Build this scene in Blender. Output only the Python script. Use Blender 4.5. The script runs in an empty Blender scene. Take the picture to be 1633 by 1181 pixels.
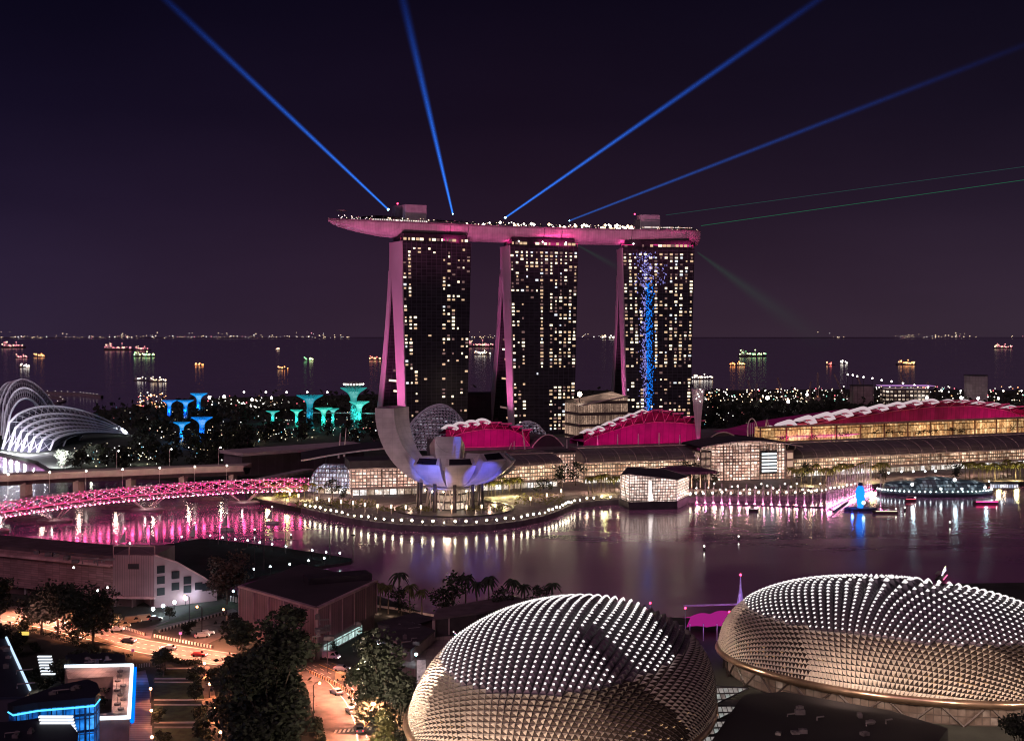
import bpy, math, random
from mathutils import Vector as V, Matrix, noise as mnoise
R = math.radians
sc = bpy.context.scene
C = sc.collection
# ------------------------------------------------------------------ camera
F, H, CX, HY = 2000.0, 92.0, 816.5, 535.0      # focal length in photo pixels, eye height, horizon
LAND = 2.5
cam = bpy.data.cameras.new('camera'); co = bpy.data.objects.new('camera', cam); C.objects.link(co)
co.location = (0, 0, H); co.rotation_euler = (R(90), 0, 0)
cam.sensor_width = 36; cam.lens = 36*F/1633; cam.shift_y = -(590.5-HY)/1633
cam.clip_start = 1; cam.clip_end = 90000
sc.camera = co
# ------------------------------------------------------------------ world: night sky
W = bpy.data.worlds.new('World'); sc.world = W; W.use_nodes = True
nt = W.node_tree; nt.nodes.clear()
def nd(t, typ, **k):
    n = t.nodes.new(typ)
    for a, b in k.items(): setattr(n, a, b)
    return n
wo = nd(nt, 'ShaderNodeOutputWorld'); bg = nd(nt, 'ShaderNodeBackground')
ge = nd(nt, 'ShaderNodeTexCoord'); sx = nd(nt, 'ShaderNodeSeparateXYZ')
nt.links.new(ge.outputs['Generated'], sx.inputs[0])
cr = nd(nt, 'ShaderNodeValToRGB'); e = cr.color_ramp.elements
stops = [(0.0, (.034, .0175, .0320)), (.035, (.0300, .0150, .0300)), (.10, (.0160, .0080, .0190)), (.17, (.0078, .0042, .0120)),
         (.27, (.0034, .0022, .0078)), (.6, (.003, .002, .007)), (1, (.003, .002, .007))]
e[0].position, e[0].color = stops[0][0], stops[0][1]+(1,)
e[1].position, e[1].color = stops[-1][0], stops[-1][1]+(1,)
for p, c in stops[1:-1]:
    q = e.new(p); q.color = c+(1,)
nt.links.new(sx.outputs['Z'], cr.inputs[0])
mx = nd(nt, 'ShaderNodeMix', data_type='RGBA', blend_type='MULTIPLY'); mx.inputs[0].default_value = 1
tr = nd(nt, 'ShaderNodeValToRGB'); te = tr.color_ramp.elements
te[0].position, te[0].color = 0, (.78, .95, 1.25, 1)
te[1].position, te[1].color = 1, (1.05, 1.25, 1.15, 1)
q = te.new(.5); q.color = (1.05, 1.0, 1.0, 1)
mr = nd(nt, 'ShaderNodeMapRange'); mr.inputs[1].default_value = -.42; mr.inputs[2].default_value = .42
nt.links.new(sx.outputs['X'], mr.inputs[0]); nt.links.new(mr.outputs[0], tr.inputs[0])
nt.links.new(cr.outputs[0], mx.inputs[6]); nt.links.new(tr.outputs[0], mx.inputs[7])
cn = nd(nt, 'ShaderNodeTexNoise'); cn.inputs['Scale'].default_value = 2.2; cn.inputs['Detail'].default_value = 5
cmap = nd(nt, 'ShaderNodeMapping'); cmap.inputs['Scale'].default_value = (1, 1, 3.2); nt.links.new(ge.outputs['Generated'], cmap.inputs[0]); nt.links.new(cmap.outputs[0], cn.inputs['Vector'])
cm2 = nd(nt, 'ShaderNodeMapRange'); cm2.inputs[1].default_value = .3; cm2.inputs[2].default_value = .7; cm2.inputs[3].default_value = .84; cm2.inputs[4].default_value = 1.2
nt.links.new(cn.outputs[0], cm2.inputs[0]); nt.links.new(mx.outputs[2], bg.inputs[0]); nt.links.new(cm2.outputs[0], bg.inputs[1])
nt.links.new(bg.outputs[0], wo.inputs[0])
# faint city glow from behind the viewer
sl = bpy.data.lights.new('city_glow', 'SUN'); sl.energy = .55; sl.angle = R(40); sl.color = (1, .62, .80)
so = bpy.data.objects.new('city_glow', sl); C.objects.link(so); so.rotation_euler = (R(52), 0, R(-28))
sc.view_settings.view_transform = 'Standard'; sc.view_settings.look = 'None'
sc.view_settings.exposure = 0; sc.view_settings.gamma = 1
sc.render.engine = 'CYCLES'
cy = sc.cycles
cy.max_bounces = 4; cy.diffuse_bounces = 2; cy.glossy_bounces = 3; cy.transmission_bounces = 3; cy.transparent_max_bounces = 12; cy.volume_bounces = 0
cy.sample_clamp_indirect = 3; cy.use_light_tree = True; cy.caustics_reflective = False; cy.caustics_refractive = False
cy.use_denoising = True; cy.filter_width = 1.1; cy.volume_max_steps = 256
# ------------------------------------------------------------------ helpers
def at(px, py, Y): return V(((px-CX)*Y/F, Y, H-(py-HY)*Y/F))
def gp(px, py, z=LAND):
    Y = F*(H-z)/(py-HY)
    return V(((px-CX)*Y/F, Y, z))
def lerp(a, b, t): return a+(b-a)*t
def interp(tab, x):
    if x <= tab[0][0]: return tab[0][1]
    for (a, b), (c, d) in zip(tab, tab[1:]):
        if x <= c: return b+(d-b)*(x-a)/(c-a)
    return tab[-1][1]
class MB:
    def __init__(s): s.v, s.f, s.m = [], [], []
    def add(s, vs, fs, m=0):
        o = len(s.v); s.v += [tuple(v) for v in vs]; s.f += [tuple(i+o for i in f) for f in fs]
        s.m += [m]*len(fs); return s
    def quad(s, a, b, c, d, m=0): return s.add([a, b, c, d], [(0, 1, 2, 3)], m)
    def box(s, c, d, m=0, rz=0, top=None, ry=0):
        x, y, z = d[0]/2, d[1]/2, d[2]/2
        k = top if top else 1
        vs = [(-x, -y, -z), (x, -y, -z), (x, y, -z), (-x, y, -z), (-x*k, -y*k, z), (x*k, -y*k, z), (x*k, y*k, z), (-x*k, y*k, z)]
        M = Matrix.Rotation(rz, 3, 'Z') @ Matrix.Rotation(ry, 3, 'Y')
        vs = [M @ V(p)+V(c) for p in vs]
        return s.add(vs, [(0, 3, 2, 1), (4, 5, 6, 7), (0, 1, 5, 4), (1, 2, 6, 5), (2, 3, 7, 6), (3, 0, 4, 7)], m)
    def prism(s, pts, z0, z1, m=0, mt=None):
        n = len(pts)
        zz = z1 if isinstance(z1, (list, tuple)) else [z1]*n
        vs = [(p[0], p[1], z0) for p in pts]+[(p[0], p[1], q) for p, q in zip(pts, zz)]
        s.add(vs, [(i, (i+1) % n, n+(i+1) % n, n+i) for i in range(n)], m)
        s.add(vs[n:], [tuple(range(n))], m if mt is None else mt)
        return s.add(vs[:n], [tuple(range(n-1, -1, -1))], m)
    def extr(s, prof, x0, x1, m=0, me=None):           # closed (y,z) profile pushed along x
        n = len(prof)
        vs = [(x0, p[0], p[1]) for p in prof]+[(x1, p[0], p[1]) for p in prof]
        s.add(vs, [(i, (i+1) % n, n+(i+1) % n, n+i) for i in range(n)], m)
        me = m if me is None else me
        s.add(vs[:n], [tuple(range(n-1, -1, -1))], me); return s.add(vs[n:], [tuple(range(n))], me)
    def tube(s, pts, r, n=6, m=0, r2=None, close=False):
        pts = [V(p) for p in pts]; k = len(pts); vs = []; fs = []
        r2 = r if r2 is None else r2
        for i, p in enumerate(pts):
            t = (pts[min(i+1, k-1)]-pts[max(i-1, 0)])
            if t.length < 1e-9: t = V((0, 0, 1))
            t.normalize()
            up = V((0, 0, 1)) if abs(t.z) < .95 else V((1, 0, 0))
            a = t.cross(up).normalized(); b = a.cross(t)
            rr = r+(r2-r)*i/max(1, k-1)
            for j in range(n):
                w = 2*math.pi*j/n; vs.append(p+(a*math.cos(w)+b*math.sin(w))*rr)
        for i in range(k-1):
            for j in range(n):
                fs.append((i*n+j, i*n+(j+1) % n, (i+1)*n+(j+1) % n, (i+1)*n+j))
        fs.append(tuple(range(n-1, -1, -1))); fs.append(tuple(range((k-1)*n, k*n)))
        return s.add(vs, fs, m)
    def lathe(s, prof, n=16, c=(0, 0, 0), m=0, sx=1, sy=1):
        vs = []; fs = []; k = len(prof)
        for r, z in prof:
            for j in range(n):
                w = 2*math.pi*j/n; vs.append((c[0]+r*sx*math.cos(w), c[1]+r*sy*math.sin(w), c[2]+z))
        for i in range(k-1):
            for j in range(n): fs.append((i*n+j, i*n+(j+1) % n, (i+1)*n+(j+1) % n, (i+1)*n+j))
        fs.append(tuple(range(n-1, -1, -1))); fs.append(tuple(range((k-1)*n, k*n)))
        return s.add(vs, fs, m)
    def ball(s, c, r, m=0, n=6, sz=1):
        prof = [(r*.05, -r*sz), (r*.75, -r*.66*sz), (r, 0), (r*.75, r*.66*sz), (r*.05, r*sz)]
        return s.lathe(prof, n, c, m)
    def octa(s, c, r, m=0):
        x, y, z = c
        return s.add([(x-r, y, z), (x+r, y, z), (x, y-r, z), (x, y+r, z), (x, y, z-r), (x, y, z+r)],
                     [(0, 2, 5), (2, 1, 5), (1, 3, 5), (3, 0, 5), (2, 0, 4), (1, 2, 4), (3, 1, 4), (0, 3, 4)], m)
    def grid(s, P, m=0, closed=False):                  # P[i][j] points
        n, k = len(P), len(P[0])
        vs = [p for row in P for p in row]; fs = []
        for i in range(n-1):
            for j in range(k if closed else k-1): fs.append((i*k+j, i*k+(j+1) % k, (i+1)*k+(j+1) % k, (i+1)*k+j))
        return s.add(vs, fs, m)
    def build(s, name, mats, parent=None, smooth=False, world=False, kind=None, label=None):
        if not isinstance(mats, (list, tuple)): mats = [mats]
        me = bpy.data.meshes.new(name)
        vs = s.v
        if world and parent is not None:
            l = parent.location; vs = [(a-l.x, b-l.y, c-l.z) for a, b, c in vs]
        me.from_pydata(vs, [], s.f)
        for m in mats: me.materials.append(m)
        me.polygons.foreach_set('material_index', s.m)
        if smooth: me.polygons.foreach_set('use_smooth', [True]*len(s.f))
        me.update()
        o = bpy.data.objects.new(name, me); C.objects.link(o)
        if parent is not None: o.parent = parent
        if kind: o['kind'] = kind
        if label: o['label'] = label
        return o
def tag(o, label, cat, group=None):
    o['label'] = label; o['category'] = cat
    if group: o['group'] = group
    return o
def T(name, label, cat, loc=(0, 0, 0), rz=0, group=None):
    o = bpy.data.objects.new(name, None); C.objects.link(o)
    o.empty_display_size = 1; o.location = loc; o.rotation_euler = (0, 0, rz)
    return tag(o, label, cat, group)
def dup(root, loc, rz=0, label=None, scale=None, group=None):
    def cp(o, par):
        c = o.copy(); C.objects.link(c)
        if par is not None: c.parent = par
        for ch in o.children: cp(ch, c)
        return c
    r = cp(root, None); r.location = loc; r.rotation_euler = (0, 0, rz)
    if scale: r.scale = (scale,)*3 if not isinstance(scale, tuple) else scale
    if label: r['label'] = label
    if group: r['group'] = group
    return r
def frame(a, b):                                        # base line a->b : location, rotation, length
    d = b-a
    return V((a.x, a.y, a.z)), math.atan2(d.y, d.x), math.hypot(d.x, d.y)
# ------------------------------------------------------------------ materials
MC = {}
def new_mat(name):
    m = bpy.data.materials.new(name); m.use_nodes = True; t = m.node_tree; t.nodes.clear()
    o = nd(t, 'ShaderNodeOutputMaterial'); return m, t, o
def M(name, col, rough=.7, metal=0, var=.35, scale=.25, bump=0, spec=.4, stretch=None):
    if name in MC: return MC[name]
    m, t, o = new_mat(name); b = nd(t, 'ShaderNodeBsdfPrincipled')
    b.inputs['Roughness'].default_value = rough; b.inputs['Metallic'].default_value = metal
    b.inputs['Specular IOR Level'].default_value = spec
    tc = nd(t, 'ShaderNodeTexCoord'); src = tc.outputs['Object']
    if stretch:
        mp = nd(t, 'ShaderNodeMapping'); mp.inputs['Scale'].default_value = stretch
        t.links.new(src, mp.inputs[0]); src = mp.outputs[0]
    n = nd(t, 'ShaderNodeTexNoise'); n.inputs['Scale'].default_value = scale; n.inputs['Detail'].default_value = 6
    t.links.new(src, n.inputs['Vector'])
    r = nd(t, 'ShaderNodeMapRange'); r.inputs[1].default_value = .3; r.inputs[2].default_value = .7
    r.inputs[3].default_value = 1-var; r.inputs[4].default_value = 1+var
    t.links.new(n.outputs[0], r.inputs[0])
    x = nd(t, 'ShaderNodeVectorMath', operation='SCALE'); x.inputs[0].default_value = col
    t.links.new(r.outputs[0], x.inputs['Scale']); t.links.new(x.outputs[0], b.inputs['Base Color'])
    if bump:
        bp = nd(t, 'ShaderNodeBump'); bp.inputs['Strength'].default_value = bump
        t.links.new(n.outputs[0], bp.inputs['Height']); t.links.new(bp.outputs[0], b.inputs['Normal'])
    t.links.new(b.outputs[0], o.inputs[0]); MC[name] = m; return m
def E(name, col, s, sample=True):
    if name in MC: return MC[name]
    m, t, o = new_mat(name); b = nd(t, 'ShaderNodeEmission')
    b.inputs[0].default_value = col+(1,); b.inputs[1].default_value = s
    t.links.new(b.outputs[0], o.inputs[0])
    if not sample: m.cycles.emission_sampling = 'NONE'
    MC[name] = m; return m
def facade(name, cols, s, w=3.0, h=3.2, mortar=.10, frame_col=(.08, .06, .06), lo=.25, dark=.0, noise_s=.06):
    """lit glass wall: panes w x h in local x,z, each with its own brightness, dark mullion grid"""
    if name in MC: return MC[name]
    m, t, o = new_mat(name)
    tc = nd(t, 'ShaderNodeTexCoord'); sp = nd(t, 'ShaderNodeSeparateXYZ'); t.links.new(tc.outputs['Object'], sp.inputs[0])
    def math_(op, a, b=None, c=None):
        n = nd(t, 'ShaderNodeMath', operation=op)
        for i, q in enumerate((a, b, c)):
            if q is None: continue
            if isinstance(q, (int, float)): n.inputs[i].default_value = q
            else: t.links.new(q, n.inputs[i])
        return n.outputs[0]
    u = math_('DIVIDE', math_('ADD', sp.outputs['X'], math_('MULTIPLY', sp.outputs['Y'], .37)), w); v = math_('DIVIDE', sp.outputs['Z'], h)
    fu, fv = math_('FRACT', u), math_('FRACT', v)
    inu = math_('MULTIPLY', math_('GREATER_THAN', fu, mortar), math_('LESS_THAN', fu, 1-mortar*.2))
    inv = math_('MULTIPLY', math_('GREATER_THAN', fv, mortar*1.3), math_('LESS_THAN', fv, 1-mortar*.3))
    ins = math_('MULTIPLY', inu, inv)
    cb = nd(t, 'ShaderNodeCombineXYZ'); t.links.new(math_('FLOOR', u), cb.inputs[0]); t.links.new(math_('FLOOR', v), cb.inputs[1])
    wn = nd(t, 'ShaderNodeTexWhiteNoise', noise_dimensions='2D'); t.links.new(cb.outputs[0], wn.inputs['Vector'])
    nz = nd(t, 'ShaderNodeTexNoise'); nz.inputs['Scale'].default_value = noise_s; nz.inputs['Detail'].default_value = 5; t.links.new(tc.outputs['Object'], nz.inputs['Vector'])
    nz2 = nd(t, 'ShaderNodeTexNoise'); nz2.inputs['Scale'].default_value = .7; nz2.inputs['Detail'].default_value = 4; t.links.new(tc.outputs['Object'], nz2.inputs['Vector'])
    ramp = nd(t, 'ShaderNodeValToRGB'); el = ramp.color_ramp.elements
    el[0].position = 0; el[0].color = cols[0]+(1,); el[1].position = 1; el[1].color = cols[-1]+(1,)
    for i, c in enumerate(cols[1:-1]):
        k = el.new((i+1)/(len(cols)-1)); k.color = c+(1,)
    t.links.new(math_('ADD', math_('MULTIPLY', wn.outputs['Value'], .5), math_('MULTIPLY', nz2.outputs[0], .5)), ramp.inputs[0])
    br = math_('ADD', math_('MULTIPLY', math_('GREATER_THAN', wn.outputs['Value'], dark), math_('MULTIPLY', math_('POWER', wn.outputs['Value'], 1.3), 1-lo)), lo)
    nn = nd(t, 'ShaderNodeMapRange'); nn.inputs[1].default_value = .3; nn.inputs[2].default_value = .7; nn.inputs[3].default_value = .3; nn.inputs[4].default_value = 1.5
    t.links.new(nz.outputs[0], nn.inputs[0])
    n3 = nd(t, 'ShaderNodeMapRange'); n3.inputs[1].default_value = .35; n3.inputs[2].default_value = .65; n3.inputs[3].default_value = .45; n3.inputs[4].default_value = 1.4
    t.links.new(nz2.outputs[0], n3.inputs[0])
    st = math_('MULTIPLY', math_('MULTIPLY', math_('MULTIPLY', ins, br), math_('MULTIPLY', nn.outputs[0], n3.outputs[0])), s)
    b = nd(t, 'ShaderNodeBsdfPrincipled'); b.inputs['Base Color'].default_value = frame_col+(1,); b.inputs['Roughness'].default_value = .35
    t.links.new(ramp.outputs[0], b.inputs['Emission Color']); t.links.new(st, b.inputs['Emission Strength'])
    t.links.new(b.outputs[0], o.inputs[0]); MC[name] = m; return m
def panelled(name, col, w, h, line=.06, lc=.5, rough=.5, metal=0, var=.15, ax='XZ', spec=.4):
    """cladding: panels w x h in local axes with darker joints and small tone changes"""
    if name in MC: return MC[name]
    m, t, o = new_mat(name)
    tc = nd(t, 'ShaderNodeTexCoord'); sp = nd(t, 'ShaderNodeSeparateXYZ'); t.links.new(tc.outputs['Object'], sp.inputs[0])
    cb = nd(t, 'ShaderNodeCombineXYZ'); t.links.new(sp.outputs[ax[0]], cb.inputs[0]); t.links.new(sp.outputs[ax[1]], cb.inputs[1])
    bk = nd(t, 'ShaderNodeTexBrick'); bk.offset = 0; bk.inputs['Scale'].default_value = 1
    bk.inputs['Brick Width'].default_value = w; bk.inputs['Row Height'].default_value = h; bk.inputs['Mortar Size'].default_value = line
    bk.inputs['Color1'].default_value = tuple(c*(1-var) for c in col)+(1,); bk.inputs['Color2'].default_value = tuple(c*(1+var) for c in col)+(1,)
    bk.inputs['Mortar'].default_value = tuple(c*lc for c in col)+(1,); t.links.new(cb.outputs[0], bk.inputs['Vector'])
    nz = nd(t, 'ShaderNodeTexNoise'); nz.inputs['Scale'].default_value = .15; nz.inputs['Detail'].default_value = 6; t.links.new(tc.outputs['Object'], nz.inputs['Vector'])
    r = nd(t, 'ShaderNodeMapRange'); r.inputs[1].default_value = .3; r.inputs[2].default_value = .7; r.inputs[3].default_value = .8; r.inputs[4].default_value = 1.2; t.links.new(nz.outputs[0], r.inputs[0])
    x = nd(t, 'ShaderNodeVectorMath', operation='SCALE'); t.links.new(bk.outputs[0], x.inputs[0]); t.links.new(r.outputs[0], x.inputs['Scale'])
    b = nd(t, 'ShaderNodeBsdfPrincipled'); b.inputs['Roughness'].default_value = rough; b.inputs['Metallic'].default_value = metal; b.inputs['Specular IOR Level'].default_value = spec
    t.links.new(x.outputs[0], b.inputs['Base Color']); t.links.new(b.outputs[0], o.inputs[0]); MC[name] = m; return m
def light(name, kind, loc, energy, col, parent=None, size=.5, target=None, angle=60, blend=.5, sy=None, world=True):
    l = bpy.data.lights.new(name, kind); l.energy = energy; l.color = col
    if kind == 'AREA':
        l.size = size
        if sy: l.shape = 'RECTANGLE'; l.size_y = sy
    else: l.shadow_soft_size = size
    if kind == 'SPOT': l.spot_size = R(angle); l.spot_blend = blend
    o = bpy.data.objects.new(name, l); C.objects.link(o); o.location = loc
    if target is not None:
        o.rotation_euler = (V(target)-V(loc)).to_track_quat('-Z', 'Y').to_euler()
    return o
conc = M('concrete', (.32, .27, .27), .8, var=.25)
dark_metal = M('dark_metal', (.05, .04, .05), .5, .4)
white_paint = M('white_paint', (.75, .72, .74), .5, var=.12)
black_roof = M('black_roof', (.035, .028, .038), .75)
lamp_white = E('lamp_white', (1, .93, .82), 14)
lamp_warm = E('lamp_warm', (1, .75, .42), 14)
lamp_orange = E('lamp_orange', (1, .35, .12), 16)
lamp_cyan = E('lamp_cyan', (.55, .9, 1), 16)
lamp_pink = E('lamp_pink', (1, .16, .40), 9)
lamp_red = E('lamp_red', (1, .04, .12), 8)
# ================================================================== water, land
def water_mat(name='water', base=(.30, .115, .24, 1), r0=.11, r1=.20):
    m, t, o = new_mat(name)
    b = nd(t, 'ShaderNodeBsdfPrincipled'); b.inputs['Base Color'].default_value = base
    b.inputs['IOR'].default_value = 1.45
    tc = nd(t, 'ShaderNodeTexCoord')
    mp = nd(t, 'ShaderNodeMapping'); mp.inputs['Scale'].default_value = (.012, .03, 1); mp.inputs['Rotation'].default_value = (0, 0, R(-15))
    t.links.new(tc.outputs['Object'], mp.inputs[0])
    n = nd(t, 'ShaderNodeTexNoise'); n.inputs['Scale'].default_value = 1; n.inputs['Detail'].default_value = 7; n.inputs['Roughness'].default_value = .55
    t.links.new(mp.outputs[0], n.inputs['Vector'])
    r = nd(t, 'ShaderNodeMapRange'); r.inputs[1].default_value = .35; r.inputs[2].default_value = .65; r.inputs[3].default_value = r0; r.inputs[4].default_value = r1
    t.links.new(n.outputs[0], r.inputs[0]); t.links.new(r.outputs[0], b.inputs['Roughness'])
    n2 = nd(t, 'ShaderNodeTexNoise'); n2.inputs['Scale'].default_value = .22; n2.inputs['Detail'].default_value = 3
    t.links.new(tc.outputs['Object'], n2.inputs['Vector'])
    bp = nd(t, 'ShaderNodeBump'); bp.inputs['Strength'].default_value = .05; bp.inputs['Distance'].default_value = .6
    t.links.new(n2.outputs[0], bp.inputs['Height']); t.links.new(bp.outputs[0], b.inputs['Normal'])
    t.links.new(b.outputs[0], o.inputs[0]); return m
wm = water_mat()
MB().quad((-3000, 150, 0), (3000, 150, 0), (3000, 1500, 0), (-3000, 1500, 0)).build('water', wm, kind='structure')
MB().quad((-70000, 1500, 0), (70000, 1500, 0), (70000, 85000, 0), (-70000, 85000, 0)).build('sea', water_mat('sea_water', (.20, .15, .26, 1), .14, .19), kind='structure')

paving = panelled('paving', (.16, .125, .13), 3, 3, .08, .6, .7, ax='XY')
soil = M('soil_and_lawn', (.030, .036, .026), .95, var=.5, scale=.05)
def land(name, pts, mat, z=LAND):
    o = MB().prism([(p.x, p.y) for p in pts], -3, z, 0).build(name, mat, kind='structure'); return o
# far side of the bay: the gardens and the hotel peninsula
shore_far = [gp(-500, 690), gp(-120, 708), gp(0, 721), gp(60, 735), gp(88, 752), gp(250, 759), gp(385, 768), gp(398, 792), gp(432, 800), gp(480, 810),
             gp(520, 819), gp(560, 827), gp(600, 833), gp(640, 837), gp(690, 839), gp(740, 839), gp(790, 836), gp(830, 831), gp(868, 823), gp(893, 814), gp(906, 808),
             gp(918, 803), gp(950, 799), gp(985, 797), gp(1040, 797), gp(1095, 795), gp(1115, 792), gp(1290, 790.5), gp(1312, 787), gp(1372, 775), gp(1400, 771),
             gp(1633, 768), gp(1900, 764)]
back_far = [V((2600, 900, 0)), V((2600, 2150, 0)), gp(1633, 622), gp(1400, 620), gp(1130, 622), gp(900, 622), gp(600, 628), gp(350, 634), gp(180, 652), gp(118, 668), gp(-100, 672), gp(-500, 676)]
land('ground', shore_far+back_far, soil)
def polysheet(name, pts, z, mat, kind='structure'):
    return MB().add([(p.x, p.y, z) for p in pts], [tuple(range(len(pts)))]).build(name, mat, kind=kind)
# paved promenade belt around the museum and along the mall
inner = [gp(1900, 745), gp(1633, 745), gp(1250, 752), gp(1100, 752), gp(880, 756), gp(600, 762), gp(470, 770), gp(412, 772)]
prom = [p for p in shore_far if True][7:]
polysheet('promenade', [gp(402, 789)]+[p+V((0, 1.2, 0)) for p in prom]+inner, LAND+.03, paving)
# near shore
near = [gp(-900, 905), gp(-60, 893), gp(0, 892), gp(120, 897), gp(240, 918), gp(345, 938), gp(420, 945), gp(520, 938), gp(600, 948), gp(680, 978), gp(780, 990), gp(900, 985),
        gp(1020, 985), gp(1130, 983), gp(1260, 960), gp(1500, 930), gp(1900, 925), gp(2300, 930), V((420, 150, 0)), V((-420, 150, 0))]
land('near_ground', near, M('near_soil', (.035, .034, .028), .95, var=.5, scale=.08))
# quay face around the museum point
qm = M('quay_stone', (.13, .11, .12), .8, var=.3)
qpts = shore_far[9:30]
mb = MB(); mb.grid([[V((p.x, p.y-.25, 0)), V((p.x, p.y-.25, LAND+.35)), V((p.x, p.y+.45, LAND+.35)), V((p.x, p.y+.45, LAND))] for p in qpts])
mb.build('kerb', qm, kind='structure')
# far shore across the strait
mb = MB(); rnd = random.Random(4)
prev = None; rows = []
for i in range(90):
    x = -9000+i*200; h_ = 30+55*mnoise.noise((i*.13, 3, 1))+18*rnd.random(); h_ = max(5, h_*.6)
    if x > 4200: h_ *= .55
    rows.append([V((x*2.9, 40000, -2)), V((x*2.9, 40300, h_*.5)), V((x*2.9, 41200, h_)), V((x*2.9, 43200, h_*1.1)), V((x*2.9, 46000, -2))])
mb.grid(rows); mb.build('far_hills', M('far_hill', (.10, .065, .11), .95), kind='structure')
mb = MB()
for px0, px1, n in ((0, 560, 190), (745, 800, 18), (925, 1010, 16), (1290, 1350, 8), (1425, 1560, 45), (1600, 1633, 3)):
    for i in range(n):
        px = rnd.uniform(px0, px1); yy = rnd.gauss(537, 1.1) if rnd.random() < .85 else rnd.uniform(529, 536)
        p = at(px, yy, 39500); mb.octa(p, rnd.choice((9, 11, 15, 20)), 0 if rnd.random() < .7 else (1 if rnd.random() < .7 else 2))
o = mb.build('town_lights', [E('town_warm', (1, .72, .45), 1.6, False), E('town_white', (1, .92, .9), 1.8, False), E('town_pink', (1, .35, .45), 1.4, False)], kind='stuff')
tag(o, 'thin line of small town lights along the far shore at the horizon', 'town lights')
# ================================================================== hotel towers with the sky deck
ZD = 189.0
edge_tab = [(523, 350), (540, 351), (640, 355.3), (745, 360), (820, 363), (930, 366), (1030, 368), (1120, 369.4)]
def fe(px):                                             # front rim of the sky deck
    py = interp(edge_tab, px); Y = F*(H-ZD)/(py-HY); return V(((px-CX)*Y/F, Y, ZD))
tower_wall = M('tower_end_wall', (.46, .36, .42), .6, var=.10, scale=.03)
tower_glass = panelled('tower_glass', (.026, .023, .030), 4.7, 3.0, .15, 4.2, .28, ax='XZ', var=.4, spec=.5)
win_mats = [E('room_bright', (1, .83, .58), 1.7, False), E('room_warm', (1, .66, .40), .8, False), E('room_dim', (.8, .45, .42), .25, False), E('room_pale', (.85, .9, 1), 1.1, False)]
led_blue = E('led_blue', (.01, .22, 1), 1.3, False); led_pale = E('led_pale', (.35, .32, .9), .9, False)
def win_mesh(w, h, m):
    me = bpy.data.meshes.new('window'); me.from_pydata([(-w/2, 0, -h/2), (w/2, 0, -h/2), (w/2, 0, h/2), (-w/2, 0, h/2), (-w/2, .2, -h/2), (w/2, .2, -h/2), (w/2, .2, h/2), (-w/2, .2, h/2)], [],
        [(0, 1, 2, 3), (4, 7, 6, 5), (0, 4, 5, 1), (1, 5, 6, 2), (2, 6, 7, 3), (3, 7, 4, 0)])
    me.materials.append(m); return me
wmesh = [win_mesh(2.7, 1.8, m) for m in win_mats]
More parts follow.
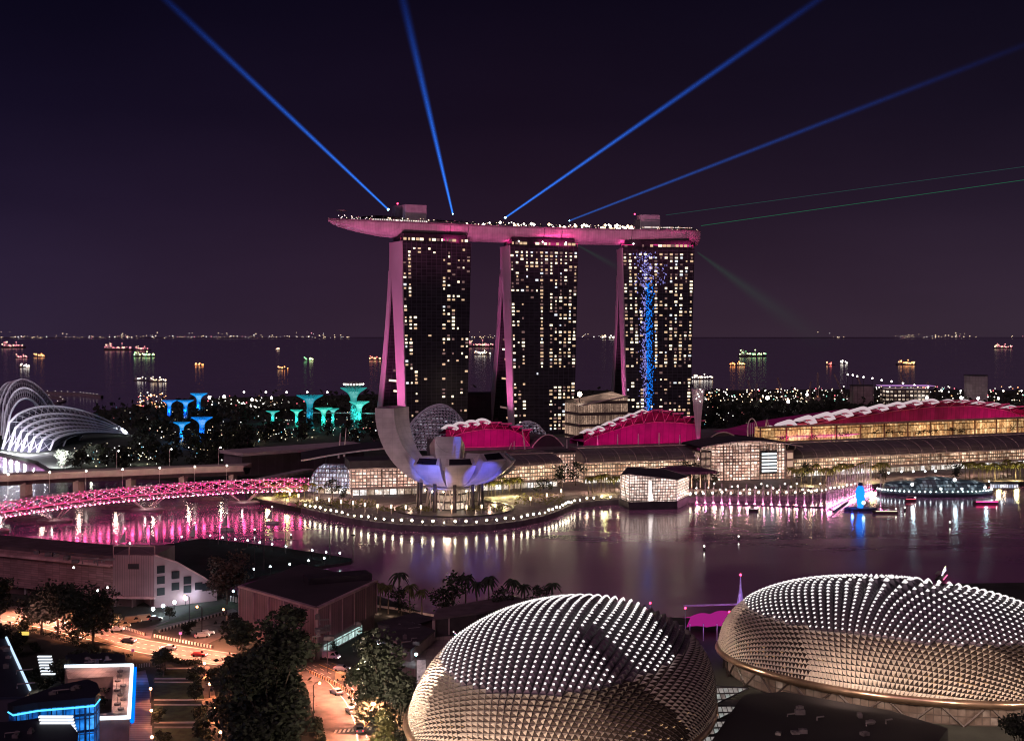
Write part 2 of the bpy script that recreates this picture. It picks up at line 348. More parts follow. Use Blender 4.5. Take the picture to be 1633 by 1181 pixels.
def tower(px0, py0, px1, th, splay, label, plan, seed, wtop=66, led=None):
    rnd = random.Random(seed)
    ptop = (HY-py0); zt = 173.0
    Y = F*(zt-H)/ptop; A = V(((px0-CX)*Y/F, Y, 0))
    t = T('hotel_tower', label, 'hotel tower', (A.x, A.y, LAND), R(th)); zt -= LAND
    L = wtop; k = .915; ins = 4.5                       # the front narrows a little towards the ground
    NZ = 14; zs = [zt*i/NZ for i in range(NZ+1)]
    def fv(z): return 1.6*(1-z/zt)**2*0                  # front face plane
    def x0(z): return ins*(1-z/zt)
    def x1(z): return L-ins*.9*(1-z/zt)
    def fback(z): return lerp(16, 27, (z/zt)**1.5)       # back of the front leg
    def rfront(z):                                       # inner face of the leaning leg
        q = 1-z/zt; return max(fback(z)+.15 if q < .30 else 0, 27-6*(1-q)+ (splay-27-15+4)*max(0, q-.02)**1.45-6*(q < .0))
    def rback(z):
        q = 1-z/zt; return 28+(splay-28)*q**1.45
    def slab(fa, fb, name, matf):
        mb = MB(); rows = []
        for z in zs:
            rows.append([V((x0(z), fa(z), z)), V((x1(z), fa(z), z)), V((x1(z), fb(z), z)), V((x0(z), fb(z), z))])
        vs = [p for r_ in rows for p in r_]
        for i in range(NZ):
            a, b = 4*i, 4*i+4
            mb.add([vs[a], vs[a+1], vs[b+1], vs[b]], [(0, 1, 2, 3)], 0)          # front
            mb.add([vs[a+1], vs[a+2], vs[b+2], vs[b+1]], [(0, 1, 2, 3)], 1)
            mb.add([vs[a+2], vs[a+3], vs[b+3], vs[b+2]], [(0, 1, 2, 3)], 0)
            mb.add([vs[a+3], vs[a], vs[b], vs[b+3]], [(0, 1, 2, 3)], 1)          # end wall towards the viewer's left
        mb.add(rows[-1], [(0, 1, 2, 3)], 1)
        return mb.build(name, [matf, tower_wall], t)
    slab(lambda z: 0, fback, 'front_slab', tower_glass)
    slab(lambda z: rfront(z), rback, 'rear_slab', tower_glass)
    # end wall edge trim of the front leg, a pale raised blade
    mb = MB(); rows = []
    for z in zs: rows.append([V((x0(z)-.5, -1.2, z)), V((x0(z)-.5, fback(z)+.3, z)), V((x0(z)+.6, fback(z)+.3, z)), V((x0(z)+.6, -1.2, z))])
    mb.grid(rows, 0, True); mb.add(rows[-1], [(0, 1, 2, 3)]); mb.build('end_blade', tower_wall, t)
    mb = MB(); rows = []
    for z in zs[:-2]: rows.append([V((x0(z)-.5, rfront(z)-.2, z)), V((x0(z)-.5, rback(z)+.3, z)), V((x0(z)+.6, rback(z)+.3, z)), V((x0(z)+.6, rfront(z)-.2, z))])
    mb.grid(rows, 0, True); mb.add(rows[-1], [(0, 1, 2, 3)]); mb.build('end_blade', tower_wall, t)
    # lit atrium between the legs
    for i in range(0, 11):
        z = 4+i*9.0; a, b = fback(z)+.5, rfront(z)-.5
        if b-a > 1.5 and rnd.random() < .6:
            MB().add([(x0(z)+3, a, z), (x0(z)+3, lerp(a, b, w_:=rnd.uniform(.3, 1)), z), (x0(z)+3, lerp(a, b, w_), z+1.7), (x0(z)+3, a, z+1.7)], [(0, 1, 2, 3)]).build('atrium_window', win_mats[rnd.choice((0, 1, 1, 2, 2))], t)
    # crown storey, recessed under the deck
    mb = MB(); mb.box((L/2, 14, zt+3.5), (L-6, 24, 7)); mb.build('crown_storey', M('crown_glass', (.03, .02, .03), .3), t)
    for i in range(16):
        if rnd.random() < .7: MB().box((4+i*(L-8)/15, 1.6, zt+2.2), (rnd.choice((1.4, 2.6, 3.4)), .5, 2.2)).build('crown_window', rnd.choice((win_mats[0], win_mats[1], win_mats[1], win_mats[2])), t)
    # lit rooms
    cols, rows_ = 14, 52; cand = []
    for c in range(cols):
        for r in range(rows_):
            p = plan(c, r, rnd)
            if rnd.random() < p: cand.append((c, r))
    rnd.shuffle(cand)
    stuff = MB()
    for i, (c, r) in enumerate(cand):
        z = 4+r*(zt-8)/rows_+1.2; x = lerp(x0(z), x1(z), (c+.5)/cols)
        mi = rnd.choices((0, 1, 2, 3), (5, 4, 4, .7))[0]
        if i < 100:
            o = bpy.data.objects.new('window', wmesh[mi]); C.objects.link(o); o.parent = t; o.location = (x, -.25, z)
            o.scale = (rnd.choice((.55, .8, 1, 1)), 1, rnd.choice((.8, 1, 1)))
        else: stuff.box((x, -.16, z), (2.7*rnd.choice((.5, .75, 1)), .25, 1.8*rnd.choice((.75, 1))), mi)
    if stuff.v: stuff.build('windows', win_mats, t, kind='stuff')
    if led:
        mb = MB()
        for i in range(1100):
            z = rnd.uniform(6, zt-4); u = rnd.gauss(0, 1)
            f = .33+.046*u; blue = u > -.3 and z < zt*.82
            if z > zt*.8 and rnd.random() < .5: f = rnd.uniform(.15, .62); blue = False
            x = lerp(x0(z), x1(z), f); mb.box((x, -.5, z), (rnd.choice((.5, .8)), .3, rnd.choice((.6, 1.1))), 0 if blue else 1)
        mb.build('facade_lights', [led_blue, led_pale], t, kind='stuff')
    return t
def plan1(c, r, rnd):
    if r > 49: return .25
    low = .55 if r < 22 else 1
    if c <= 1: return .42*low+.10
    if c == 2: return .14
    if c <= 7: return .015
    return .30*low+(.06 if c in (8, 9, 13) else 0)
def plan2(c, r, rnd):
    if r >= 50: return .9
    if 14 <= r <= 17: return .02
    if c <= 1: return .55 if r > 14 else .4
    if c == 2: return .40
    if c in (3, 4, 5) and r < 40: return .015
    if c in (3, 4, 5): return .42
    if c == 6: return (1 if r > 17 else 0)
    if c == 7: return .75 if r > 44 else .02
    if c in (8, 13): return .72
    return .62 if r < 41 else .70
def plan3(c, r, rnd):
    if r >= 50: return .8
    if 15 <= r <= 17: return .05
    if c <= 2: return .62 if r > 20 else .3
    if c == 3: return .3 if r > 18 else .8
    if c in (4, 5) and r < 40: return .01
    if c in (4, 5): return .45
    if c == 6: return 1 if (r > 17) else .1
    if c == 7: return .2
    if c == 13: return .8
    return .56 if r > 18 else .3
tower(640, 384, 748, 27.0, 76, 'left hotel tower, mostly dark front with scattered lit rooms', plan1, 11)
tower(812, 391, 923, 17.3, 84, 'middle hotel tower with a straight dotted column of lights', plan2, 12)
tower(992, 395, 1110, 5.0, 98, 'right hotel tower with a blue sparkling light strip down its front', plan3, 13, 68, True)
# ---- the sky deck
S = []                                                  # sections: front rim point, inward normal, width, depth
N = 64
pxs = [523+597*(i/N) for i in range(N+1)]
pts = [fe(p) for p in pxs]
dk = T('rooftop_deck', 'long ship shaped sky deck lying across the three hotel towers', 'sky deck', (pts[0].x, pts[0].y, 172))
secs = []
for i, p in enumerate(pts):
    a, b = pts[max(0, i-3)], pts[min(N, i+3)]
    t_ = (b-a).normalized(); n_ = V((-t_.y, t_.x, 0))
    f = i/N; s = min(1, (f/.20))
    w = 38*math.sin(s*math.pi/2)**.75+.3
    if f > .965: w *= 1-.28*((f-.965)/.035)**2
    c = p+n_*19
    if f < .20: c = p+n_*(19*math.sin(s*math.pi/2)**.75)
    dep = 12.3*(.10+.90*math.sin(min(1, f/.26)*math.pi/2)**.8)
    secs.append((c, n_, w, dep))
rows = []; K = 16
for c, n_, w, dep in secs:
    row = []
    for j in range(K+1):
        w_ = math.pi*j/K; y = -math.cos(w_)*w/2; z = -abs(math.sin(w_))**.62*dep
        row.append(c+n_*y+V((0, 0, z)))
    rows.append(row)
hull_mat = panelled('hull_skin', (.52, .42, .46), 2.2, 30, .10, .72, .38, metal=.15, ax='XY', var=.06)
mb = MB(); mb.grid(rows)
mb.add(rows[-1], [tuple(range(K+1))]); mb.build('hull', hull_mat, dk, smooth=True, world=True)
mb = MB(); mb.grid([[r_[0]+V((0, 0, .05)), r_[K]+V((0, 0, .05))] for r_ in rows]); mb.build('deck_floor', M('deck_floor', (.12, .09, .09), .8), dk, world=True)
mb = MB()
for k in (0, K):
    mb.tube([r_[k]+V((0, 0, 1.1)) for r_ in rows], .35, 4)
    mb.grid([[r_[k]+V((0, 0, -.2)), r_[k]+V((0, 0, 1.0))] for r_ in rows])
mb.build('parapet', M('parapet', (.25, .19, .22), .5), dk, world=True)
mb = MB()                                               # dark joints across the hull
for i in (21, 24, 37, 40, 52):
    mb.tube([q+V((0, 0, 0))+(q-secs[i][0]-V((0, 0, -3))).normalized()*.12 for q in rows[i]], .22, 4)
mb.build('hull_joint', M('joint_dark', (.06, .04, .05), .6), dk, world=True)
def dpt(px, v, z=0):                                    # point on deck: along px, v metres in from the front rim
    f = (px-523)/597*N; i = min(N-1, max(0, int(f))); g = f-i
    p = lerp(pts[i], pts[i+1], g); n_ = secs[i][1]
    return p+n_*v+V((0, 0, z))
def dang(px):
    a, b = fe(px-5), fe(px+5); return math.atan2(b.y-a.y, b.x-a.x)
box_m = panelled('plant_room_cladding', (.36, .31, .36), 3, 40, .05, .75, .6, ax='XZ', var=.05)
mb = MB(); mb.box(dpt(672, 19, 9), (20, 14, 17), 0, dang(672)); mb.build('lift_housing', box_m, dk, world=True)
mb = MB(); mb.box(dpt(650, 23, 9), (8, 9, 15.5), 0, dang(650)); mb.build('stair_housing', M('stair_housing', (.11, .09, .12), .6), dk, world=True)
mb = MB(); mb.box(dpt(1045, 21, 8.5), (19, 13, 15.5), 0, dang(1045)); mb.build('lift_housing', box_m, dk, world=True)
mb = MB(); mb.box(dpt(1026, 21, 6), (3.5, 9, 11), 0, dang(1026)); mb.build('stair_housing', MC['stair_housing'], dk, world=True)
for px, v, z in ((648, 20, 18.6), (1023, 20, 17.2), (1119, 8, .9)):
    MB().ball(dpt(px, v, z), .8).build('warning_light', lamp_red, dk, world=True)
# observation deck pavilions and restaurant roofs
def pav(px0, px1, v0, v1, h0, hm, name='pavilion_roof'):
    mb = MB(); g = []
    for i in range(9):
        px = lerp(px0, px1, i/8); z = h0+(hm-h0)*math.sin(math.pi*i/8)
        g.append([dpt(px, v0, z), dpt(px, (v0+v1)/2, z+.8), dpt(px, v1, z)])
    mb.grid(g)
    for i in range(9):
        mb.tube([g[i][0], (g[i][0].x, g[i][0].y, ZD)], .2, 4)
    g2 = [[p+V((0, 0, -.5)) for p in r_] for r_ in g]; mb.grid(g2)
    mb.build(name, M('pavilion_roof', (.17, .13, .16), .6), dk, world=True)
pav(562, 668, 6, 30, 2.5, 6.2); pav(690, 742, 5, 28, 3, 4.4); pav(1050, 1112, 6, 28, 3, 5)
mb = MB()
mb.grid([[dpt(px, 2.6, .6), dpt(px, 2.6, 3.0)] for px in range(668, 750, 6)]); mb.build('screen_wall', M('screen_wall', (.2, .15, .18), .6), dk, world=True)
mb = MB(); p = dpt(553, 12); mb.tube([p, p+V((0, 0, 9))], .3, 5); mb.lathe([(.3, 8.5), (4.8, 9.2), (4.8, 9.6), (.2, 10.2)], 10, p); mb.build('umbrella', M('umbrella_cloth', (.22, .17, .2), .7), dk, world=True)
# slit windows and lamps along the deck
rnd = random.Random(5); mb = MB()
for i in range(30):
    px = 596+i*2.9; mb.box(dpt(px, .9, 1.9), (.8, .3, 1.7), 0)
for i in range(24):
    px = 1030+i*3.2; mb.box(dpt(px, 1.2, 3.4), (rnd.uniform(.8, 2.6), .3, rnd.uniform(.5, 1.3)), rnd.choice((0, 1)))
mb.build('deck_window', [E('deck_pale', (1, .85, .8), .9, False), E('deck_warm', (1, .6, .5), .6, False)], dk, world=True)
for i in range(100):
    px = rnd.choice((rnd.uniform(745, 1020), rnd.uniform(745, 1020), rnd.uniform(880, 1015), rnd.uniform(545, 690)))
    r_ = rnd.choice((.6, .8, 1.0, 1.5)) if px > 745 else rnd.choice((.35, .45))
    MB().octa(dpt(px, rnd.uniform(1.5, 8), rnd.uniform(1.8, 5.0)), r_).build('deck_lamp', rnd.choice((E('deck_lamp_warm', (1, .7, .42), 5, False), E('deck_lamp_white', (1, .88, .75), 6, False))) if px > 600 else E('deck_lamp_pale', (1, .8, .8), 2.5, False), dk, world=True)
mb = MB()
for i in range(150):
    px = rnd.uniform(540, 1118); mb.octa(dpt(px, rnd.uniform(1, 12), rnd.uniform(1.2, 4.5)), rnd.uniform(.15, .42), 0 if rnd.random() < .7 else 1)
mb.build('string_lights', [E('fairy_warm', (1, .72, .5), 3, False), E('fairy_pink', (1, .2, .4), 2, False)], dk, world=True, kind='stuff')
# garden trees on the deck
lf = M('deck_leaf', (.035, .045, .025), .8, var=.5, scale=1)
mb = MB()
for i in range(60):
    px = rnd.choice((rnd.uniform(705, 1018), rnd.uniform(705, 765))); b = dpt(px, rnd.uniform(10, 28)); h_ = rnd.uniform(3.5, 7.5)
    mb.tube([b, b+V((0, 0, h_*.6))], .18, 4)
    for j in range(26):
        c = b+V((rnd.gauss(0, 1.3), rnd.gauss(0, 1.3), h_*.75+rnd.gauss(0, .9))); a = rnd.uniform(0, 6.28); d = V((math.cos(a), math.sin(a), rnd.uniform(-.6, .6)))*.6; e_ = V((-math.sin(a), math.cos(a), rnd.uniform(-.8, .8)))*.5
        mb.quad(c-d, c-e_, c+d, c+e_)
mb.build('roof_garden', lf, dk, world=True, kind='stuff')
# pink tray between tower heads and hull, with floodlights washing the hull
for px0, px1, py in ((640, 742, 373), (810, 922, 380), (992, 1106, 385)):
    a = dpt(px0, 2, -13.2); b = dpt(px1, 2, -13.2)
    mb = MB(); c = (a+b)/2; mb.box(c, ((b-a).length, 1.2, .5), 0, math.atan2(b.y-a.y, b.x-a.x)); mb.build('light_tray', E('tray_pink', (1, .03, .26), .9), dk, world=True)
    for q in range(3):
        c = lerp(a, b, (q+.5)/3); MB().ball(c+V((0, -1.2, 1)), .7).build('spot_lamp', lamp_white, dk, world=True)
    mb = MB()
    for q in range(5):
        c = lerp(a, b, q/4); mb.tube([c+V((0, .8, -5)), c+V((0, -.5, 2))], .35, 4)
    mb.build('strut', M('strut_pink', (.5, .2, .3), .5), dk, world=True)
    c = (a+b)/2+V((0, -3, -.5))
    light('hull_wash', 'AREA', c, 11000, (1, .06, .34), size=(b-a).length, sy=2, target=c+V((0, 7, 8)))
# wide floods from the podium roofs onto the hull and the end walls
for px, Y, tx in ((545, 900, 560), (620, 900, 630), (700, 905, 700), (775, 915, 775), (850, 920, 850), (930, 925, 930), (1000, 935, 1000), (1080, 950, 1075)):
    light('podium_flood', 'SPOT', at(px, 696, Y-60)+V((0, 0, 4)), 1000000, (1, .24, .50), size=2, target=dpt(tx, 4, 8), angle=22, blend=1)
for p, tg, e_ in (((-154, 1060, 8), (-98, 1082, 100), 620000), ((-27, 1126, 8), (-6, 1124, 105), 300000), ((69, 1155, 8), (98, 1152, 105), 300000)):
    light('wall_flood', 'SPOT', V(p), e_, (1, .20, .56), size=2, target=V(tg), angle=100, blend=1)
# ---- laser beams
def beam_mat(name, col, s0, L, r0, r1, fall):
    m, t, o = new_mat(name)
    tc = nd(t, 'ShaderNodeTexCoord'); sp = nd(t, 'ShaderNodeSeparateXYZ'); t.links.new(tc.outputs['Object'], sp.inputs[0])
    def mm(op, a, b):
        n = nd(t, 'ShaderNodeMath', operation=op)
        for i, q in enumerate((a, b)):
            if isinstance(q, (int, float)): n.inputs[i].default_value = q
            else: t.links.new(q, n.inputs[i])
        return n.outputs[0]
    z = mm('DIVIDE', sp.outputs['Z'], L)
    Rz = mm('ADD', mm('MULTIPLY', z, r1-r0), r0)
    rr = mm('DIVIDE', mm('SQRT', mm('ADD', mm('MULTIPLY', sp.outputs['X'], sp.outputs['X']), mm('MULTIPLY', sp.outputs['Y'], sp.outputs['Y'])), 0), Rz)
    core = mm('POWER', mm('MAXIMUM', mm('SUBTRACT', 1.0, rr), 0), 2.2)
    fz = mm('POWER', mm('MAXIMUM', mm('SUBTRACT', 1.0, z), 0), fall)
    st = mm('DIVIDE', mm('MULTIPLY', mm('MULTIPLY', core, fz), s0), Rz)
    em = nd(t, 'ShaderNodeEmission'); t.links.new(st, em.inputs[1])
    cm = nd(t, 'ShaderNodeMix', data_type='RGBA'); cm.inputs[6].default_value = (col[0]*12, col[1]*3.6, col[2], 1) if col[2] > .5 else col+(1,); cm.inputs[7].default_value = (col[0]*1.2, col[1]*.75, col[2]*.55, 1) if col[2] > .5 else col+(1,)
    t.links.new(mm('POWER', mm('MAXIMUM', z, 0), .55), cm.inputs[0]); t.links.new(cm.outputs[2], em.inputs[0])
    t.links.new(em.outputs[0], o.inputs['Volume']); return m
def beam(a, b, r0, r1, col, s, fall, label, name='light_beam', ext=1.0):
    d = (b-a); L = d.length*ext; d.normalize()
    mb = MB(); mb.lathe([(r0, 0), (lerp(r0, r1, .5), L/2), (r1, L)], 14)
    o = mb.build(name, beam_mat(name, col, s, L, r0, r1, fall)); o.location = a; o.rotation_euler = d.to_track_quat('Z', 'Y').to_euler()
    return tag(o, label, 'light beam')
for px, py, qx, qy, v, lab, s in ((619, 334, 250, -14, 12, 'blue light beam slanting up to the left from the deck bow', 1.0), (722, 341, 638, -20, 12, 'wide nearly upright blue light beam above the left tower', 1.15),
                            (806, 347, 1325, -14, 10, 'blue light beam rising to the right from above the middle tower', .95), (908, 352, 1660, 62, 10, 'lowest and faintest blue light beam slanting right', .30)):
    a = at(px, py, dpt(px, v).y); b = at(qx, qy, a.y*1.04)
    wide = 10 if px == 722 else 8
    beam(a, b, 1.3, wide, (.002, .058, .95), 2.4*s, 2.6, lab, ext=1.4)
    MB().ball(a, .9 if px in (619, 806) else .5).build('beam_projector', E('projector_blue', (.35, .72, 1), 20), dk, world=True)
for px, py, qx, qy, lab in ((1118, 360, 1640, 286, 'thin green laser line running right from the deck stern'), (1062, 343, 1640, 265, 'thin pale teal laser line above the green one')):
    a = at(px, py, dpt(min(px, 1119), 8).y); b = at(qx, qy, a.y)
    mb = MB(); d = (b-a).normalized(); mb.tube([V((0, 0, 0)), (b-a)*1.3], .28, 5)
    o = mb.build('laser_line', E('laser_green' if px > 1100 else 'laser_teal', (.05, .30, .17) if px > 1100 else (.06, .15, .15), .34, False)); o.location = a; tag(o, lab, 'laser line')
for px, py, qx, qy, lab in ((921, 391, 1010, 440, 'faint green light cone below the deck between two towers'), (1112, 402, 1330, 560, 'broad faint green light cone fanning down from the deck stern')):
    a = at(px, py, dpt(px, 3).y); b = at(qx, qy, a.y-10)
    beam(a, b, 1.0, 24 if px > 1000 else 8, (.03, .22, .10), .16 if px > 1000 else .16, 1.2, lab)
# ================================================================== lotus museum
mc = V(((718-CX)*650/F, 650, LAND))
mus = T('museum', 'white lotus shaped museum with one tall curved petal and blue lit front petals', 'museum', mc)
shell = panelled('museum_shell', (.50, .44, .45), 4.5, 3.2, .07, .72, .5, ax='YZ', var=.05)
shell_plain = panelled('museum_shell_smooth', (.44, .38, .40), 5, 2.6, .06, .8, .5, ax='XZ', var=.05)
sky_glass = M('skylight_glass', (.015, .012, .018), .2)
PB = 11.0                                               # height of the bowl's lowest point above ground
def petal(az, half, R_, top, thick, ang, flare=1.0, tilt=0, cut=.35, name='petal', rb=2.0, tb=.10):
    """outer face = sector of a bowl of radius R_; rises to height `top`"""
    outer = []; inner = []; n = 18; k = 8
    for i in range(n+1):
        s = i/n; w = R(ang)*s
        rr = rb+R_*math.sin(w)/math.sin(R(min(ang, 90))); zz = PB+(top-PB)*(1-math.cos(w))/(1-math.cos(R(ang)))
        tk = thick*(tb+(1-tb)*s)
        dn = V((-math.cos(min(w, R(90)))*0-math.sin(w), 0, math.cos(w)))
        hw = 18*(1-s)+half*s
        ro, ri = [], []
        for j in range(k+1):
            a = R(az)+R(hw)*(2*j/k-1)
            u = V((math.cos(a), math.sin(a), 0))
            po = u*rr+V((0, 0, zz+tilt*s*(2*j/k-1)))
            r2 = max(.5, rr-math.sin(w)*tk-(1-s)*0); z2 = zz+math.cos(w)*tk+cut*tk*s*math.sin(w)
            pi_ = u*r2+V((0, 0, z2+tilt*s*(2*j/k-1)))
            ro.append(po); ri.append(pi_)
        outer.append(ro); inner.append(ri)
    mb = MB()
    mb.grid(outer, 0); mb.grid([r_[::-1] for r_ in inner], 1)
    mb.grid([[outer[i][0], inner[i][0]] for i in range(n+1)], 2); mb.grid([[inner[i][k], outer[i][k]] for i in range(n+1)], 2)
    mb.grid([[outer[0][j], inner[0][j]] for j in range(k+1)], 2)
    # rim and skylight
    mb.grid([[outer[n][j], inner[n][j]] for j in range(k+1)], 2)
    o = mb.build(name, [shell_plain, shell, shell_plain], mus, smooth=False)
    for f in o.data.polygons: f.use_smooth = f.index < n*k*2
    g = MB(); rows = []
    dirn = (outer[n][k//2]-outer[n-1][k//2]).normalized()
    for j in range(1, k):
        a, b = outer[n][j], inner[n][j]
        rows.append([lerp(a, b, .10)+dirn*.15, lerp(a, b, .88)+dirn*.15])
    g.grid(rows); g.build('skylight', sky_glass, o)
    return o
petal(161, 19, 35, 52, 10, 92, cut=0.0, rb=4.0, tb=.85)               # the tall one
petal(126, 13, 30, 20, 8, 70)
petal(96, 17, 31, 30, 9, 76)
petal(60, 13.5, 32, 20.5, 8, 66)
petal(26, 13, 33, 20.5, 8, 62)
petal(-6, 14, 32, 25, 6, 64)
petal(-42, 15, 31, 27, 4.2, 64, cut=.5)                       # front three
petal(-77, 15, 28, 25, 3.8, 62, cut=.5)
petal(-113, 15, 26.5, 25, 3.8, 62, cut=.5)
# base: lattice columns, glass drum
drum = facade('museum_lobby', [(1, .55, .42), (1, .72, .5), (1, .85, .7)], .75, 3, 4, .14, lo=.35)
mb = MB(); mb.lathe([(9, 0), (9, PB+.6)], 20); mb.build('lobby_drum', drum, mus)
mb = MB()
for k_ in range(12):
    a = k_*math.pi/6+.2; b = a+.26
    for q in (a-.26, b): mb.tube([V((13*math.cos(a), 13*math.sin(a), 0)), V((11*math.cos(q), 11*math.sin(q), PB+2.0))], .28, 5)
mb.build('lattice_column', M('lattice_white', (.6, .5, .46), .5), mus)
for k_ in range(10):
    a = k_*math.pi/5+.5; MB().tube([V((17*math.cos(a), 17*math.sin(a), -.2)), V((16.5*math.cos(a), 16.5*math.sin(a), PB+3.5))], .9, 8).build('column', dark_metal, mus)
mb = MB(); mb.lathe([(1, PB-.4), (12, PB-.1), (13, PB+1.0), (1, PB+1.6)], 24); mb.build('bowl_underside', shell_plain, mus)
for k_ in range(6):
    a = -2.6+k_*.42; MB().octa(V((14.5*math.cos(a), 14.5*math.sin(a), PB-.6)), .5).build('downlight', lamp_warm, mus)
# projected light on the front petals, up lights, glow on the tall petal
light('petal_projector', 'SPOT', mc+V((-10, -95, 6)), 420000, (.06, .14, 1), size=.6, target=mc+V((-8, -20, 19)), angle=17, blend=.45)
light('petal_projector', 'SPOT', mc+V((30, -90, 6)), 400000, (.14, .14, 1), size=.6, target=mc+V((17, -20, 19)), angle=17, blend=.45)
light('under_bowl', 'POINT', mc+V((0, -24, 6)), 3500, (1, .62, .42), size=1.5)
light('tall_petal_flood', 'SPOT', mc+V((10, -120, 14)), 90000, (1, .72, .72), size=1.5, target=mc+V((-24, -4, 32)), angle=40, blend=.9)
light('bowl_inner', 'SPOT', mc+V((30, -10, 60)), 26000, (.9, .74, .82), size=3, target=mc+V((-15, 5, 25)), angle=60, blend=.9)
# lily pond rim, pavilion roofs and terraces round the museum
mb = MB(); mb.lathe([(31, -.2), (31, .8), (29.5, .8), (29.5, .3), (.5, .3)], 40); o = mb.build('lily_pond', M('pond_rim', (.07, .06, .06), .3)); o.location = mc+V((2, -2, 0)); tag(o, 'round dark pond with a low rim under the lotus museum', 'pond')
# ---- lattice dome and arc behind the museum
lat = M('lattice_steel', (.75, .72, .8), .4, var=.1)
def lattice(name, label, cx, Y, pyb, pyt, hw, depth, n, k, pw=2.0, half=False):
    base = at(cx, pyb, Y); top = at(cx, pyt, Y); w = hw*Y/F; hgt = top.z-base.z
    t = T(name, label, 'glass roof', (base.x, base.y, base.z)); G = []
    for i in range(n+1):
        u = 2*i/n-1; row = []
        for j in range(k+1):
            v = j/k; 
            x = u*w*(math.sqrt(max(0, 1-(v*.92)**4.5))*.9+.1); z = hgt*(1-abs(u+.0)**2.6*.42)*(1+.10*u)*math.sin(v*math.pi/2)
            y = v*depth*.5-math.cos(u*1.3)*depth*.25
            row.append(V((x, y, z)))
        G.append(row)
    mb = MB()
    for i in range(n+1): mb.tube(G[i], .16, 4)
    for j in range(k+1): mb.tube([G[i][j] for i in range(n+1)], .36, 4)
    for i in range(n):
        for j in range(k):
            if (i*3+j*5) % 4: mb.tube([G[i][j], G[i+1][j+1]], .16, 4)
    mb.build('lattice', lat, t)
    mb = MB(); mb.grid([[p+V((0, .7, -.3)) for p in r_] for r_ in G])
    mb.build('glazing', facade('atrium_glass', [(.55, .5, .75), (.75, .7, .95), (1, .9, .95)], .5, 3.2, 2.2, .3, (.02, .018, .03), lo=.1, dark=.35), t)
    return t
lattice('atrium_canopy', 'white lattice glass canopy bulging up behind the museum', 694, 960, 716, 646, 50, 40, 20, 13)
lattice('atrium_canopy', 'small white lattice arc beside the middle tower foot', 838, 1000, 712, 672, 34, 20, 12, 6)
# ================================================================== the long shopping podium
warm_wall = facade('warm_shop_wall', [(.9, .36, .22), (1, .52, .32), (1, .68, .46), (1, .88, .74)], 1.25, 1.7, 2.2, .17, lo=.30)
pale_wall = facade('pale_shop_wall', [(1, .44, .32), (1, .60, .46), (1, .82, .74)], 1.6, 2.1, 1.9, .17, lo=.35)
blue_wall = facade('blue_shop_wall', [(.45, .50, .95), (.7, .75, 1), (1, 1, 1)], 1.3, 2.2, 2.2, .16, lo=.3)
orange_wall = facade('orange_gallery', [(1, .36, .12), (1, .52, .2), (1, .72, .38)], 1.05, 2.4, 4.6, .07, lo=.5)
roof_grey = panelled('barrel_roof', (.12, .092, .10), 9.5, 60, .09, 2.6, .5, ax='XY', var=.06)
roof_edge = M('roof_edge', (.55, .44, .40), .6)
def mall(a, b, hw, hr, depth, wall, name, label, over=5, roof='barrel', plinth=True, ribs=10, cat='shopping arcade', z=LAND):
    loc, rz, L = frame(a, b); t = T(name, label, cat, (loc.x, loc.y, z), rz)
    mb = MB(); mb.box((L/2, depth/2, hw/2), (L, depth, hw)); mb.build('wall', wall, t)
    if roof == 'barrel':
        P = [(-over, hw-.6)]
        for i in range(9):
            w = i/8*math.pi/2; P.append((-over+(depth+over)*(1-math.cos(w))*.9, hw-.2+(hr-hw)*math.sin(w)))
        P += [(depth+2, hr), (depth+2, hw-.6)]
        mb = MB(); mb.extr(P, -1.5, L+1.5, 0, 0); mb.build('roof', roof_grey, t)
        mb = MB(); mb.box((L/2, -over-.2, hw-.5), (L+3.4, .5, .7)); mb.box((L/2, depth*.35, hr+.05), (L+3, .5, .5)); mb.build('roof_trim', roof_edge, t)
        mb = MB(); n = max(2, int(L/ribs))
        for i in range(n+1):
            x = L*i/n; mb.tube([V((x, p[0], p[1]+.12)) for p in P[1:10]], .22, 4)
        mb.build('roof_rib', M('roof_rib', (.30, .22, .22), .5), t)
    elif roof == 'flat':
        mb = MB(); mb.box((L/2, depth/2-over/2, hw+(hr-hw)/2), (L+3, depth+over, hr-hw)); mb.build('roof', black_roof, t)
        mb = MB(); mb.box((L/2, -over-.1, hw+.5), (L+3.4, .4, .8)); mb.build('roof_trim', roof_edge, t)
    mb = MB(); n = max(2, int(L/8))
    for i in range(n+1): MB().tube([(L*i/n, -.8, 0), (L*i/n, -.8, hw)], .25, 5).build('mullion', M('mullion', (.30, .24, .22), .5), t)
    if plinth:
        mb = MB(); mb.box((L/2, -3.5, 4.6), (L, 7, .5)); 
        for i in range(n+1): mb.tube([(L*i/n, -6.6, 0), (L*i/n, -6.6, 4.4)], .22, 5)
        mb.build('colonnade', M('colonnade', (.34, .27, .25), .6), t)
        mb = MB(); mb.box((L/2, -.35, 2.1), (L*.99, .5, 3.4)); mb.build('shop_front', facade('shop_front', [(1, .5, .36), (1, .75, .55), (1, .95, .9), (.8, .85, 1)], 1.5, 4.2, 3.5, .10, lo=.2, dark=.1), t)
    return t
A = mall(at(560, 780, 700), at(706, 780, 712), 15.0, 20, 22, pale_wall, 'shopping_arcade', 'lit arcade wing with dark flat roof just left of the lotus museum', roof='flat')
A = mall(at(735, 778, 716), at(888, 772, 744), 14.5, 19.5, 20, warm_wall, 'shopping_arcade', 'lit arcade wing with dark curved roof right of the lotus museum')
A = mall(at(872, 768, 758), at(935, 765, 772), 17.5, 19, 16, pale_wall, 'shopping_arcade', 'short lit arcade link between the two theatre roofs', over=2, roof='flat', plinth=False)
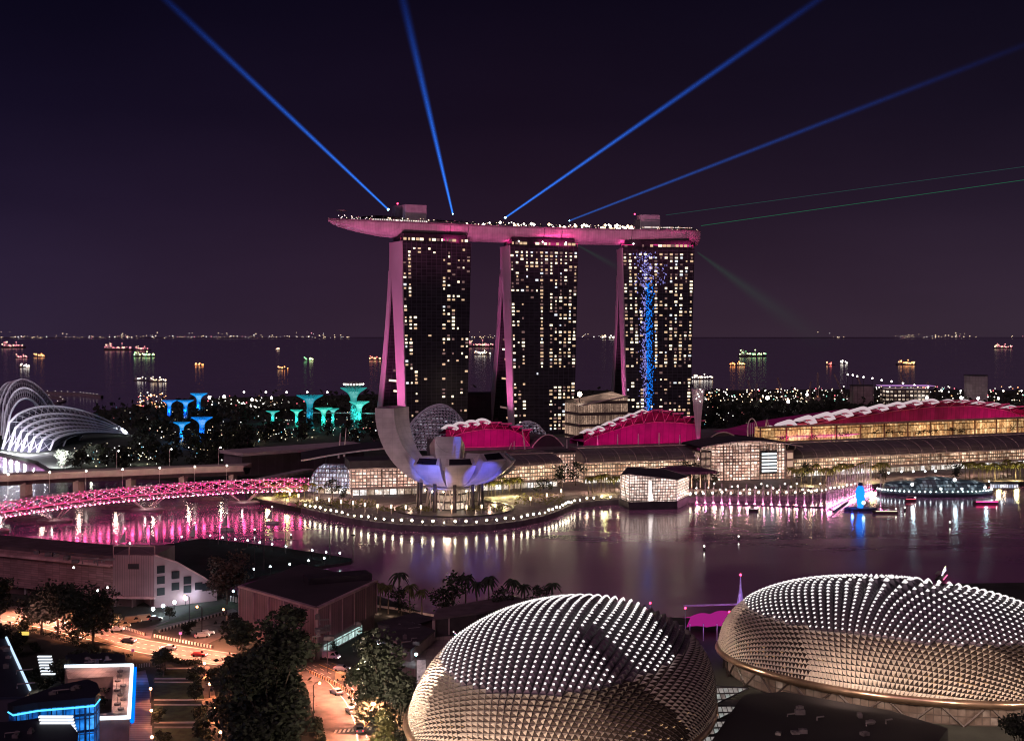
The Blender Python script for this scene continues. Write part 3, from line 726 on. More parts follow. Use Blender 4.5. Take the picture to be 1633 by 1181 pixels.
A = mall(at(931, 766, 758), at(1112, 762, 782), 13.5, 21.0, 20, warm_wall, 'shopping_arcade', 'lit arcade with dark ribbed roof below the middle magenta theatre')
A = mall(at(1252, 766, 790), at(1760, 736, 892), 12.5, 21.0, 20, warm_wall, 'shopping_arcade', 'long lit arcade with dark ribbed roof below the orange gallery')
# event hall: tall glass front with shallow arched roof
a, b = at(1118, 770, 768), at(1252, 768, 784); loc, rz, L = frame(a, b)
t = T('event_hall', 'tall glowing glass event hall with shallow arched dark roof', 'event hall', (loc.x, loc.y, LAND), rz)
mb = MB(); mb.box((L*.58, 10, 11), (L*.84, 20, 22)); mb.build('wall', pale_wall, t)
mb = MB(); mb.box((3.5, 9.5, 9.5), (7, 18, 19)); mb.build('stair_tower', facade('hall_stair', [(.9, .5, .38), (1, .7, .5)], .55, 3.4, 4.5, .2, lo=.3), t)
mb = MB(); P = []
for i in range(15):
    x = -2+(L+12)*i/14; z = 19.5+4.6*math.sin(math.pi*min(1, (i+1.5)/16)); P.append((x, z))
mb.grid([[V((x, -4, z)), V((x, -4, z+.9)), V((x, 24, z+1.6)), V((x, 24, z))] for x, z in P], 0, True); mb.build('roof', black_roof, t)
mb = MB(); mb.tube([V((x, -4.3, z+.4)) for x, z in P], .35, 5)
for i in range(0, 14): mb.tube([V((P[i][0], -3.9, P[i][1]-.2)), V((P[i][0]+1.5, -.4, P[i][1]-2.6))], .22, 4)
mb.build('roof_trim', roof_edge, t)
for i in range(9): MB().tube([(L*.16+i*L*.105, -.5, 0), (L*.16+i*L*.105, -.5, 22)], .3, 5).build('mullion', MC['mullion'], t)
for z in (6, 12, 17): MB().tube([(L*.16, -.5, z), (L, -.5, z)], .22, 5).build('transom', MC['mullion'], t)
mb = MB()
for i in range(6): MB().box((L*.80, -.8, 5.5+i*2.1), (10, .5, 1.1), 0).build('light_louver', E('louver_white', (.85, .95, 1), 1.7), t)
mb = MB(); mb.box((L*.80, -.55, 11), (11.5, .3, 15)); mb.build('louver_frame', dark_metal, t)
mb = MB(); mb.box((L+2.8, 3, 9), (5.5, 8, 18)); mb.build('entrance_pier', M('entrance_pier', (.30, .21, .20), .7), t)
for z in (4, 9.5, 14.5): MB().box((L+2.8, -1.2, z), (3.8, .3, 3.6)).build('pier_window', E('pier_window', (1, .62, .45), .6), t)
# glass barrel pavilion on the left
a, b = at(484, 776, 716), at(606, 783, 706); loc, rz, L = frame(a, b)
t = T('glass_pavilion', 'pale blue lit glass barrel pavilion left of the museum', 'pavilion', (loc.x, loc.y, LAND), rz)
rows = []
for i in range(25):
    u = i/24; sc_ = math.sqrt(max(.02, 1-max(0, (.22-u)/.22)**2)); row = []
    for j in range(13):
        w = math.pi*j/12; row.append(V((u*L, 11-math.cos(w)*12*sc_, 15.5*math.sin(w)**.8*sc_)))
    rows.append(row)
mb = MB(); mb.grid(rows); mb.build('glass_vault', blue_wall, t)
mb = MB()
for i in range(25): mb.tube([p+V((0, -.1, .1)) for p in rows[i]], .24, 4)
for j in range(1, 12): mb.tube([rows[i][j]+V((0, -.1, .1)) for i in range(25)], .16, 4)
mb.build('vault_rib', M('vault_rib', (.30, .27, .34), .5), t)
mb = MB(); mb.box((L*.86, -2.5, 5), (L*.26, .4, 9)); mb.build('bright_entrance', E('entrance_glow', (1, .86, .86), 2.2), t)
mb = MB(); mb.box((L*.6, -3.4, 1.8), (L*.75, .4, 3.2)); mb.build('shop_front', MC['shop_front'], t)
# low dark theatre block with slab roof, and long lit edge, behind the pavilion
a, b = at(386, 752, 800), at(580, 740, 862); loc, rz, L = frame(a, b)
t = T('service_building', 'low dark building with a pale overhanging slab roof behind the bridge landing', 'building', (loc.x, loc.y, LAND), rz)
mb = MB(); mb.box((L/2, 12, 6.5), (L, 24, 13)); mb.build('wall', panelled('service_wall', (.085, .06, .075), 6, 14, .1, 1.7, .7), t)
mb = MB(); mb.box((L/2+1, 11, 14), (L+6, 30, 2.0)); mb.build('roof', M('slab_roof', (.42, .33, .35), .7, var=.15), t)
a, b = at(420, 768, 742), at(500, 748, 800); loc, rz, L = frame(a, b)
mb = MB(); mb.extr([(0, 3.2), (7, 3.2), (7, 4.6), (0, 4.6)], 0, L); o = mb.build('approach_ramp', M('ramp_concrete', (.34, .26, .28), .7)); o.location = (loc.x, loc.y, LAND); o.rotation_euler = (0, 0, rz); tag(o, 'pale sloping ramp edge below the dark slab roofed building', 'ramp')
# dark swooping roof left of the museum and its masts
for px0, py0, Y0, px1, py1, Y1, z0, z1, lab in ((480, 745, 735, 640, 742, 745, 19, 22, 'dark swooping roof with pale front edge over the glass pavilion'),):
    a, b = at(px0, 770, Y0), at(px1, 770, Y1); loc, rz, L = frame(a, b); t = T('swoop_roof', lab, 'roof', (loc.x, loc.y, LAND), rz); rows = []
    for i in range(13):
        u = i/12; z = lerp(z0-2, z1+1, math.sin(u*math.pi/2)); rows.append([V((u*L, -3+u*6, z)), V((u*L, 26, z+2.0)), V((u*L, 26, z+1)), V((u*L, -3+u*6, z-1))])
    mb = MB(); mb.grid(rows, 0, True); mb.build('roof', black_roof, t)
    mb = MB(); mb.tube([r_[0]+V((0, -.2, -.4)) for r_ in rows], .5, 5); mb.build('roof_trim', M('trim_pale', (.75, .62, .56), .6), t)
    mb = MB()
    for i in (3, 6, 9, 12): mb.tube([(L*i/12, 8, 0), (L*i/12, 8, 18)], .4, 5)
    mb.build('column', dark_metal, t)
mast_m = M('mast_white', (.78, .68, .62), .5)
def mast(px, pyb, pyt, Y, r=.7, lab=None, lean=0, grp='white masts along the theatre terrace'):
    b, t_ = at(px, pyb, Y), at(px+lean, pyt, Y)
    h_ = (t_-b); o = MB().tube([V((0, 0, 0)), h_*.4, h_], r*.75, 7, 0, r*.25); me = o.build('mast', mast_m)
    me.location = b; tag(me, lab or 'white tapered mast standing before the middle magenta wall', 'mast', grp); return me
for px, pyb, pyt in ((540, 730, 690), (549, 728, 682)): mast(px, pyb, pyt, 800, .9, 'white slanted mast on the slab roof left of the museum', 3, 'masts left of the museum')
# ---- dark arched shells
def shell_roof(px0, px1, pyb, pyt, Y, depth, label, edge=True):
    b0, b1 = at(px0, pyb, Y), at(px1, pyb, Y+8); loc, rz, L = frame(b0, b1); hg = (pyb-pyt)*Y/F
    t = T('arched_roof', label, 'arched roof', (loc.x, loc.y, b0.z), rz); rows = []
    for i in range(13):
        x = L*i/12; z = hg*math.sin(math.pi*i/12)**.8; rows.append([V((x, 0, z)), V((x, depth, z*.9)), V((x, depth, -.6)), V((x, 0, -.6))])
    mb = MB(); mb.grid(rows, 0, True); mb.build('roof', panelled('arched_roof_skin', (.10, .075, .085), 1.6, 30, .12, .55, .6, ax='XY'), t)
    if edge:
        mb = MB(); mb.tube([r_[0]+V((0, -.2, .2)) for r_ in rows], .4, 5); mb.build('roof_trim', MC['trim_pale'], t)
    return t
shell_roof(842, 905, 727, 694, 800, 40, 'dark arched roof between the small and the middle magenta theatre')
shell_roof(1124, 1182, 708, 690, 850, 30, 'dark arched roof right of the wedge shaped light pylon')
# terrace slab under the pavilions
a, b = at(700, 728, 775), at(1122, 722, 800); loc, rz, L = frame(a, b)
mb = MB(); mb.box((L/2, 45, 9.2), (L, 94, 18.4)); o = mb.build('podium_block', M('podium_block', (.13, .10, .11), .8)); o.location = (loc.x, loc.y, LAND); o.rotation_euler = (0, 0, rz); tag(o, 'dark podium terrace block carrying the two smaller magenta theatres', 'podium')
a, b = at(1222, 712, 830), at(1720, 704, 960); loc, rz, L = frame(a, b)
mb = MB(); mb.box((L/2, 62, 9.2), (L, 120, 18.4)); o = mb.build('podium_block', MC['podium_block']); o.location = (loc.x, loc.y, LAND); o.rotation_euler = (0, 0, rz); tag(o, 'dark podium block under the long magenta exhibition hall', 'podium')
# ---- magenta pavilions
pinkw = panelled('magenta_wall', (.55, .02, .25), 4.2, 60, .14, .55, .7, var=.16)
pinkbeam = M('magenta_beam', (.85, .16, .38), .5)
canopy_m = E('scoop_glow', (1, .78, .84), .62)  # emission stands in for the light on the white scoops
canopy_top = M('canopy_shell', (.16, .10, .13), .6)
def pavilion(a, b, zb, prof, n, ztruss, depth, label, scoops, cat='theatre', power=9000, apron=0, masts=True):
    """prof(u) = canopy height over base at u; ztruss(u) = top of the magenta wall"""
    loc, rz, L = frame(a, b); t = T('magenta_hall', label, cat, (loc.x, loc.y, zb), rz)
    m = 40; mb = MB(); rows = []
    for i in range(m+1):
        u = i/m; rows.append([V((u*L, 2.5, 0)), V((u*L, 1.2, max(.2, ztruss(u))))])
    mb.grid(rows); mb.grid([[V((r_[1].x, 1.2, r_[1].z)), V((r_[1].x, depth, max(.3, r_[1].z*.85))), V((r_[1].x, depth, 0))] for r_ in rows]); mb.build('wall', pinkw, t)
    mb = MB(); mb.tube([r_[1]+V((0, -.2, .1)) for r_ in rows], .32, 5)
    mb.tube([V((0, 1.2, .25)), V((L, 1.2, .25))], .3, 5); mb.build('arch_beam', pinkbeam, t)
    rz_mb = MB(); rows = [[V((u*L, 2.0, max(.2, ztruss(u)))), V((u*L, 2.0, max(.3, prof(u)-.8)))] for u in [i/m for i in range(m+1)]]
    rz_mb.grid(rows); rz_mb.build('clerestory', M('magenta_deep', (.42, .015, .13), .8), t)
    tb = MB()
    for i in range(n):
        u0, u1 = i/n, (i+1)/n; um = (u0+u1)/2; z = prof(um)
        x0, x1 = u0*L, u1*L; w = x1-x0
        s = MB(); y0, y1, dz = -4, depth*.8, depth*.15+2; s.grid([[V((q, y0, z-.3)), V((q, y0, z+.3)), V((q, y1, z+.3-dz)), V((q, y1, z-.3-dz))] for q in (x0-w*.02, x1+w*.02)], 0, True); s.build('canopy', [canopy_top], t)
        pb = MB(); pb.box(((x0+x1)/2, -4.4-depth*.0, z-.15), (w*1.05, .45, .95)); pb.build('canopy_beam', pinkbeam, t)
        zz0 = max(.3, ztruss(u0)); zz1 = max(.3, ztruss(u1)); zm = max(.3, ztruss(um))
        tb.tube([V((x0+w*.12, -2.5, z-.5)), V(((x0+x1)/2, .6, zm))], .24, 4); tb.tube([V((x1-w*.12, -2.5, z-.5)), V(((x0+x1)/2, .6, zm))], .24, 4)
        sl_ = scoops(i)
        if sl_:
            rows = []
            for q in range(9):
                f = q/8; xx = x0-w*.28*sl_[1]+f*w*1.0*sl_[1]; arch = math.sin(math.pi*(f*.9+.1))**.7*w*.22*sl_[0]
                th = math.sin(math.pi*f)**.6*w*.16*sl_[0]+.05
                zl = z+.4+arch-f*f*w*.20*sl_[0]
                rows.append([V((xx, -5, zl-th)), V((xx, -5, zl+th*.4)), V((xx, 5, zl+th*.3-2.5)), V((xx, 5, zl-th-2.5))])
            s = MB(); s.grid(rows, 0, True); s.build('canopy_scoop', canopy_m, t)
    tb.build('truss', pinkbeam, t)
    M_ = Matrix.Rotation(rz, 3, 'Z')
    for u in (.17, .5, .83):
        c = loc+M_ @ V((u*L, -13, 0)); c.z = zb+.8
        light('magenta_wash', 'AREA', c, power*.115, (1, .02, .42), size=L*.30, sy=1.5, target=c+M_ @ V((0, 14, max(4, ztruss(u)*.62))))
    return t, L, loc, rz
zb = 20.9
a, b = at(932, 722, 800), at(1119, 720, 822)
mid_pr = lambda u: interp([(0, 9.5), (.12, 11.5), (.3, 17.5), (.5, 22.5), (.62, 23.6), (.75, 21.5), (.9, 17.5), (1, 14.5)], u)
mid_tr = lambda u: interp([(0, 3.2), (.06, 6), (.2, 9), (.4, 13.4), (.6, 15), (.8, 14.2), (1, 12.5)], u)
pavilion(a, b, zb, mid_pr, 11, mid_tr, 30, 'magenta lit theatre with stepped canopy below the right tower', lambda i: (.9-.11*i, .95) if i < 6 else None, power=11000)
a, b = at(712, 727, 790), at(846, 724, 806)
sm_pr = lambda u: interp([(0, 13), (.2, 15.5), (.45, 17.2), (.7, 15.3), (.9, 12), (1, 10)], u)
sm_tr = lambda u: interp([(0, 6), (.2, 9.5), (.45, 11.5), (.75, 11), (.88, 8), (1, .6)], u)
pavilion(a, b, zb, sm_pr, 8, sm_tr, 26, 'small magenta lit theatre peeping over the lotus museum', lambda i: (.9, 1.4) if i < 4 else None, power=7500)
a, b = at(1218, 690, 842), at(1650, 680, 965)
big_pr = lambda u: interp([(0, 3.4), (.12, 10.5), (.25, 14.5), (.4, 18.3), (.55, 21.5), (.70, 21.6), (.85, 17.6), (.92, 15), (1, 13)], u)
big_tr = lambda u: interp([(0, .6), (.05, 2.0), (.16, 7.8), (.3, 11.6), (.45, 15), (.6, 17), (.75, 16.5), (.88, 12.5), (.95, 8), (1, 3)], u)
zexp = at(1400, 688, 895).z
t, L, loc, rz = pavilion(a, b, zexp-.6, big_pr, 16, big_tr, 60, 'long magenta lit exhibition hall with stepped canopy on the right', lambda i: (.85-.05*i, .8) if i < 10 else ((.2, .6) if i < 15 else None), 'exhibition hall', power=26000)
# white masts in front of the middle theatre
for i, px in enumerate((953, 985, 1018, 1051, 1084)):
    light('mast_fill', 'SPOT', at(px, 718, 784), 2600, (1, .85, .78), size=.3, target=at(px, 700, 792), angle=40, blend=.6); mast(px, 724, (694, 692, 691, 690, 693)[i], 792, 1.0)  # spot added below each mast to whiten it
for px, pt, ln in ((820, 703, 0), (839, 686, -6), (808, 706, 8)): mast(px, 727, pt, 786, .9, 'white leaning mast at the right end of the small magenta theatre', ln, 'masts by the small theatre')
for px, pt in ((904, 700), (921, 704)): mast(px, 722, pt, 792, .9, 'white mast at the left end of the middle magenta theatre', 0, 'masts left of the middle theatre')
for px, ln in ((1219, 3), (1224, -2), (1229, -5)): mast(px, 707, 668, 835, .6, 'thin leaning strut at the left tip of the long hall', ln, 'struts at the hall tip')
# glass globes on the terrace edge
gl = E('terrace_globe', (1, .92, .86), 2.6)
for i in range(15):
    p = at(943+i*11.2, 716.5-.25*i, 777+1.2*i); o = MB().ball((0, 0, 0), 1.15, 0, 8).build('globe_lamp', gl); o.location = p; tag(o, 'white globe lamp on the terrace edge below the middle theatre', 'globe lamp', 'globe lamps along the theatre terrace')
# orange gallery under the long hall
a, b = at(1213, 711, 828), at(1720, 702, 952); loc, rz, L = frame(a, b)
t = T('gallery', 'glowing orange glazed gallery between long hall and arcade roof', 'gallery', (loc.x, loc.y, LAND+17.2), rz); hg = 11.5
mb = MB(); mb.box((L/2, 4, hg/2), (L, 6, hg)); mb.build('wall', orange_wall, t)
mb = MB()
for i in range(15): mb.box((L*i/14, .2, hg/2), (.9, .8, hg), 0)
mb.box((L/2, -.6, hg+.2), (L+3, 3.5, 1.2)); mb.build('mullion', M('gallery_frame', (.55, .34, .22), .6), t)
mb = MB(); mb.box((L/2, -1.2, -.2), (L+2, 5, .8)); mb.build('ledge', black_roof, t)
rnd = random.Random(8); lf2 = M('planter_leaf', (.03, .035, .015), .8, var=.5, scale=1)
mb = MB()
for i in range(26):
    c = V((rnd.uniform(6, L-4), -1.4, 1)); hh = rnd.uniform(2.2, 4.6)
    mb.tube([c, c+V((0, 0, hh))], .12, 4)
    for j in range(14):
        d = V((rnd.uniform(-2.4, 2.4), rnd.uniform(-.8, .8), hh+rnd.uniform(-1.2, 1.2))); mb.quad(c+d, c+d+V((1.3, 0, .2)), c+d+V((1.2, .4, .6)), c+d+V((.1, .3, .35)))
mb.build('planting', lf2, t, kind='stuff')
# beige lobby block between the middle and right towers
a, b = at(925, 690, 985), at(1001, 690, 1000); loc, rz, L = frame(a, b); hb = at(923, 648, 985).z-LAND
t = T('lobby_block', 'beige lit box shaped lobby between middle and right towers', 'lobby building', (loc.x, loc.y, LAND), rz)
P = [(0, 0), (30, 0), (30, hb+3), (0, hb)]
mb = MB(); rows = [[V((0, y, z)) for y, z in P], [V((L, y, z+(7 if i > 1 else 0))) for i, (y, z) in enumerate(P)]]
mb.grid(rows, 0, True); mb.add(rows[0], [(0, 1, 2, 3)]); mb.add(rows[1], [(3, 2, 1, 0)]); mb.build('wall', facade('lobby_glow', [(.62, .36, .28), (.8, .5, .36), (1, .66, .46)], .55, 1.6, 9, .16, (.12, .09, .08), lo=.45), t)
mb = MB(); mb.tube([V((-1, -.5, hb+.6)), V((L+1, -.5, hb+7.6))], .6, 5); mb.build('roof_trim', roof_edge, t)
mb = MB(); p = at(934, 627, 1000); mb.tube([(6, 14, hb), (6, 14, hb+8)], .3, 5); mb.ball((6, 14, hb+9), 2.0, 1, 8); mb.build('flood_lamp', [dark_metal, E('flood_ball', (1, .78, .6), 30)], t)
# wedge shaped pylon
b = at(1113, 715, 812); t = T('light_pylon', 'pale wedge shaped pylon flaring upward right of the right tower', 'pylon', (b.x, b.y, b.z))
hgt = 95*812/F; mb = MB(); rows = []
for i in range(9):
    u = i/8; w = lerp(1.0, 7.6, u**1.2); rows.append([V((-w*.55, -.8, hgt*u)), V((w*.5, -.8-2*u, hgt*u)), V((w*.5, 2.5, hgt*u)), V((-w*.55, 1.5, hgt*u))])
mb.grid(rows, 0, True); mb.add(rows[-1], [(0, 1, 2, 3)]); mb.build('sail', panelled('pylon_skin', (.42, .34, .38), .8, 30, .12, .7, .5), t)
for i in range(6): MB().octa((rnd.uniform(-3, 3), -3.2, hgt*(.8+.04*i)), .35).build('lamp', lamp_white, t)
light('pylon_wash', 'SPOT', at(1113, 735, 770), 26000, (1, .7, .72), size=1, target=at(1113, 655, 812), angle=34, blend=.7)
# white oval frame left of the long hall
b = at(1200, 708, 836); t = T('oval_arch', 'white oval arch frame standing left of the long hall', 'arch', (b.x, b.y, b.z))
mb = MB(); mb.tube([V((3.4*math.cos(a_), 1.5*math.sin(a_), 8+9*math.sin(a_))) for a_ in [i*2*math.pi/28 for i in range(29)]], .4, 6); mb.build('ring', mast_m, t)
mb = MB()
for i in range(5): mb.tube([V((-2.4+i*1.2, 0, 1)), V((-2.4+i*1.2, 0, 14))], .12, 4)
mb.build('cable', lat, t)
# added point lights standing in for warm shop front spill on the promenade
for i in range(44):
    px = 500+i*25.6; py = interp([(500, 792), (620, 810), (760, 812), (880, 792), (1000, 782), (1260, 787), (1350, 769), (1640, 756)], px)
    if 670 < px < 730: continue
    light('arcade_fill', 'POINT', gp(px, py-3)+V((0, 0, 4.5)), (1100, 2200, 1500, 2800)[i % 4], ((1, .64, .44), (1, .72, .5), (1, .56, .42))[i % 3], size=.9)
# crystal pavilion on the water
A_ = [gp(987, 806, 0), gp(1003, 813, 0), gp(1080, 811, 0), gp(1100, 801, 0), gp(1060, 792, 0), gp(1000, 795, 0)]
ct = sum(A_, V((0, 0, 0)))/6; t = T('crystal_pavilion', 'faceted glowing glass pavilion on a dark base in the bay', 'pavilion', (ct.x, ct.y, 0))
mb = MB(); mb.prism([((p.x-ct.x)*1.0, (p.y-ct.y)) for p in A_], -1, 4.2); mb.build('base', M('pavilion_base', (.05, .04, .05), .6), t)
q = [(p-ct)*.97 for p in A_]
tops = [16.5, 19.0, 15.5, 14.5, 16, 18]
Q = [V((p.x*(1.02 if i not in (0,) else .98), p.y*1.0-(1.5 if i in (1, 2) else 0), tops[i])) for i, p in enumerate(q)]
cry = facade('crystal_glass', [(1, .55, .44), (1, .72, .62), (1, .92, .86)], 1.5, 1.5, 1.5, .16, lo=.55)
mb = MB()
for i in range(6):
    j = (i+1) % 6; mb.add([V((q[i].x, q[i].y, 4.2)), V((q[j].x, q[j].y, 4.2)), Q[j], Q[i]], [(0, 1, 2, 3)])
mb.build('glass_wall', cry, t)
mb = MB(); mb.add(Q+[V((0, 2, 19.2))], [(0, 1, 6), (1, 2, 6), (2, 3, 6), (3, 4, 6), (4, 5, 6), (5, 0, 6)]); mb.build('roof', black_roof, t)
mb = MB()
for i in range(6):
    j = (i+1) % 6; mb.tube([V((q[i].x, q[i].y, 4.2)), Q[i]], .22, 5); mb.tube([Q[i], Q[j]], .22, 5)
mb.build('frame', M('crystal_frame', (.5, .4, .36), .4), t)
mb = MB(); mb.quad(V((-4, q[1].y*.94-.9, 4.6)), V((2, q[2].y*.96-.9, 4.6)), V((2, q[2].y*.96-1.6, 15.0)), V((-4, q[1].y*.94-1.6, 15.6))); mb.build('bright_screen', E('crystal_screen', (1, .86, .82), 2.6), t)
# dark low pavilion with purple crescent behind it
b = at(1088, 770, 735); t = T('canopy_pavilion', 'dark low canopy with purple crescent edge behind the glass pavilion', 'canopy', (b.x, b.y, LAND))
mb = MB(); mb.lathe([(17, 9.2), (16, 10.6), (8, 12.6), (.3, 13.4)], 24, sx=1.25, sy=.55); mb.build('roof', M('purple_roof', (.09, .03, .07), .4), t)
mb = MB()
for i in range(7): mb.tube([(-15+i*5, -4, 0), (-15+i*5, -4, 9.3)], .3, 5)
mb.build('column', roof_edge, t)
# ================================================================== trees
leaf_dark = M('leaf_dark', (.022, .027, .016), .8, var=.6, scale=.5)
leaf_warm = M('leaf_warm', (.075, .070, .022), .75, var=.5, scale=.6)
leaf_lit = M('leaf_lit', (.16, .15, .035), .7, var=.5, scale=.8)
bark = M('bark', (.085, .062, .05), .9, var=.4, scale=1, bump=.3)
def tree(name, label, h, cw, n, leaf, mat, seed, lobes=9, trunk=.35, group=None, loc=(0, 0, 0), tr_=.3, squash=.75):
    rnd = random.Random(seed)
    t = T(name, label, 'tree', loc, 0, group)
    zc = h*(1-.5*(1-trunk)); mb = MB(); r0 = tr_
    top = V((rnd.uniform(-.3, .3), rnd.uniform(-.3, .3), h*trunk*1.15))
    mb.tube([V((0, 0, -.2)), V((.1, 0, h*trunk*.5)), top], r0, 7, 0, r0*.65)
    L = []
    for i in range(lobes):
        a = 6.283*i/lobes+rnd.uniform(-.5, .5); rr = cw*.5*rnd.uniform(.15, .78); zz = rnd.uniform(h*trunk*1.05, h*.93)
        k = 1-abs((zz-zc)/(h*.55))**2*.75
        L.append((V((math.cos(a)*rr*k, math.sin(a)*rr*k, zz)), cw*rnd.uniform(.16, .27)))
        mb.tube([top*rnd.uniform(.75, 1), lerp(top, L[-1][0], .55)+V((0, 0, .04*h)), L[-1][0]], r0*.38, 5, 0, r0*.08)
    mb.build('trunk', bark, t)
    mb = MB()
    for i in range(n):
        c, r_ = rnd.choice(L)
        d = V((rnd.gauss(0, 1), rnd.gauss(0, 1), rnd.gauss(0, 1))).normalized()*r_*(rnd.uniform(.3, 1.05)**.6 if rnd.random() < .85 else rnd.uniform(1, 1.4)); d.z *= squash
        p = c+d; s = leaf*rnd.uniform(.6, 1.35)
        a = V((rnd.gauss(0, 1), rnd.gauss(0, 1), rnd.gauss(0, .6))).normalized(); b = a.cross(V((rnd.gauss(0, 1), rnd.gauss(0, 1), rnd.gauss(0, 1)))).normalized()
        mb.quad(p-a*s, p-b*s*.55, p+a*s, p+b*s*.55)
    mb.build('crown', mat, t); return t
def palm(name, label, h, fr, mat, seed, group, nf=15):
    rnd = random.Random(seed); t = T(name, label, 'palm tree', (0, 0, 0), 0, group)
    mb = MB(); mb.tube([V((0, 0, -.2)), V((.12, 0, h*.5)), V((0, .1, h))], .28, 6, 0, .17); mb.build('trunk', bark, t)
    mb = MB()
    for i in range(nf):
        a = 6.283*i/nf+rnd.uniform(-.25, .25); up = rnd.uniform(-.35, 1.0); d = V((math.cos(a), math.sin(a), 0)); sd = V((-d.y, d.x, 0)); P = []
        for j in range(6):
            s = j/5; P.append(V((0, 0, h))+d*fr*s*(1-.1*up)+V((0, 0, fr*(up*s*.75-1.05*s*s))))
        for j in range(5):
            w0, w1 = fr*.15*(1-abs(j/5-.35)), fr*.15*(1-abs((j+1)/5-.35))*(1 if j < 4 else .1)
            for q in (1, -1): mb.quad(P[j], P[j+1], P[j+1]+sd*w1*q-V((0, 0, w1*.7)), P[j]+sd*w0*q-V((0, 0, w0*.7)))
    mb.build('crown', mat, t); return t
# garden trees on the far peninsula
rnd = random.Random(21)
proto = [tree('garden_tree', 'dark bushy tree in the gardens beyond the bay', rnd.uniform(10, 14), rnd.uniform(11, 15), 300, 1.0, leaf_dark, 30+i, 8, .25, 'trees of the gardens beyond the bay') for i in range(4)]
spots = []
def inside(px, py): return not (615 < px < 1115 and py > 662) and not (px < 215 and py < 728 and py > 640)
while len(spots) < 230:
    py = rnd.choice((rnd.uniform(650, 700), rnd.uniform(690, 748), rnd.uniform(690, 745)))
    px = rnd.uniform(90, 1330)
    if px < 380 and py < 655: continue
    if px > 400 and py > 706: continue
    if px < 130 and py < 735: continue
    if px > 1110 and py > 690: continue
    if inside(px, py): spots.append((px, py))
for i, (px, py) in enumerate(spots):
    p = gp(px, py)
    if i < 4: proto[i].location = p; proto[i].rotation_euler.z = rnd.uniform(0, 6)
    else: dup(proto[i % 4], p, rnd.uniform(0, 6.28), scale=rnd.uniform(.65, 1.15))
# far wooded belt: one mass
mb = MB()
for i in range(5200):
    px = rnd.uniform(150, 1700); lo = interp([(150, 656), (350, 640), (600, 634), (900, 630), (1700, 630)], px)
    p = gp(px, rnd.uniform(lo, lo+34)); 
    p.z = LAND+abs(rnd.gauss(0, 1))*6.5*(.5+.5*mnoise.noise((px*.02, p.y*.004, 0))+.3)
    a = rnd.uniform(0, 6.28); s = rnd.uniform(2.0, 4.2)
    d = V((math.cos(a), math.sin(a)*.4, rnd.uniform(-.6, .6)))*s; e_ = V((rnd.uniform(-.5, .5), rnd.uniform(-.5, .5), 1)).normalized()*s*.7
    mb.quad(p-d, p-e_, p+d, p+e_)
o = mb.build('woods', leaf_dark, kind='stuff'); tag(o, 'dark far wooded belt along the coast behind the hotel', 'woods')
# small lights sprinkled through the gardens
mb = MB()
for px0, px1, py0, py1, n in ((110, 250, 722, 748, 90), (220, 470, 690, 712, 130), (440, 600, 676, 706, 60), (1120, 1200, 660, 690, 30), (150, 600, 655, 690, 70), (300, 380, 722, 740, 25)):
    for i in range(n):
        p = gp(rnd.uniform(px0, px1), rnd.uniform(py0, py1)); p.z += rnd.uniform(1, 9); mb.octa(p, rnd.uniform(.25, .6), rnd.choices((0, 1, 2, 3), (5, 3, 1, .6))[0])
o = mb.build('garden_lights', [E('garden_warm', (1, .85, .55), 1.6, False), E('garden_white', (.95, .95, .9), 2.2, False), E('garden_cyan', (.15, .6, .8), 1.2, False), E('garden_red', (1, .25, .25), 1.6, False)], kind='stuff'); tag(o, 'countless small path lights scattered among the dark garden trees', 'garden lights')
for px, py, c, e_ in ((300, 705, (1, .9, .5), 2500), (400, 705, (1, .9, .5), 2500), (500, 695, (.9, .9, .6), 1500), (150, 738, (.9, .95, .7), 2000), (230, 738, (.9, .95, .7), 2000), (340, 728, (.8, .9, .5), 1500)):
    light('garden_glow', 'POINT', gp(px, py)+V((0, -6, 5)), e_, c, size=1)
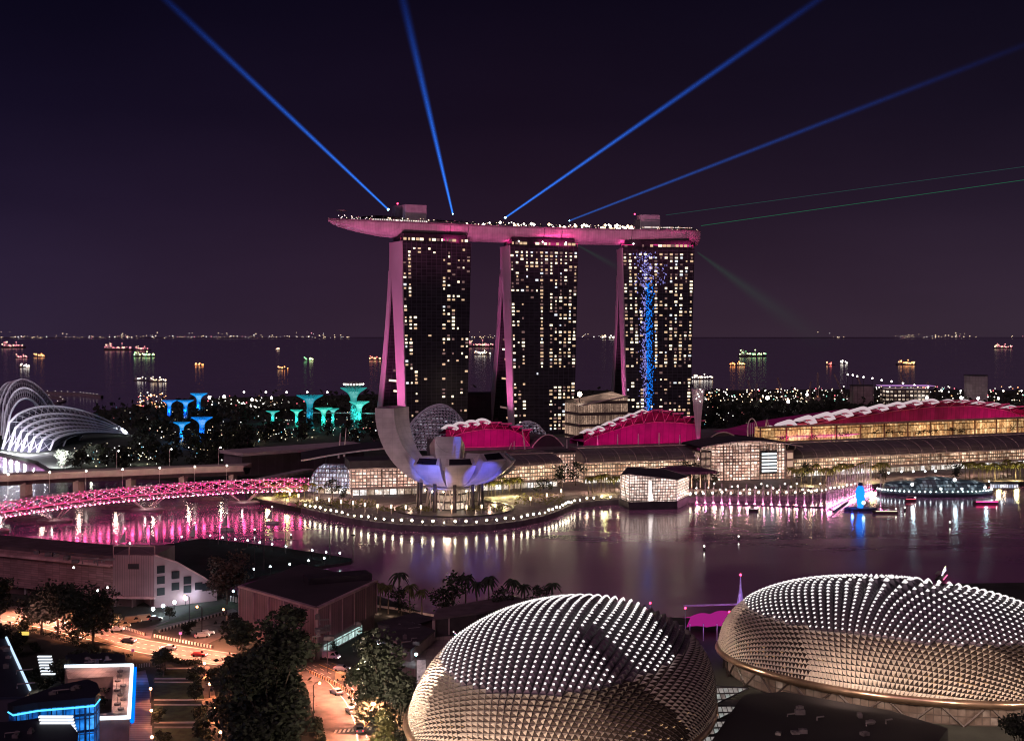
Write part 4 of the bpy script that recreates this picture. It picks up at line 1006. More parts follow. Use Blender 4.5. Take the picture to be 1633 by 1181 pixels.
# ================================================================== supertrees
def supertree(px, pyb, pyt, cw, col, label, dbl=False, s=1.0):
    b = gp(px, pyb); h = (pyb-pyt)*b.y/F; w = cw*b.y/F
    t = T('tree_tower', label, 'tree tower', b)
    em = E('tower_glow_%d' % round(col[1]*100), col, .85*s, False); em2 = E('tower_core_%d' % round(col[1]*100), tuple(min(1, c*1.0+.18) for c in col), 1.25*s, False)
    pl = M('tower_plants_%d' % round(col[1]*100), tuple(.10+.5*c for c in col), .8, var=.8, scale=.9)
    mb = MB(); n = 14; hb = h*.62
    for i in range(n):
        a = 6.283*i/n; u = V((math.cos(a), math.sin(a), 0))
        mb.tube([u*w*.13, u*w*.10+V((0, 0, hb*.6)), u*w*.105+V((0, 0, hb))], w*.02, 4)
    mb.lathe([(w*.10, 0), (w*.085, hb*.5), (w*.09, hb)], 12); mb.build('trunk', pl, t)
    mb = MB(); rr = random.Random(int(px))
    for i in range(60):
        a = rr.uniform(0, 6.28); z = rr.uniform(.03, .95)*hb; mb.octa((math.cos(a)*w*.125, math.sin(a)*w*.125, z), w*rr.uniform(.010, .022))
    mb.build('trunk_lights', em, t, kind='stuff')
    mb = MB()
    for i in range(28):
        a = 6.283*i/28; u = V((math.cos(a), math.sin(a), 0)); P = []
        for j in range(6):
            q = j/5; P.append(u*w*(.10+.40*q**2.0)+V((0, 0, hb+(h-hb)*q**.72)))
        mb.tube(P, w*.010, 4)
        for j in range(2):
            a2 = a+.112*(1 if j else -1); u2 = V((math.cos(a2), math.sin(a2), 0)); mb.tube([P[3], u2*w*.5+V((0, 0, h*.995))], w*.007, 4)
    mb.build('canopy', em, t)
    mb = MB(); mb.lathe([(w*.085, hb*.96), (w*.12, hb+(h-hb)*.32), (w*.21, hb+(h-hb)*.70), (w*.20, hb+(h-hb)*.74), (w*.02, hb+(h-hb)*.5)], 14); mb.build('canopy_core', em2, t)
    light('tower_light', 'POINT', b+V((0, -w*.25, hb*.7)), 5200*s, col, size=1)
    if dbl:
        mb = MB(); mb.lathe([(w*.30, h*1.02), (w*.36, h*1.06), (w*.34, h*1.12), (w*.1, h*1.16)], 16); mb.build('top_deck', M('tower_deck', (.3, .28, .28), .5), t)
        mb = MB()
        for i in range(18): a = 6.283*i/18; mb.octa((math.cos(a)*w*.37, math.sin(a)*w*.37, h*1.09), .7)
        mb.build('deck_lamp', lamp_white, t)
    return t
BL, TE, GR = (.01, .33, 1), (.02, .62, .68), (.04, .75, .55)
supertree(317, 663, 627, 27, (.01, .36, 1), 'blue glowing tree tower, tallest of the back blue ones'); supertree(296, 666, 638, 26, (.01, .31, 1), 'blue glowing tree tower behind, between its two blue neighbours'); supertree(270, 668, 638, 24, (.01, .28, 1), 'leftmost blue glowing tree tower in the back row')
supertree(290, 704, 673, 27, (.01, .35, 1), 'short blue glowing tree tower in front, at left', s=.9); supertree(322, 710, 665, 34, (.01, .27, 1), 'big blue glowing tree tower nearest the bay')
supertree(435, 674, 655, 22, (.05, .66, .60), 'small teal tree tower standing alone, leftmost of the teal ones', s=.8); supertree(473, 680, 653, 20, (.04, .72, .56), 'narrow pale teal tree tower, second of the teal ones'); supertree(494, 682, 630, 42, (.02, .50, .68), 'wide dark teal tree tower with sparse canopy', s=.55)
supertree(516, 681, 650, 28, (.05, .74, .58), 'bright teal tree tower right of the wide sparse one'); supertree(531, 678, 651, 20, (.06, .70, .62), 'small teal tree tower tucked behind the bright teal one', s=.8)
supertree(564, 682, 618, 42, (.05, .55, .52), 'tallest teal tree tower with lit deck on top', True, .6); supertree(573, 682, 640, 32, (.08, .78, .66), 'brightest white teal tree tower beside the pink leg')
a, b = at(485, 658, 1250), at(598, 659, 1215)
mb = MB(); mb.tube([V((0, 0, 0)), (b-a)*.33+V((0, 3, 0)), (b-a)*.66+V((0, 3, 0)), b-a], .6, 5); o = mb.build('skyway', M('skyway_metal', (.55, .5, .52), .5)); o.location = a; tag(o, 'thin aerial walkway strung between the teal tree towers', 'walkway')
# ================================================================== conservatories
rib = M('rib_white', (.80, .78, .86), .45, var=.08)
glz = M('dome_glazing', (.06, .06, .085), .12, var=.5, scale=.08, spec=.8)
def arc_rib(P0, P1, top, n=22, sk=.5):
    out = []
    for i in range(n+1):
        u = i/n; g = lerp(P0, P1, u); k = u**(math.log(.5)/math.log(sk)) if 0 < u < 1 else u
        out.append(V((g.x, g.y, P0.z+top*(math.sin(math.pi*k)**.62))))
    return out
# long ribbed dome sweeping to a bright point on the right
tip = gp(204, 694); c0 = gp(96, 712)
t = T('glass_conservatory', 'long ribbed white glass conservatory sweeping down to a bright point', 'conservatory', (c0.x, c0.y, LAND))
foot = [(4, 716, 606), (14, 718, 630), (24, 719, 640), (34, 720, 648), (46, 721, 652), (60, 721, 660), (79, 718, 672), (100, 712, 681), (126, 702, 687)]
rows = []
rt = MB(); gmb = MB()
for i, (px, py, _) in enumerate(foot):
    f = gp(px, py); u = i/8; P = []
    hh = lerp(33, 6, u**.72)
    for j in range(27):
        s = j/26; g = lerp(f, tip+V((0, 6, 0)), s)
        bow = math.sin(math.pi*s**.62)
        P.append(V((g.x, g.y+26*(1-u)*math.sin(math.pi*s), LAND+hh*(math.sin(math.pi*min(1, s**.52))**.75)*(1-.25*s))) )
    rows.append(P); rt.tube(P, 1.0, 6, 0, .45)
rt.build('ribs', rib, t, world=True)
gmb.grid([[p-V((0, 0, 1.0)) for p in P] for P in rows]); gmb.build('glazing', glz, t, world=True, smooth=True)
mb = MB()
for i in range(8):
    for j in range(0, 16):
        a, b = rows[i], rows[i+1]
        mb.tube([a[j], b[j+1]], .16, 4); mb.tube([a[j+1], b[j]], .13, 4)
mb.build('lattice', lat, t, world=True)
MB().ball(tip+V((-2, -3, 3)), 2.0).build('tip_lamp', E('tip_lamp', (.9, .95, 1), 40), t, world=True)
light('tip_light', 'POINT', tip+V((-6, -12, 5)), 9000, (.8, .9, 1), size=1)
for i in range(7):
    f = gp(foot[i][0]-2, foot[i][1]+3); light('rib_light', 'POINT', f+V((0, -5, 3)), 24000-2200*i, (.9, .86, 1), size=.6)
light('dome_flood', 'SPOT', gp(120, 742)+V((0, -30, 8)), 1100000, (.92, .9, 1), size=2, target=gp(80, 700)+V((0, 0, 14)), angle=75, blend=.9)
light('dome_inner', 'POINT', gp(60, 712)+V((0, 10, 9)), 12000, (.45, .75, 1), size=2)
# tall peaked dome behind it
c0 = gp(40, 700); t = T('glass_conservatory', 'tall peaked glass dome behind the long ribbed conservatory', 'conservatory', (c0.x, c0.y, LAND))
for k_, (fx, fy, tx, ty, hp, sk, dy) in enumerate(((2, 694, 104, 692, 50, .33, 0), (5, 700, 95, 697, 44, .36, -8), (-4, 690, 92, 688, 48, .34, 12), (10, 704, 84, 700, 36, .40, -14), (-12, 688, 70, 686, 46, .36, 18))):
    P = arc_rib(gp(fx, fy), gp(tx, ty), hp, 26, sk); MB().tube(P, .95, 6).build('rib', rib, t, world=True); rows.append(P)
gr = rows[-5:]; gr = [gr[4], gr[2], gr[0], gr[1], gr[3]]
mb = MB(); mb.grid([[p-V((0, 0, 1.2)) for p in P] for P in gr]); mb.build('glazing', glz, t, world=True, smooth=True)
mb = MB()
for i in range(4):
    for j in range(26): mb.tube([gr[i][j], gr[i+1][j+1]], .16, 4); mb.tube([gr[i][j+1], gr[i+1][j]], .16, 4)
mb.build('lattice', lat, t, world=True)
light('dome_flood', 'SPOT', gp(20, 735)+V((0, -30, 6)), 900000, (.9, .89, 1), size=2, target=gp(40, 696)+V((0, 0, 26)), angle=60, blend=.9)
# ================================================================== far coast: causeway, ships, harbour lights
def chain(name, label, cat, pts_, Y, z0, hgt, mat, lm, every=28):
    P = [V(((x-CX)*F*(H)/(y-HY)/F, F*H/(y-HY), 0)) for x, y in pts_]; c = P[0]
    t = T(name, label, cat, c); mb = MB()
    mb.grid([[p+V((0, -4, -1)), p+V((0, -4, hgt)), p+V((0, 8, hgt)), p+V((0, 8, -1))] for p in P]); mb.build('deck', mat, t, world=True)
    mb = MB(); acc = 0
    for a, b in zip(P, P[1:]):
        n = max(1, int((b-a).length/every))
        for i in range(n): mb.octa(lerp(a, b, i/n)+V((0, -5, hgt+2)), .8)
    mb.build('lamps', lm, t, world=True, kind='stuff'); return t
cz = M('causeway_stone', (.22, .17, .18), .8)
chain('causeway', 'thin curved causeway with pale lamps across the reservoir mouth', 'causeway', [(-40, 629), (40, 628), (90, 629), (130, 631), (162, 635)], 0, 0, 4, cz, E('causeway_lamp', (1, .85, .75), 1.2, False), 14)
chain('causeway', 'short curled breakwater with lamps below the long causeway', 'causeway', [(55, 634), (80, 634), (98, 637), (102, 641), (94, 644), (70, 645)], 0, 0, 2.5, cz, E('causeway_lamp', (1, .85, .75), 1.2, False), 40)
hullm = M('ship_hull', (.05, .035, .04), .6); shipw = M('ship_white', (.55, .5, .5), .6)
def ship(px, py, wpx, style, label):
    p = gp(px, py, 0); k = p.y/F; L = max(30, wpx*k); t = T('ship', label, 'ship', p); B = L*.15
    P = [(-L*.5, -B*.5), (L*.36, -B*.5), (L*.5, 0), (L*.36, B*.5), (-L*.5, B*.5)]
    mb = MB(); mb.prism(P, -1, L*.07); mb.build('hull', hullm, t)
    mb = MB(); mb.box((-L*.34, 0, L*.12), (L*.16, B*.8, L*.10)); mb.box((-L*.34, 0, L*.19), (L*.10, B*.6, L*.05)); mb.build('deckhouse', shipw, t)
    mb = MB(); mb.tube([(L*.1, 0, L*.07), (L*.1, 0, L*.24)], L*.012, 4); mb.tube([(-L*.34, 0, L*.2), (-L*.34, 0, L*.3)], L*.012, 4); mb.build('mast', shipw, t)
    rr = random.Random(int(px)*7+3); mb = MB(); r0 = max(1.5*k, 1.2)
    cols = {'orange': [E('ship_orange', (1, .34, .10), 4.5), E('ship_amber', (1, .55, .25), 3)], 'white': [E('ship_pale', (1, .9, .8), 3.5), E('ship_warm', (1, .7, .45), 2.2)], 'green': [E('ship_yellow', (.85, 1, .45), 3.2), E('ship_green', (.35, 1, .4), 2.2)],
            'red': [E('ship_red', (1, .18, .15), 3), E('ship_amber', (1, .55, .25), 3)], 'pink': [E('ship_pink', (1, .3, .35), 1.6), E('ship_warm', (1, .7, .45), 2.2)]}[style]
    n = max(5, int(wpx*.75))
    for i in range(n):
        x = rr.uniform(-.48, .46)*L; z = L*(.08 if abs(x+L*.34) > L*.12 else rr.uniform(.1, .22))+r0*rr.uniform(.2, 1.6); mb.octa((x, -B*.55, z), r0*rr.uniform(.45, 1.0), 0 if rr.random() < .6 else 1)
    mb.octa((L*.1, 0, L*.25), r0*.8, 0); mb.build('ship_lights', cols, t, kind='stuff'); return t
for a_ in ((40, 586, 20, 'white', 'white lit ship above the tall glass dome'), (64, 569, 20, 'orange', 'orange lit ship at the far left near the dome'), (35, 571, 22, 'pink', 'dim ship just left of the orange lit one'), (22, 555, 38, 'pink', 'long thin pink lit ship near the left edge below the horizon'),
           (190, 559, 46, 'pink', 'long reddish ship left of the yellow green one'), (231, 569, 34, 'green', 'yellow green lit ship, brightest at left'), (228, 559, 26, 'pink', 'small pale ship behind the yellow green one'), (252, 609, 30, 'white', 'white lit ship closest to the blue tree towers'), (225, 607, 5, 'white', 'tiny lit boat left of the near white ship'),
           (317, 583, 14, 'orange', 'small square orange lit ship above the tree towers'), (452, 589, 12, 'orange', 'lone bright orange light vessel right of the square ship'), (493, 575, 17, 'green', 'green lit ship left of the left hotel tower'), (599, 574, 20, 'red', 'red lit ship touching the pink leg of the left tower'), (442, 558, 4, 'pink', 'single tiny boat light below the horizon'),
           (765, 554, 46, 'pink', 'thin ship seen between the left and middle towers'), (770, 566, 28, 'white', 'small ship below the thin one between the towers'), (972, 541, 24, 'white', 'bright little ship on the horizon left of the right tower'),
           (1120, 605, 34, 'white', 'warm lit ship right of the right hotel tower'), (1176, 583, 25, 'orange', 'orange lit ship between pylon and harbour cranes'), (1200, 569, 44, 'green', 'pale ship with tall deckhouse right of the orange ship'), (1324, 582, 8, 'red', 'small red lit boat above the long hall'), (1347, 580, 12, 'white', 'small white lit boat right of the red one'),
           (1445, 582, 32, 'orange', 'bright orange ferry with flat stacked lights far right'), (1600, 556, 30, 'pink', 'faint ship near the right edge')): ship(*a_)
# harbour and coast lights
mb = MB(); hl = [E('coast_white', (1, .93, .85), 3, False), E('coast_warm', (1, .72, .45), 3.4, False), E('coast_orange', (1, .38, .16), 3.4, False), E('coast_green', (.35, 1, .75), 2.4, False), E('coast_red', (1, .15, .2), 3, False)]
for px0, px1, py0, py1, n, wts, sz in ((218, 268, 624, 648, 60, (2, 2, 5, 0, 1), 1.3), (330, 440, 630, 650, 60, (6, 2, 1, .3, 1), 1.3), (440, 535, 634, 644, 14, (4, 2, 0, 1, 1), 1), (1120, 1300, 618, 640, 150, (5, 4, 1, .8, .6), 1.2), (1300, 1633, 614, 640, 170, (6, 2, 1, 1, .4), 1.2), (1405, 1480, 614, 630, 90, (4, 4, 1, .2, .6), 1.0)):
    for i in range(n):
        py = rnd.uniform(py0, py1); p = gp(rnd.uniform(px0, px1), max(py, 626)+6); k = p.y/F; p.z += max(2, (max(py, 626)+6-py)*k*.9); mb.octa(p, k*sz*rnd.uniform(.4, 1.15), rnd.choices(range(5), wts)[0])
o = mb.build('harbour_lights', hl, kind='stuff'); tag(o, 'dense clusters of port and coast road lights along the far shore', 'harbour lights')
pier = M('quay_apron', (.20, .16, .17), .8)
fl = E('port_flood', (1, .90, .78), 30)
for px, py, r_, lab in ((1224, 634, 2.4, 'brightest port floodlight left of the harbour cranes'), (1257, 640, 1.8, 'port floodlight low in front of the cranes'), (1287, 629, 1.8, 'port floodlight beside the tallest crane'), (334, 634, 1.6, 'left floodlight of the coast cluster above the gardens'), (357, 632, 1.8, 'tallest floodlight of the coast cluster above the gardens'), (402, 637, 1.6, 'middle floodlight right of the coast cluster'), (433, 634, 1.6, 'right floodlight near the teal tree towers'),
                        (1478, 634, 1.8, 'greenish floodlight behind the long hall'), (1533, 634, 1.9, 'white floodlight behind the hall right part'), (1560, 635, 1.7, 'bluish floodlight near the grey block'), (1592, 635, 1.5, 'floodlight right of the grey block')):
    p = gp(px, py+14); h_ = 14*p.y/F; t = T('floodlight_mast', lab, 'floodlight', p); mb = MB(); mb.tube([(0, 0, 0), (0, 0, h_)], .5, 5); mb.build('pole', dark_metal, t); MB().ball((0, 0, h_), r_).build('lamp', fl, t)
cm = M('crane_steel', (.30, .20, .19), .6)
for px, pt, ln, lab in ((1197, 606, 4, 'dim lattice port crane, leftmost'), (1205, 612, -2, 'shorter crane beside the leftmost one'), (1246, 602, 6, 'leaning crane with pale top between floodlights'), (1291, 608, -2, 'crane behind the floodlight, slightly tilted'), (1304, 594, 0, 'thin upright crane right of the floodlights'), (1340, 596, 10, 'slim crane leaning to the right'), (1376, 602, 8, 'thick lit crane boom leaning right'), (1440, 594, 4, 'dim crane boom above the bright terminal'), (1477, 608, -3, 'last crane boom at the right of the terminal')):
    b = gp(px+ln, 640); tp = at(px-ln, pt, b.y); d = tp-b; t = T('harbour_crane', lab, 'crane', b); mb = MB()
    for q in (-1.5, 1.5): mb.tube([V((q, 0, 0)), d+V((q*.3, 0, 0))], .45, 4)
    for i in range(8): mb.tube([V((-1.5, 0, 0))+d*(i/8), V((1.5, 0, 0))+d*((i+1)/8)], .25, 4)
    mb.build('boom', cm, t); mb = MB(); mb.box((0, 0, 3), (7, 6, 6)); mb.build('cab', cm, t)
b = gp(1443, 646); t = T('port_terminal', 'low harbour terminal with rows of lit decks behind the long hall', 'terminal', b); mb = MB(); mb.box((0, 0, 11), (54, 30, 22), 0); mb.build('wall', facade('terminal_wall', [(1, .5, .3), (1, .75, .55), (1, .9, .85)], 1.1, 5, 5, .3, lo=.1, dark=.3), t); mb = MB(); mb.box((0, -2, 25.4), (66, 30, .8)); mb.build('roof', E('terminal_strip', (.75, .35, .9), .5), t)
b = gp(1556, 646); t = T('apartment_block', 'plain grey block standing behind the hall at right', 'building', b); mb = MB(); mb.box((0, 0, 19), (23, 20, 38)); mb.build('wall', panelled('grey_block', (.28, .22, .24), 4, 3.5, .2, .8), t); mb = MB(); mb.box((0, 0, 38.6), (24, 21, 1.2)); mb.build('roof', black_roof, t)
b = gp(1374, 644); t = T('apartment_block', 'small brown block beside the thick leaning crane', 'building', b); mb = MB(); mb.box((0, 0, 12), (26, 18, 24)); mb.build('wall', panelled('brown_block', (.22, .15, .16), 4, 3.5, .2, .8), t); mb = MB(); mb.box((0, 0, 24.6), (27, 19, 1.2)); mb.build('roof', black_roof, t)
b = gp(788, 684); t = T('apartment_block', 'dark low block between the left and middle towers', 'building', b); mb = MB(); mb.box((-18, 0, 17), (44, 20, 34)); mb.build('wall', panelled('dark_block', (.05, .035, .045), 4, 3.5, .2, .8), t); mb = MB(); mb.box((-18, 0, 34.6), (45, 21, 1.2)); mb.build('roof', black_roof, t)
# coastal road lamps strung above the woods
for i, px in enumerate((389, 424, 457, 490, 522)):
    p = gp(px, 645); t = T('street_lamp', 'tall coast road lamp behind the teal tree towers', 'street lamp', p, 0, 'coast road lamps left'); h_ = 20*p.y/F; mb = MB(); mb.tube([(0, 0, 0), (0, 0, h_)], .3, 5); mb.build('pole', dark_metal, t); MB().octa((0, 0, h_), 1.4).build('lamp', lamp_white, t)
for i, (px, py) in enumerate(((1352, 597), (1360, 598), (1367, 600), (1377, 601), (1391, 603), (1406, 606), (1422, 608), (1440, 611), (1458, 614), (1480, 617), (1502, 623), (1532, 623), (1600, 623), (1629, 623))):
    p = gp(px, 646); t = T('street_lamp', 'tall coast road lamp behind the long magenta hall', 'street lamp', p, 0, 'coast road lamps right'); h_ = (646-py)*p.y/F; mb = MB(); mb.tube([(0, 0, 0), (0, 0, h_)], .3, 5); mb.build('pole', dark_metal, t); MB().octa((0, 0, h_), 1.3).build('lamp', lamp_white, t)
# ================================================================== bridges
beige = M('bridge_concrete', (.46, .36, .33), .7, var=.12)
PB_ = [(-80, 764.5), (0, 760.5), (100, 755.5), (200, 751.5), (300, 747.5), (388, 744.5)]
P = [gp(x, y, 12) for x, y in PB_]; c = P[1]
t = T('road_bridge', 'straight pale concrete road bridge behind the helix footbridge', 'road bridge', (c.x, c.y, 0))
mb = MB(); mb.grid([[p+V((0, 0, -2.6)), p+V((0, -.3, -.1)), p+V((0, 0, 1.1)), p+V((0, .6, 1.1)), p+V((0, .6, .1)), p+V((0, 24, .1)), p+V((0, 24, -2.6))] for p in P], 0, True); mb.build('deck', beige, t, world=True)
mb = MB(); mb.grid([[p+V((0, 3, -2.5)), p+V((0, 6, -5.5)), p+V((0, 18, -5.5)), p+V((0, 22, -2.5))] for p in P], 0, True); mb.build('girder', M('girder_dark', (.09, .07, .075), .8), t, world=True)
for px in (30, 115, 200, 285, 365):
    y = interp(PB_, px); p = gp(px, y, 12); mb = MB(); mb.box((p.x, p.y+11, 3), (3, 11, 9), 0); mb.build('pier', beige, t, world=True)
def road_lamp(name, label, p, h_, arm, lm, group, pole=dark_metal, r_=.45, cat='street lamp', az=0):
    t = T(name, label, cat, p, az, group); mb = MB(); mb.tube([(0, 0, 0), (0, 0, h_*.94), (arm*.3, 0, h_), (arm, 0, h_)], .14, 5); mb.build('pole', pole, t)
    MB().ball((arm, 0, h_-.15), r_).build('lamp', lm, t); return t
pale_pole = M('pale_pole', (.55, .5, .48), .5)
for px in (90, 174, 260, 340):
    p = gp(px, interp(PB_, px)-1, 12)+V((0, 14, 0)); road_lamp('street_lamp', 'tall pale lamp post on the straight road bridge', p, 11, 1.2, lamp_white, 'lamp posts on the road bridge', pale_pole)
for px in (14, 80, 138, 196, 255, 311, 362):
    p = gp(px, interp(PB_, px)+2.5, 12); p.z = 0
    t2 = road_lamp('bollard_lamp', 'bright lamp on the near parapet of the road bridge', p+V((0, -1.2, 3)), 11.5, .2, lamp_white, 'parapet lamps on the road bridge', pale_pole, .55)
    light('parapet_light', 'POINT', p+V((-2, -7, 15)), 2600, (1, .76, .58), size=.5)
# helix footbridge
HP = [(-70, 828), (-20, 819), (40, 810), (100, 801.5), (160, 794.5), (220, 789), (280, 784), (340, 780), (400, 777), (450, 775.5), (492, 775)]
ZB = 9.0; K = [gp(x, y, ZB) for x, y in HP]
def along(pts, n):
    d = [0]
    for a, b in zip(pts, pts[1:]): d.append(d[-1]+(b-a).length)
    out = []
    for i in range(n+1):
        s = d[-1]*i/n; j = 0
        while j < len(d)-2 and d[j+1] < s: j += 1
        out.append(lerp(pts[j], pts[j+1], (s-d[j])/(d[j+1]-d[j])))
    return out, d[-1]
CL, LB = along(K, 360)
def nrm(i):
    a, b = CL[max(0, i-4)], CL[min(360, i+4)]; t_ = (b-a).normalized(); return V((-t_.y, t_.x, 0))
t = T('helix_bridge', 'curved double helix footbridge covered in pink lights', 'footbridge', (K[3].x, K[3].y, 0))
steel = M('helix_steel', (.50, .36, .40), .35, .3)
mb = MB(); mb.grid([[CL[i]+nrm(i)*3+V((0, 0, -.7)), CL[i]+nrm(i)*3, CL[i]-nrm(i)*3, CL[i]-nrm(i)*3+V((0, 0, -.7))] for i in range(0, 361, 6)], 0, True); mb.build('deck', M('helix_deck', (.20, .15, .16), .7), t, world=True)
def strand(ph, rad, pitch, sgn, r_, step=2):
    out = []
    for i in range(0, 361, step):
        s = LB*i/360; w = ph+sgn*6.283*s/pitch; out.append(CL[i]+nrm(i)*math.cos(w)*rad+V((0, 0, math.sin(w)*rad+1.0)))
    return out
mb = MB(); lmb = MB(); l2 = MB(); rnd = random.Random(3)
for k_ in range(6):
    P = strand(k_*6.283/6, 3.7, 46, 1, .18); mb.tube(P, .17, 4)
    for p in P[::2]: lmb.octa(p-V((0, .25, 0)), .27, 0 if rnd.random() < .42 else 1)
for k_ in range(5):
    P = strand(k_*6.283/5, 3.1, 40, -1, .16); mb.tube(P, .14, 4)
    for p in P[::3]: l2.octa(p, .20, 1 if rnd.random() < .55 else 0)
for i in range(0, 361, 8):
    mb.tube([CL[i]+nrm(i)*math.cos(a)*3.4+V((0, 0, math.sin(a)*3.4+1.0)) for a in [q*6.283/12 for q in range(13)]], .10, 4)
mb.build('helix_tubes', steel, t, world=True)
hp = [E('helix_pink', (1, .05, .27), 8), E('helix_pale', (1, .45, .55), 5)]
lmb.build('helix_lights', hp, t, world=True, kind='stuff'); l2.build('inner_lights', hp, t, world=True, kind='stuff')
mb = MB()
for i in range(4, 357, 5): mb.octa(CL[i]-nrm(i)*3.2+V((0, 0, -2.2)), .42, 0)
mb.build('underside_lights', [E('helix_globe', (1, .22, .42), 16)], t, world=True, kind='stuff')
mb = MB(); mb.grid([[CL[i]+nrm(i)*2.6+V((0, 0, 3.4)), CL[i]+V((0, 0, 4.7)), CL[i]-nrm(i)*1.9+V((0, 0, 4.2))] for i in range(0, 361, 3) if (i//30) % 3 != 2]); mb.build('canopy', M('helix_canopy', (.55, .42, .45), .5), t, world=True)
for px in (-15, 88, 235, 388):
    p0 = gp(px, 0+interp(HP, px), ZB); i = min(range(361), key=lambda q: (CL[q]-p0).length); c = CL[i]; n_ = nrm(i); tt = V((n_.y, -n_.x, 0)); mb = MB()
    for q in (-1, 1):
        for w in (-1, 1): mb.tube([c+tt*q*10+n_*w*2.5+V((0, 0, -.8)), V((c.x, c.y, 1.6))+tt*q*2+n_*w], .35, 5)
    mb.build('strut', steel, t, world=True)
    mb = MB(); mb.lathe([(5.5, -1), (6, 1.2), (5, 1.8), (.2, 1.8)], 18, (c.x, c.y, 0), sx=1.5, sy=.8); mb.build('pier', conc, t, world=True)
    light('pier_light', 'POINT', V((c.x, c.y-4, 4)), 400, (1, .8, .75), size=.4)
for i in range(8, 356, 8): light('bridge_glow', 'POINT', CL[i]-nrm(i)*1.5+V((0, 0, 2.2)), 700+300*(i % 3), (1, .08, .30), size=.7)
# second pier row, from the road bridge, low in the water
for px, py in ((40, 829), (192, 811), (325, 797)):
    p = gp(px, py, 0); o = MB().lathe([(5, -1), (5.2, 1.6), (4.6, 2.0), (.2, 2.0)], 16, sx=2.0, sy=.8).build('mooring_block', M('mooring', (.16, .11, .12), .8)); o.location = p; tag(o, ('dim low concrete block in the water under the helix bridge, leftmost', 'dim low concrete block in the water under the middle of the helix bridge', 'dim low concrete block in the water near the bridge landing')[(40, 192, 325).index(px)], 'pier block')
# ================================================================== promenade lamps along the water
edge = shore_far[9:30]
EP, LE = along(edge, 400)
first = None; rnd = random.Random(17); k_ = 0
for i in range(4, 400, 5):
    p = EP[i]+V((0, .9, LAND))
    if 985 < (p.x*F/p.y+CX) < 1100: continue
    p.z = LAND
    if first is None:
        first = T('quay_lamp', 'globe lamp on a short post at the quay edge of the museum promenade', 'quay lamp', p, 0, 'globe lamps along the quay edge')
        mb = MB(); mb.tube([(0, 0, 0), (0, 0, 1.7)], .12, 5); mb.build('post', dark_metal, first); MB().ball((0, 0, 2.1), .5).build('globe', E('quay_globe', (1, .88, .62), 30), first)
    else: dup(first, p, 0, None, rnd.uniform(.75, 1.15))
mb = MB(); mb.tube([p+V((0, .3, LAND+1.0)) for p in EP], .06, 4)
for p in EP[::2]: mb.tube([p+V((0, .3, LAND)), p+V((0, .3, LAND+1.0))], .05, 4)
o = mb.build('railing', M('railing', (.3, .26, .25), .5)); tag(o, 'long metal railing along the far quay edge', 'railing')
# lit bollard columns on the museum promenade
first = None
for px, py in ((505, 806), (525, 808), (544, 811), (563, 813), (582, 816), (602, 818), (624, 819), (647, 820), (671, 820), (720, 820), (744, 820), (768, 819), (790, 817), (846, 806), (872, 800), (895, 793), (476, 801), (462, 798)):
    p = gp(px, py)
    if first is None:
        first = T('light_column', 'tapered glowing light column on the museum promenade', 'light column', p, 0, 'light columns on the museum promenade')
        MB().tube([(0, 0, 0), (0, 0, 2.8)], .28, 6, 0, .42).build('column', M('column_pale', (.6, .5, .42), .6), first); MB().tube([(0, 0, 2.8), (0, 0, 4.6)], .42, 6, 0, .5).build('lamp', E('column_lamp', (1, .82, .55), 3.5), first)
    else: dup(first, p)
# lily pond wall, low hedges and shrubs on the museum promenade
mb = MB(); rnd = random.Random(2)
for px0, px1, py0, py1, n in ((470, 600, 800, 812, 500), (600, 700, 812, 817, 260), (740, 810, 810, 817, 200), (820, 900, 790, 806, 260), (440, 475, 786, 796, 200)):
    for i in range(n):
        p = gp(rnd.uniform(px0, px1), rnd.uniform(py0, py1)); p.z += rnd.uniform(0, 1.5); s = rnd.uniform(.3, .7)
        mb.quad(p+V((-s, 0, 0)), p+V((0, -s*.6, .3)), p+V((s, 0, .4)), p+V((0, s*.5, .7)))
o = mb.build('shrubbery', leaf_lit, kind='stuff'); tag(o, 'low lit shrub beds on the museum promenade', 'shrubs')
# ---- palms and trees before the arcades
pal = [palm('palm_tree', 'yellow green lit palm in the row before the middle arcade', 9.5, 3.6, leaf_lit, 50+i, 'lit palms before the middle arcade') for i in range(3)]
def palm_row(n, f, label, group, protos, s0=.85, s1=1.15):
    for i in range(n):
        p = f(i/(n-1)); q = protos[i % len(protos)]
        if i < len(protos) and not q.get('placed'): q.location = p; q['placed'] = 1; q['label'] = label; q['group'] = group; continue
        dup(q, p, rnd.uniform(0, 6), label, rnd.uniform(s0, s1), group)
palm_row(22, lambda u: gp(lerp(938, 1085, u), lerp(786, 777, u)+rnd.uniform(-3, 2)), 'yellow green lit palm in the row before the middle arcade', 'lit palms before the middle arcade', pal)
palm_row(20, lambda u: gp(lerp(1262, 1412, u), lerp(772, 763, u)+rnd.uniform(-2, 3)), 'green palm in the row left of the round waterside club', 'palms before the right arcade', pal, .9, 1.2)
palm_row(16, lambda u: gp(lerp(1540, 1640, u), lerp(766, 762, u)+rnd.uniform(-3, 3)), 'green palm in the cluster at the right end of the promenade', 'palms at the right end', pal, .9, 1.2)
palm_row(9, lambda u: gp(lerp(412, 510, u), lerp(788, 795, u)+rnd.uniform(-3, 3)), 'warm lit palm at the footbridge landing', 'palms at the footbridge landing', pal, .7, .9)
palm_row(10, lambda u: gp(lerp(778, 830, u), lerp(790, 786, u)+rnd.uniform(-2, 2)), 'warm lit palm just right of the museum columns', 'palms beside the museum', pal, .8, 1.0)
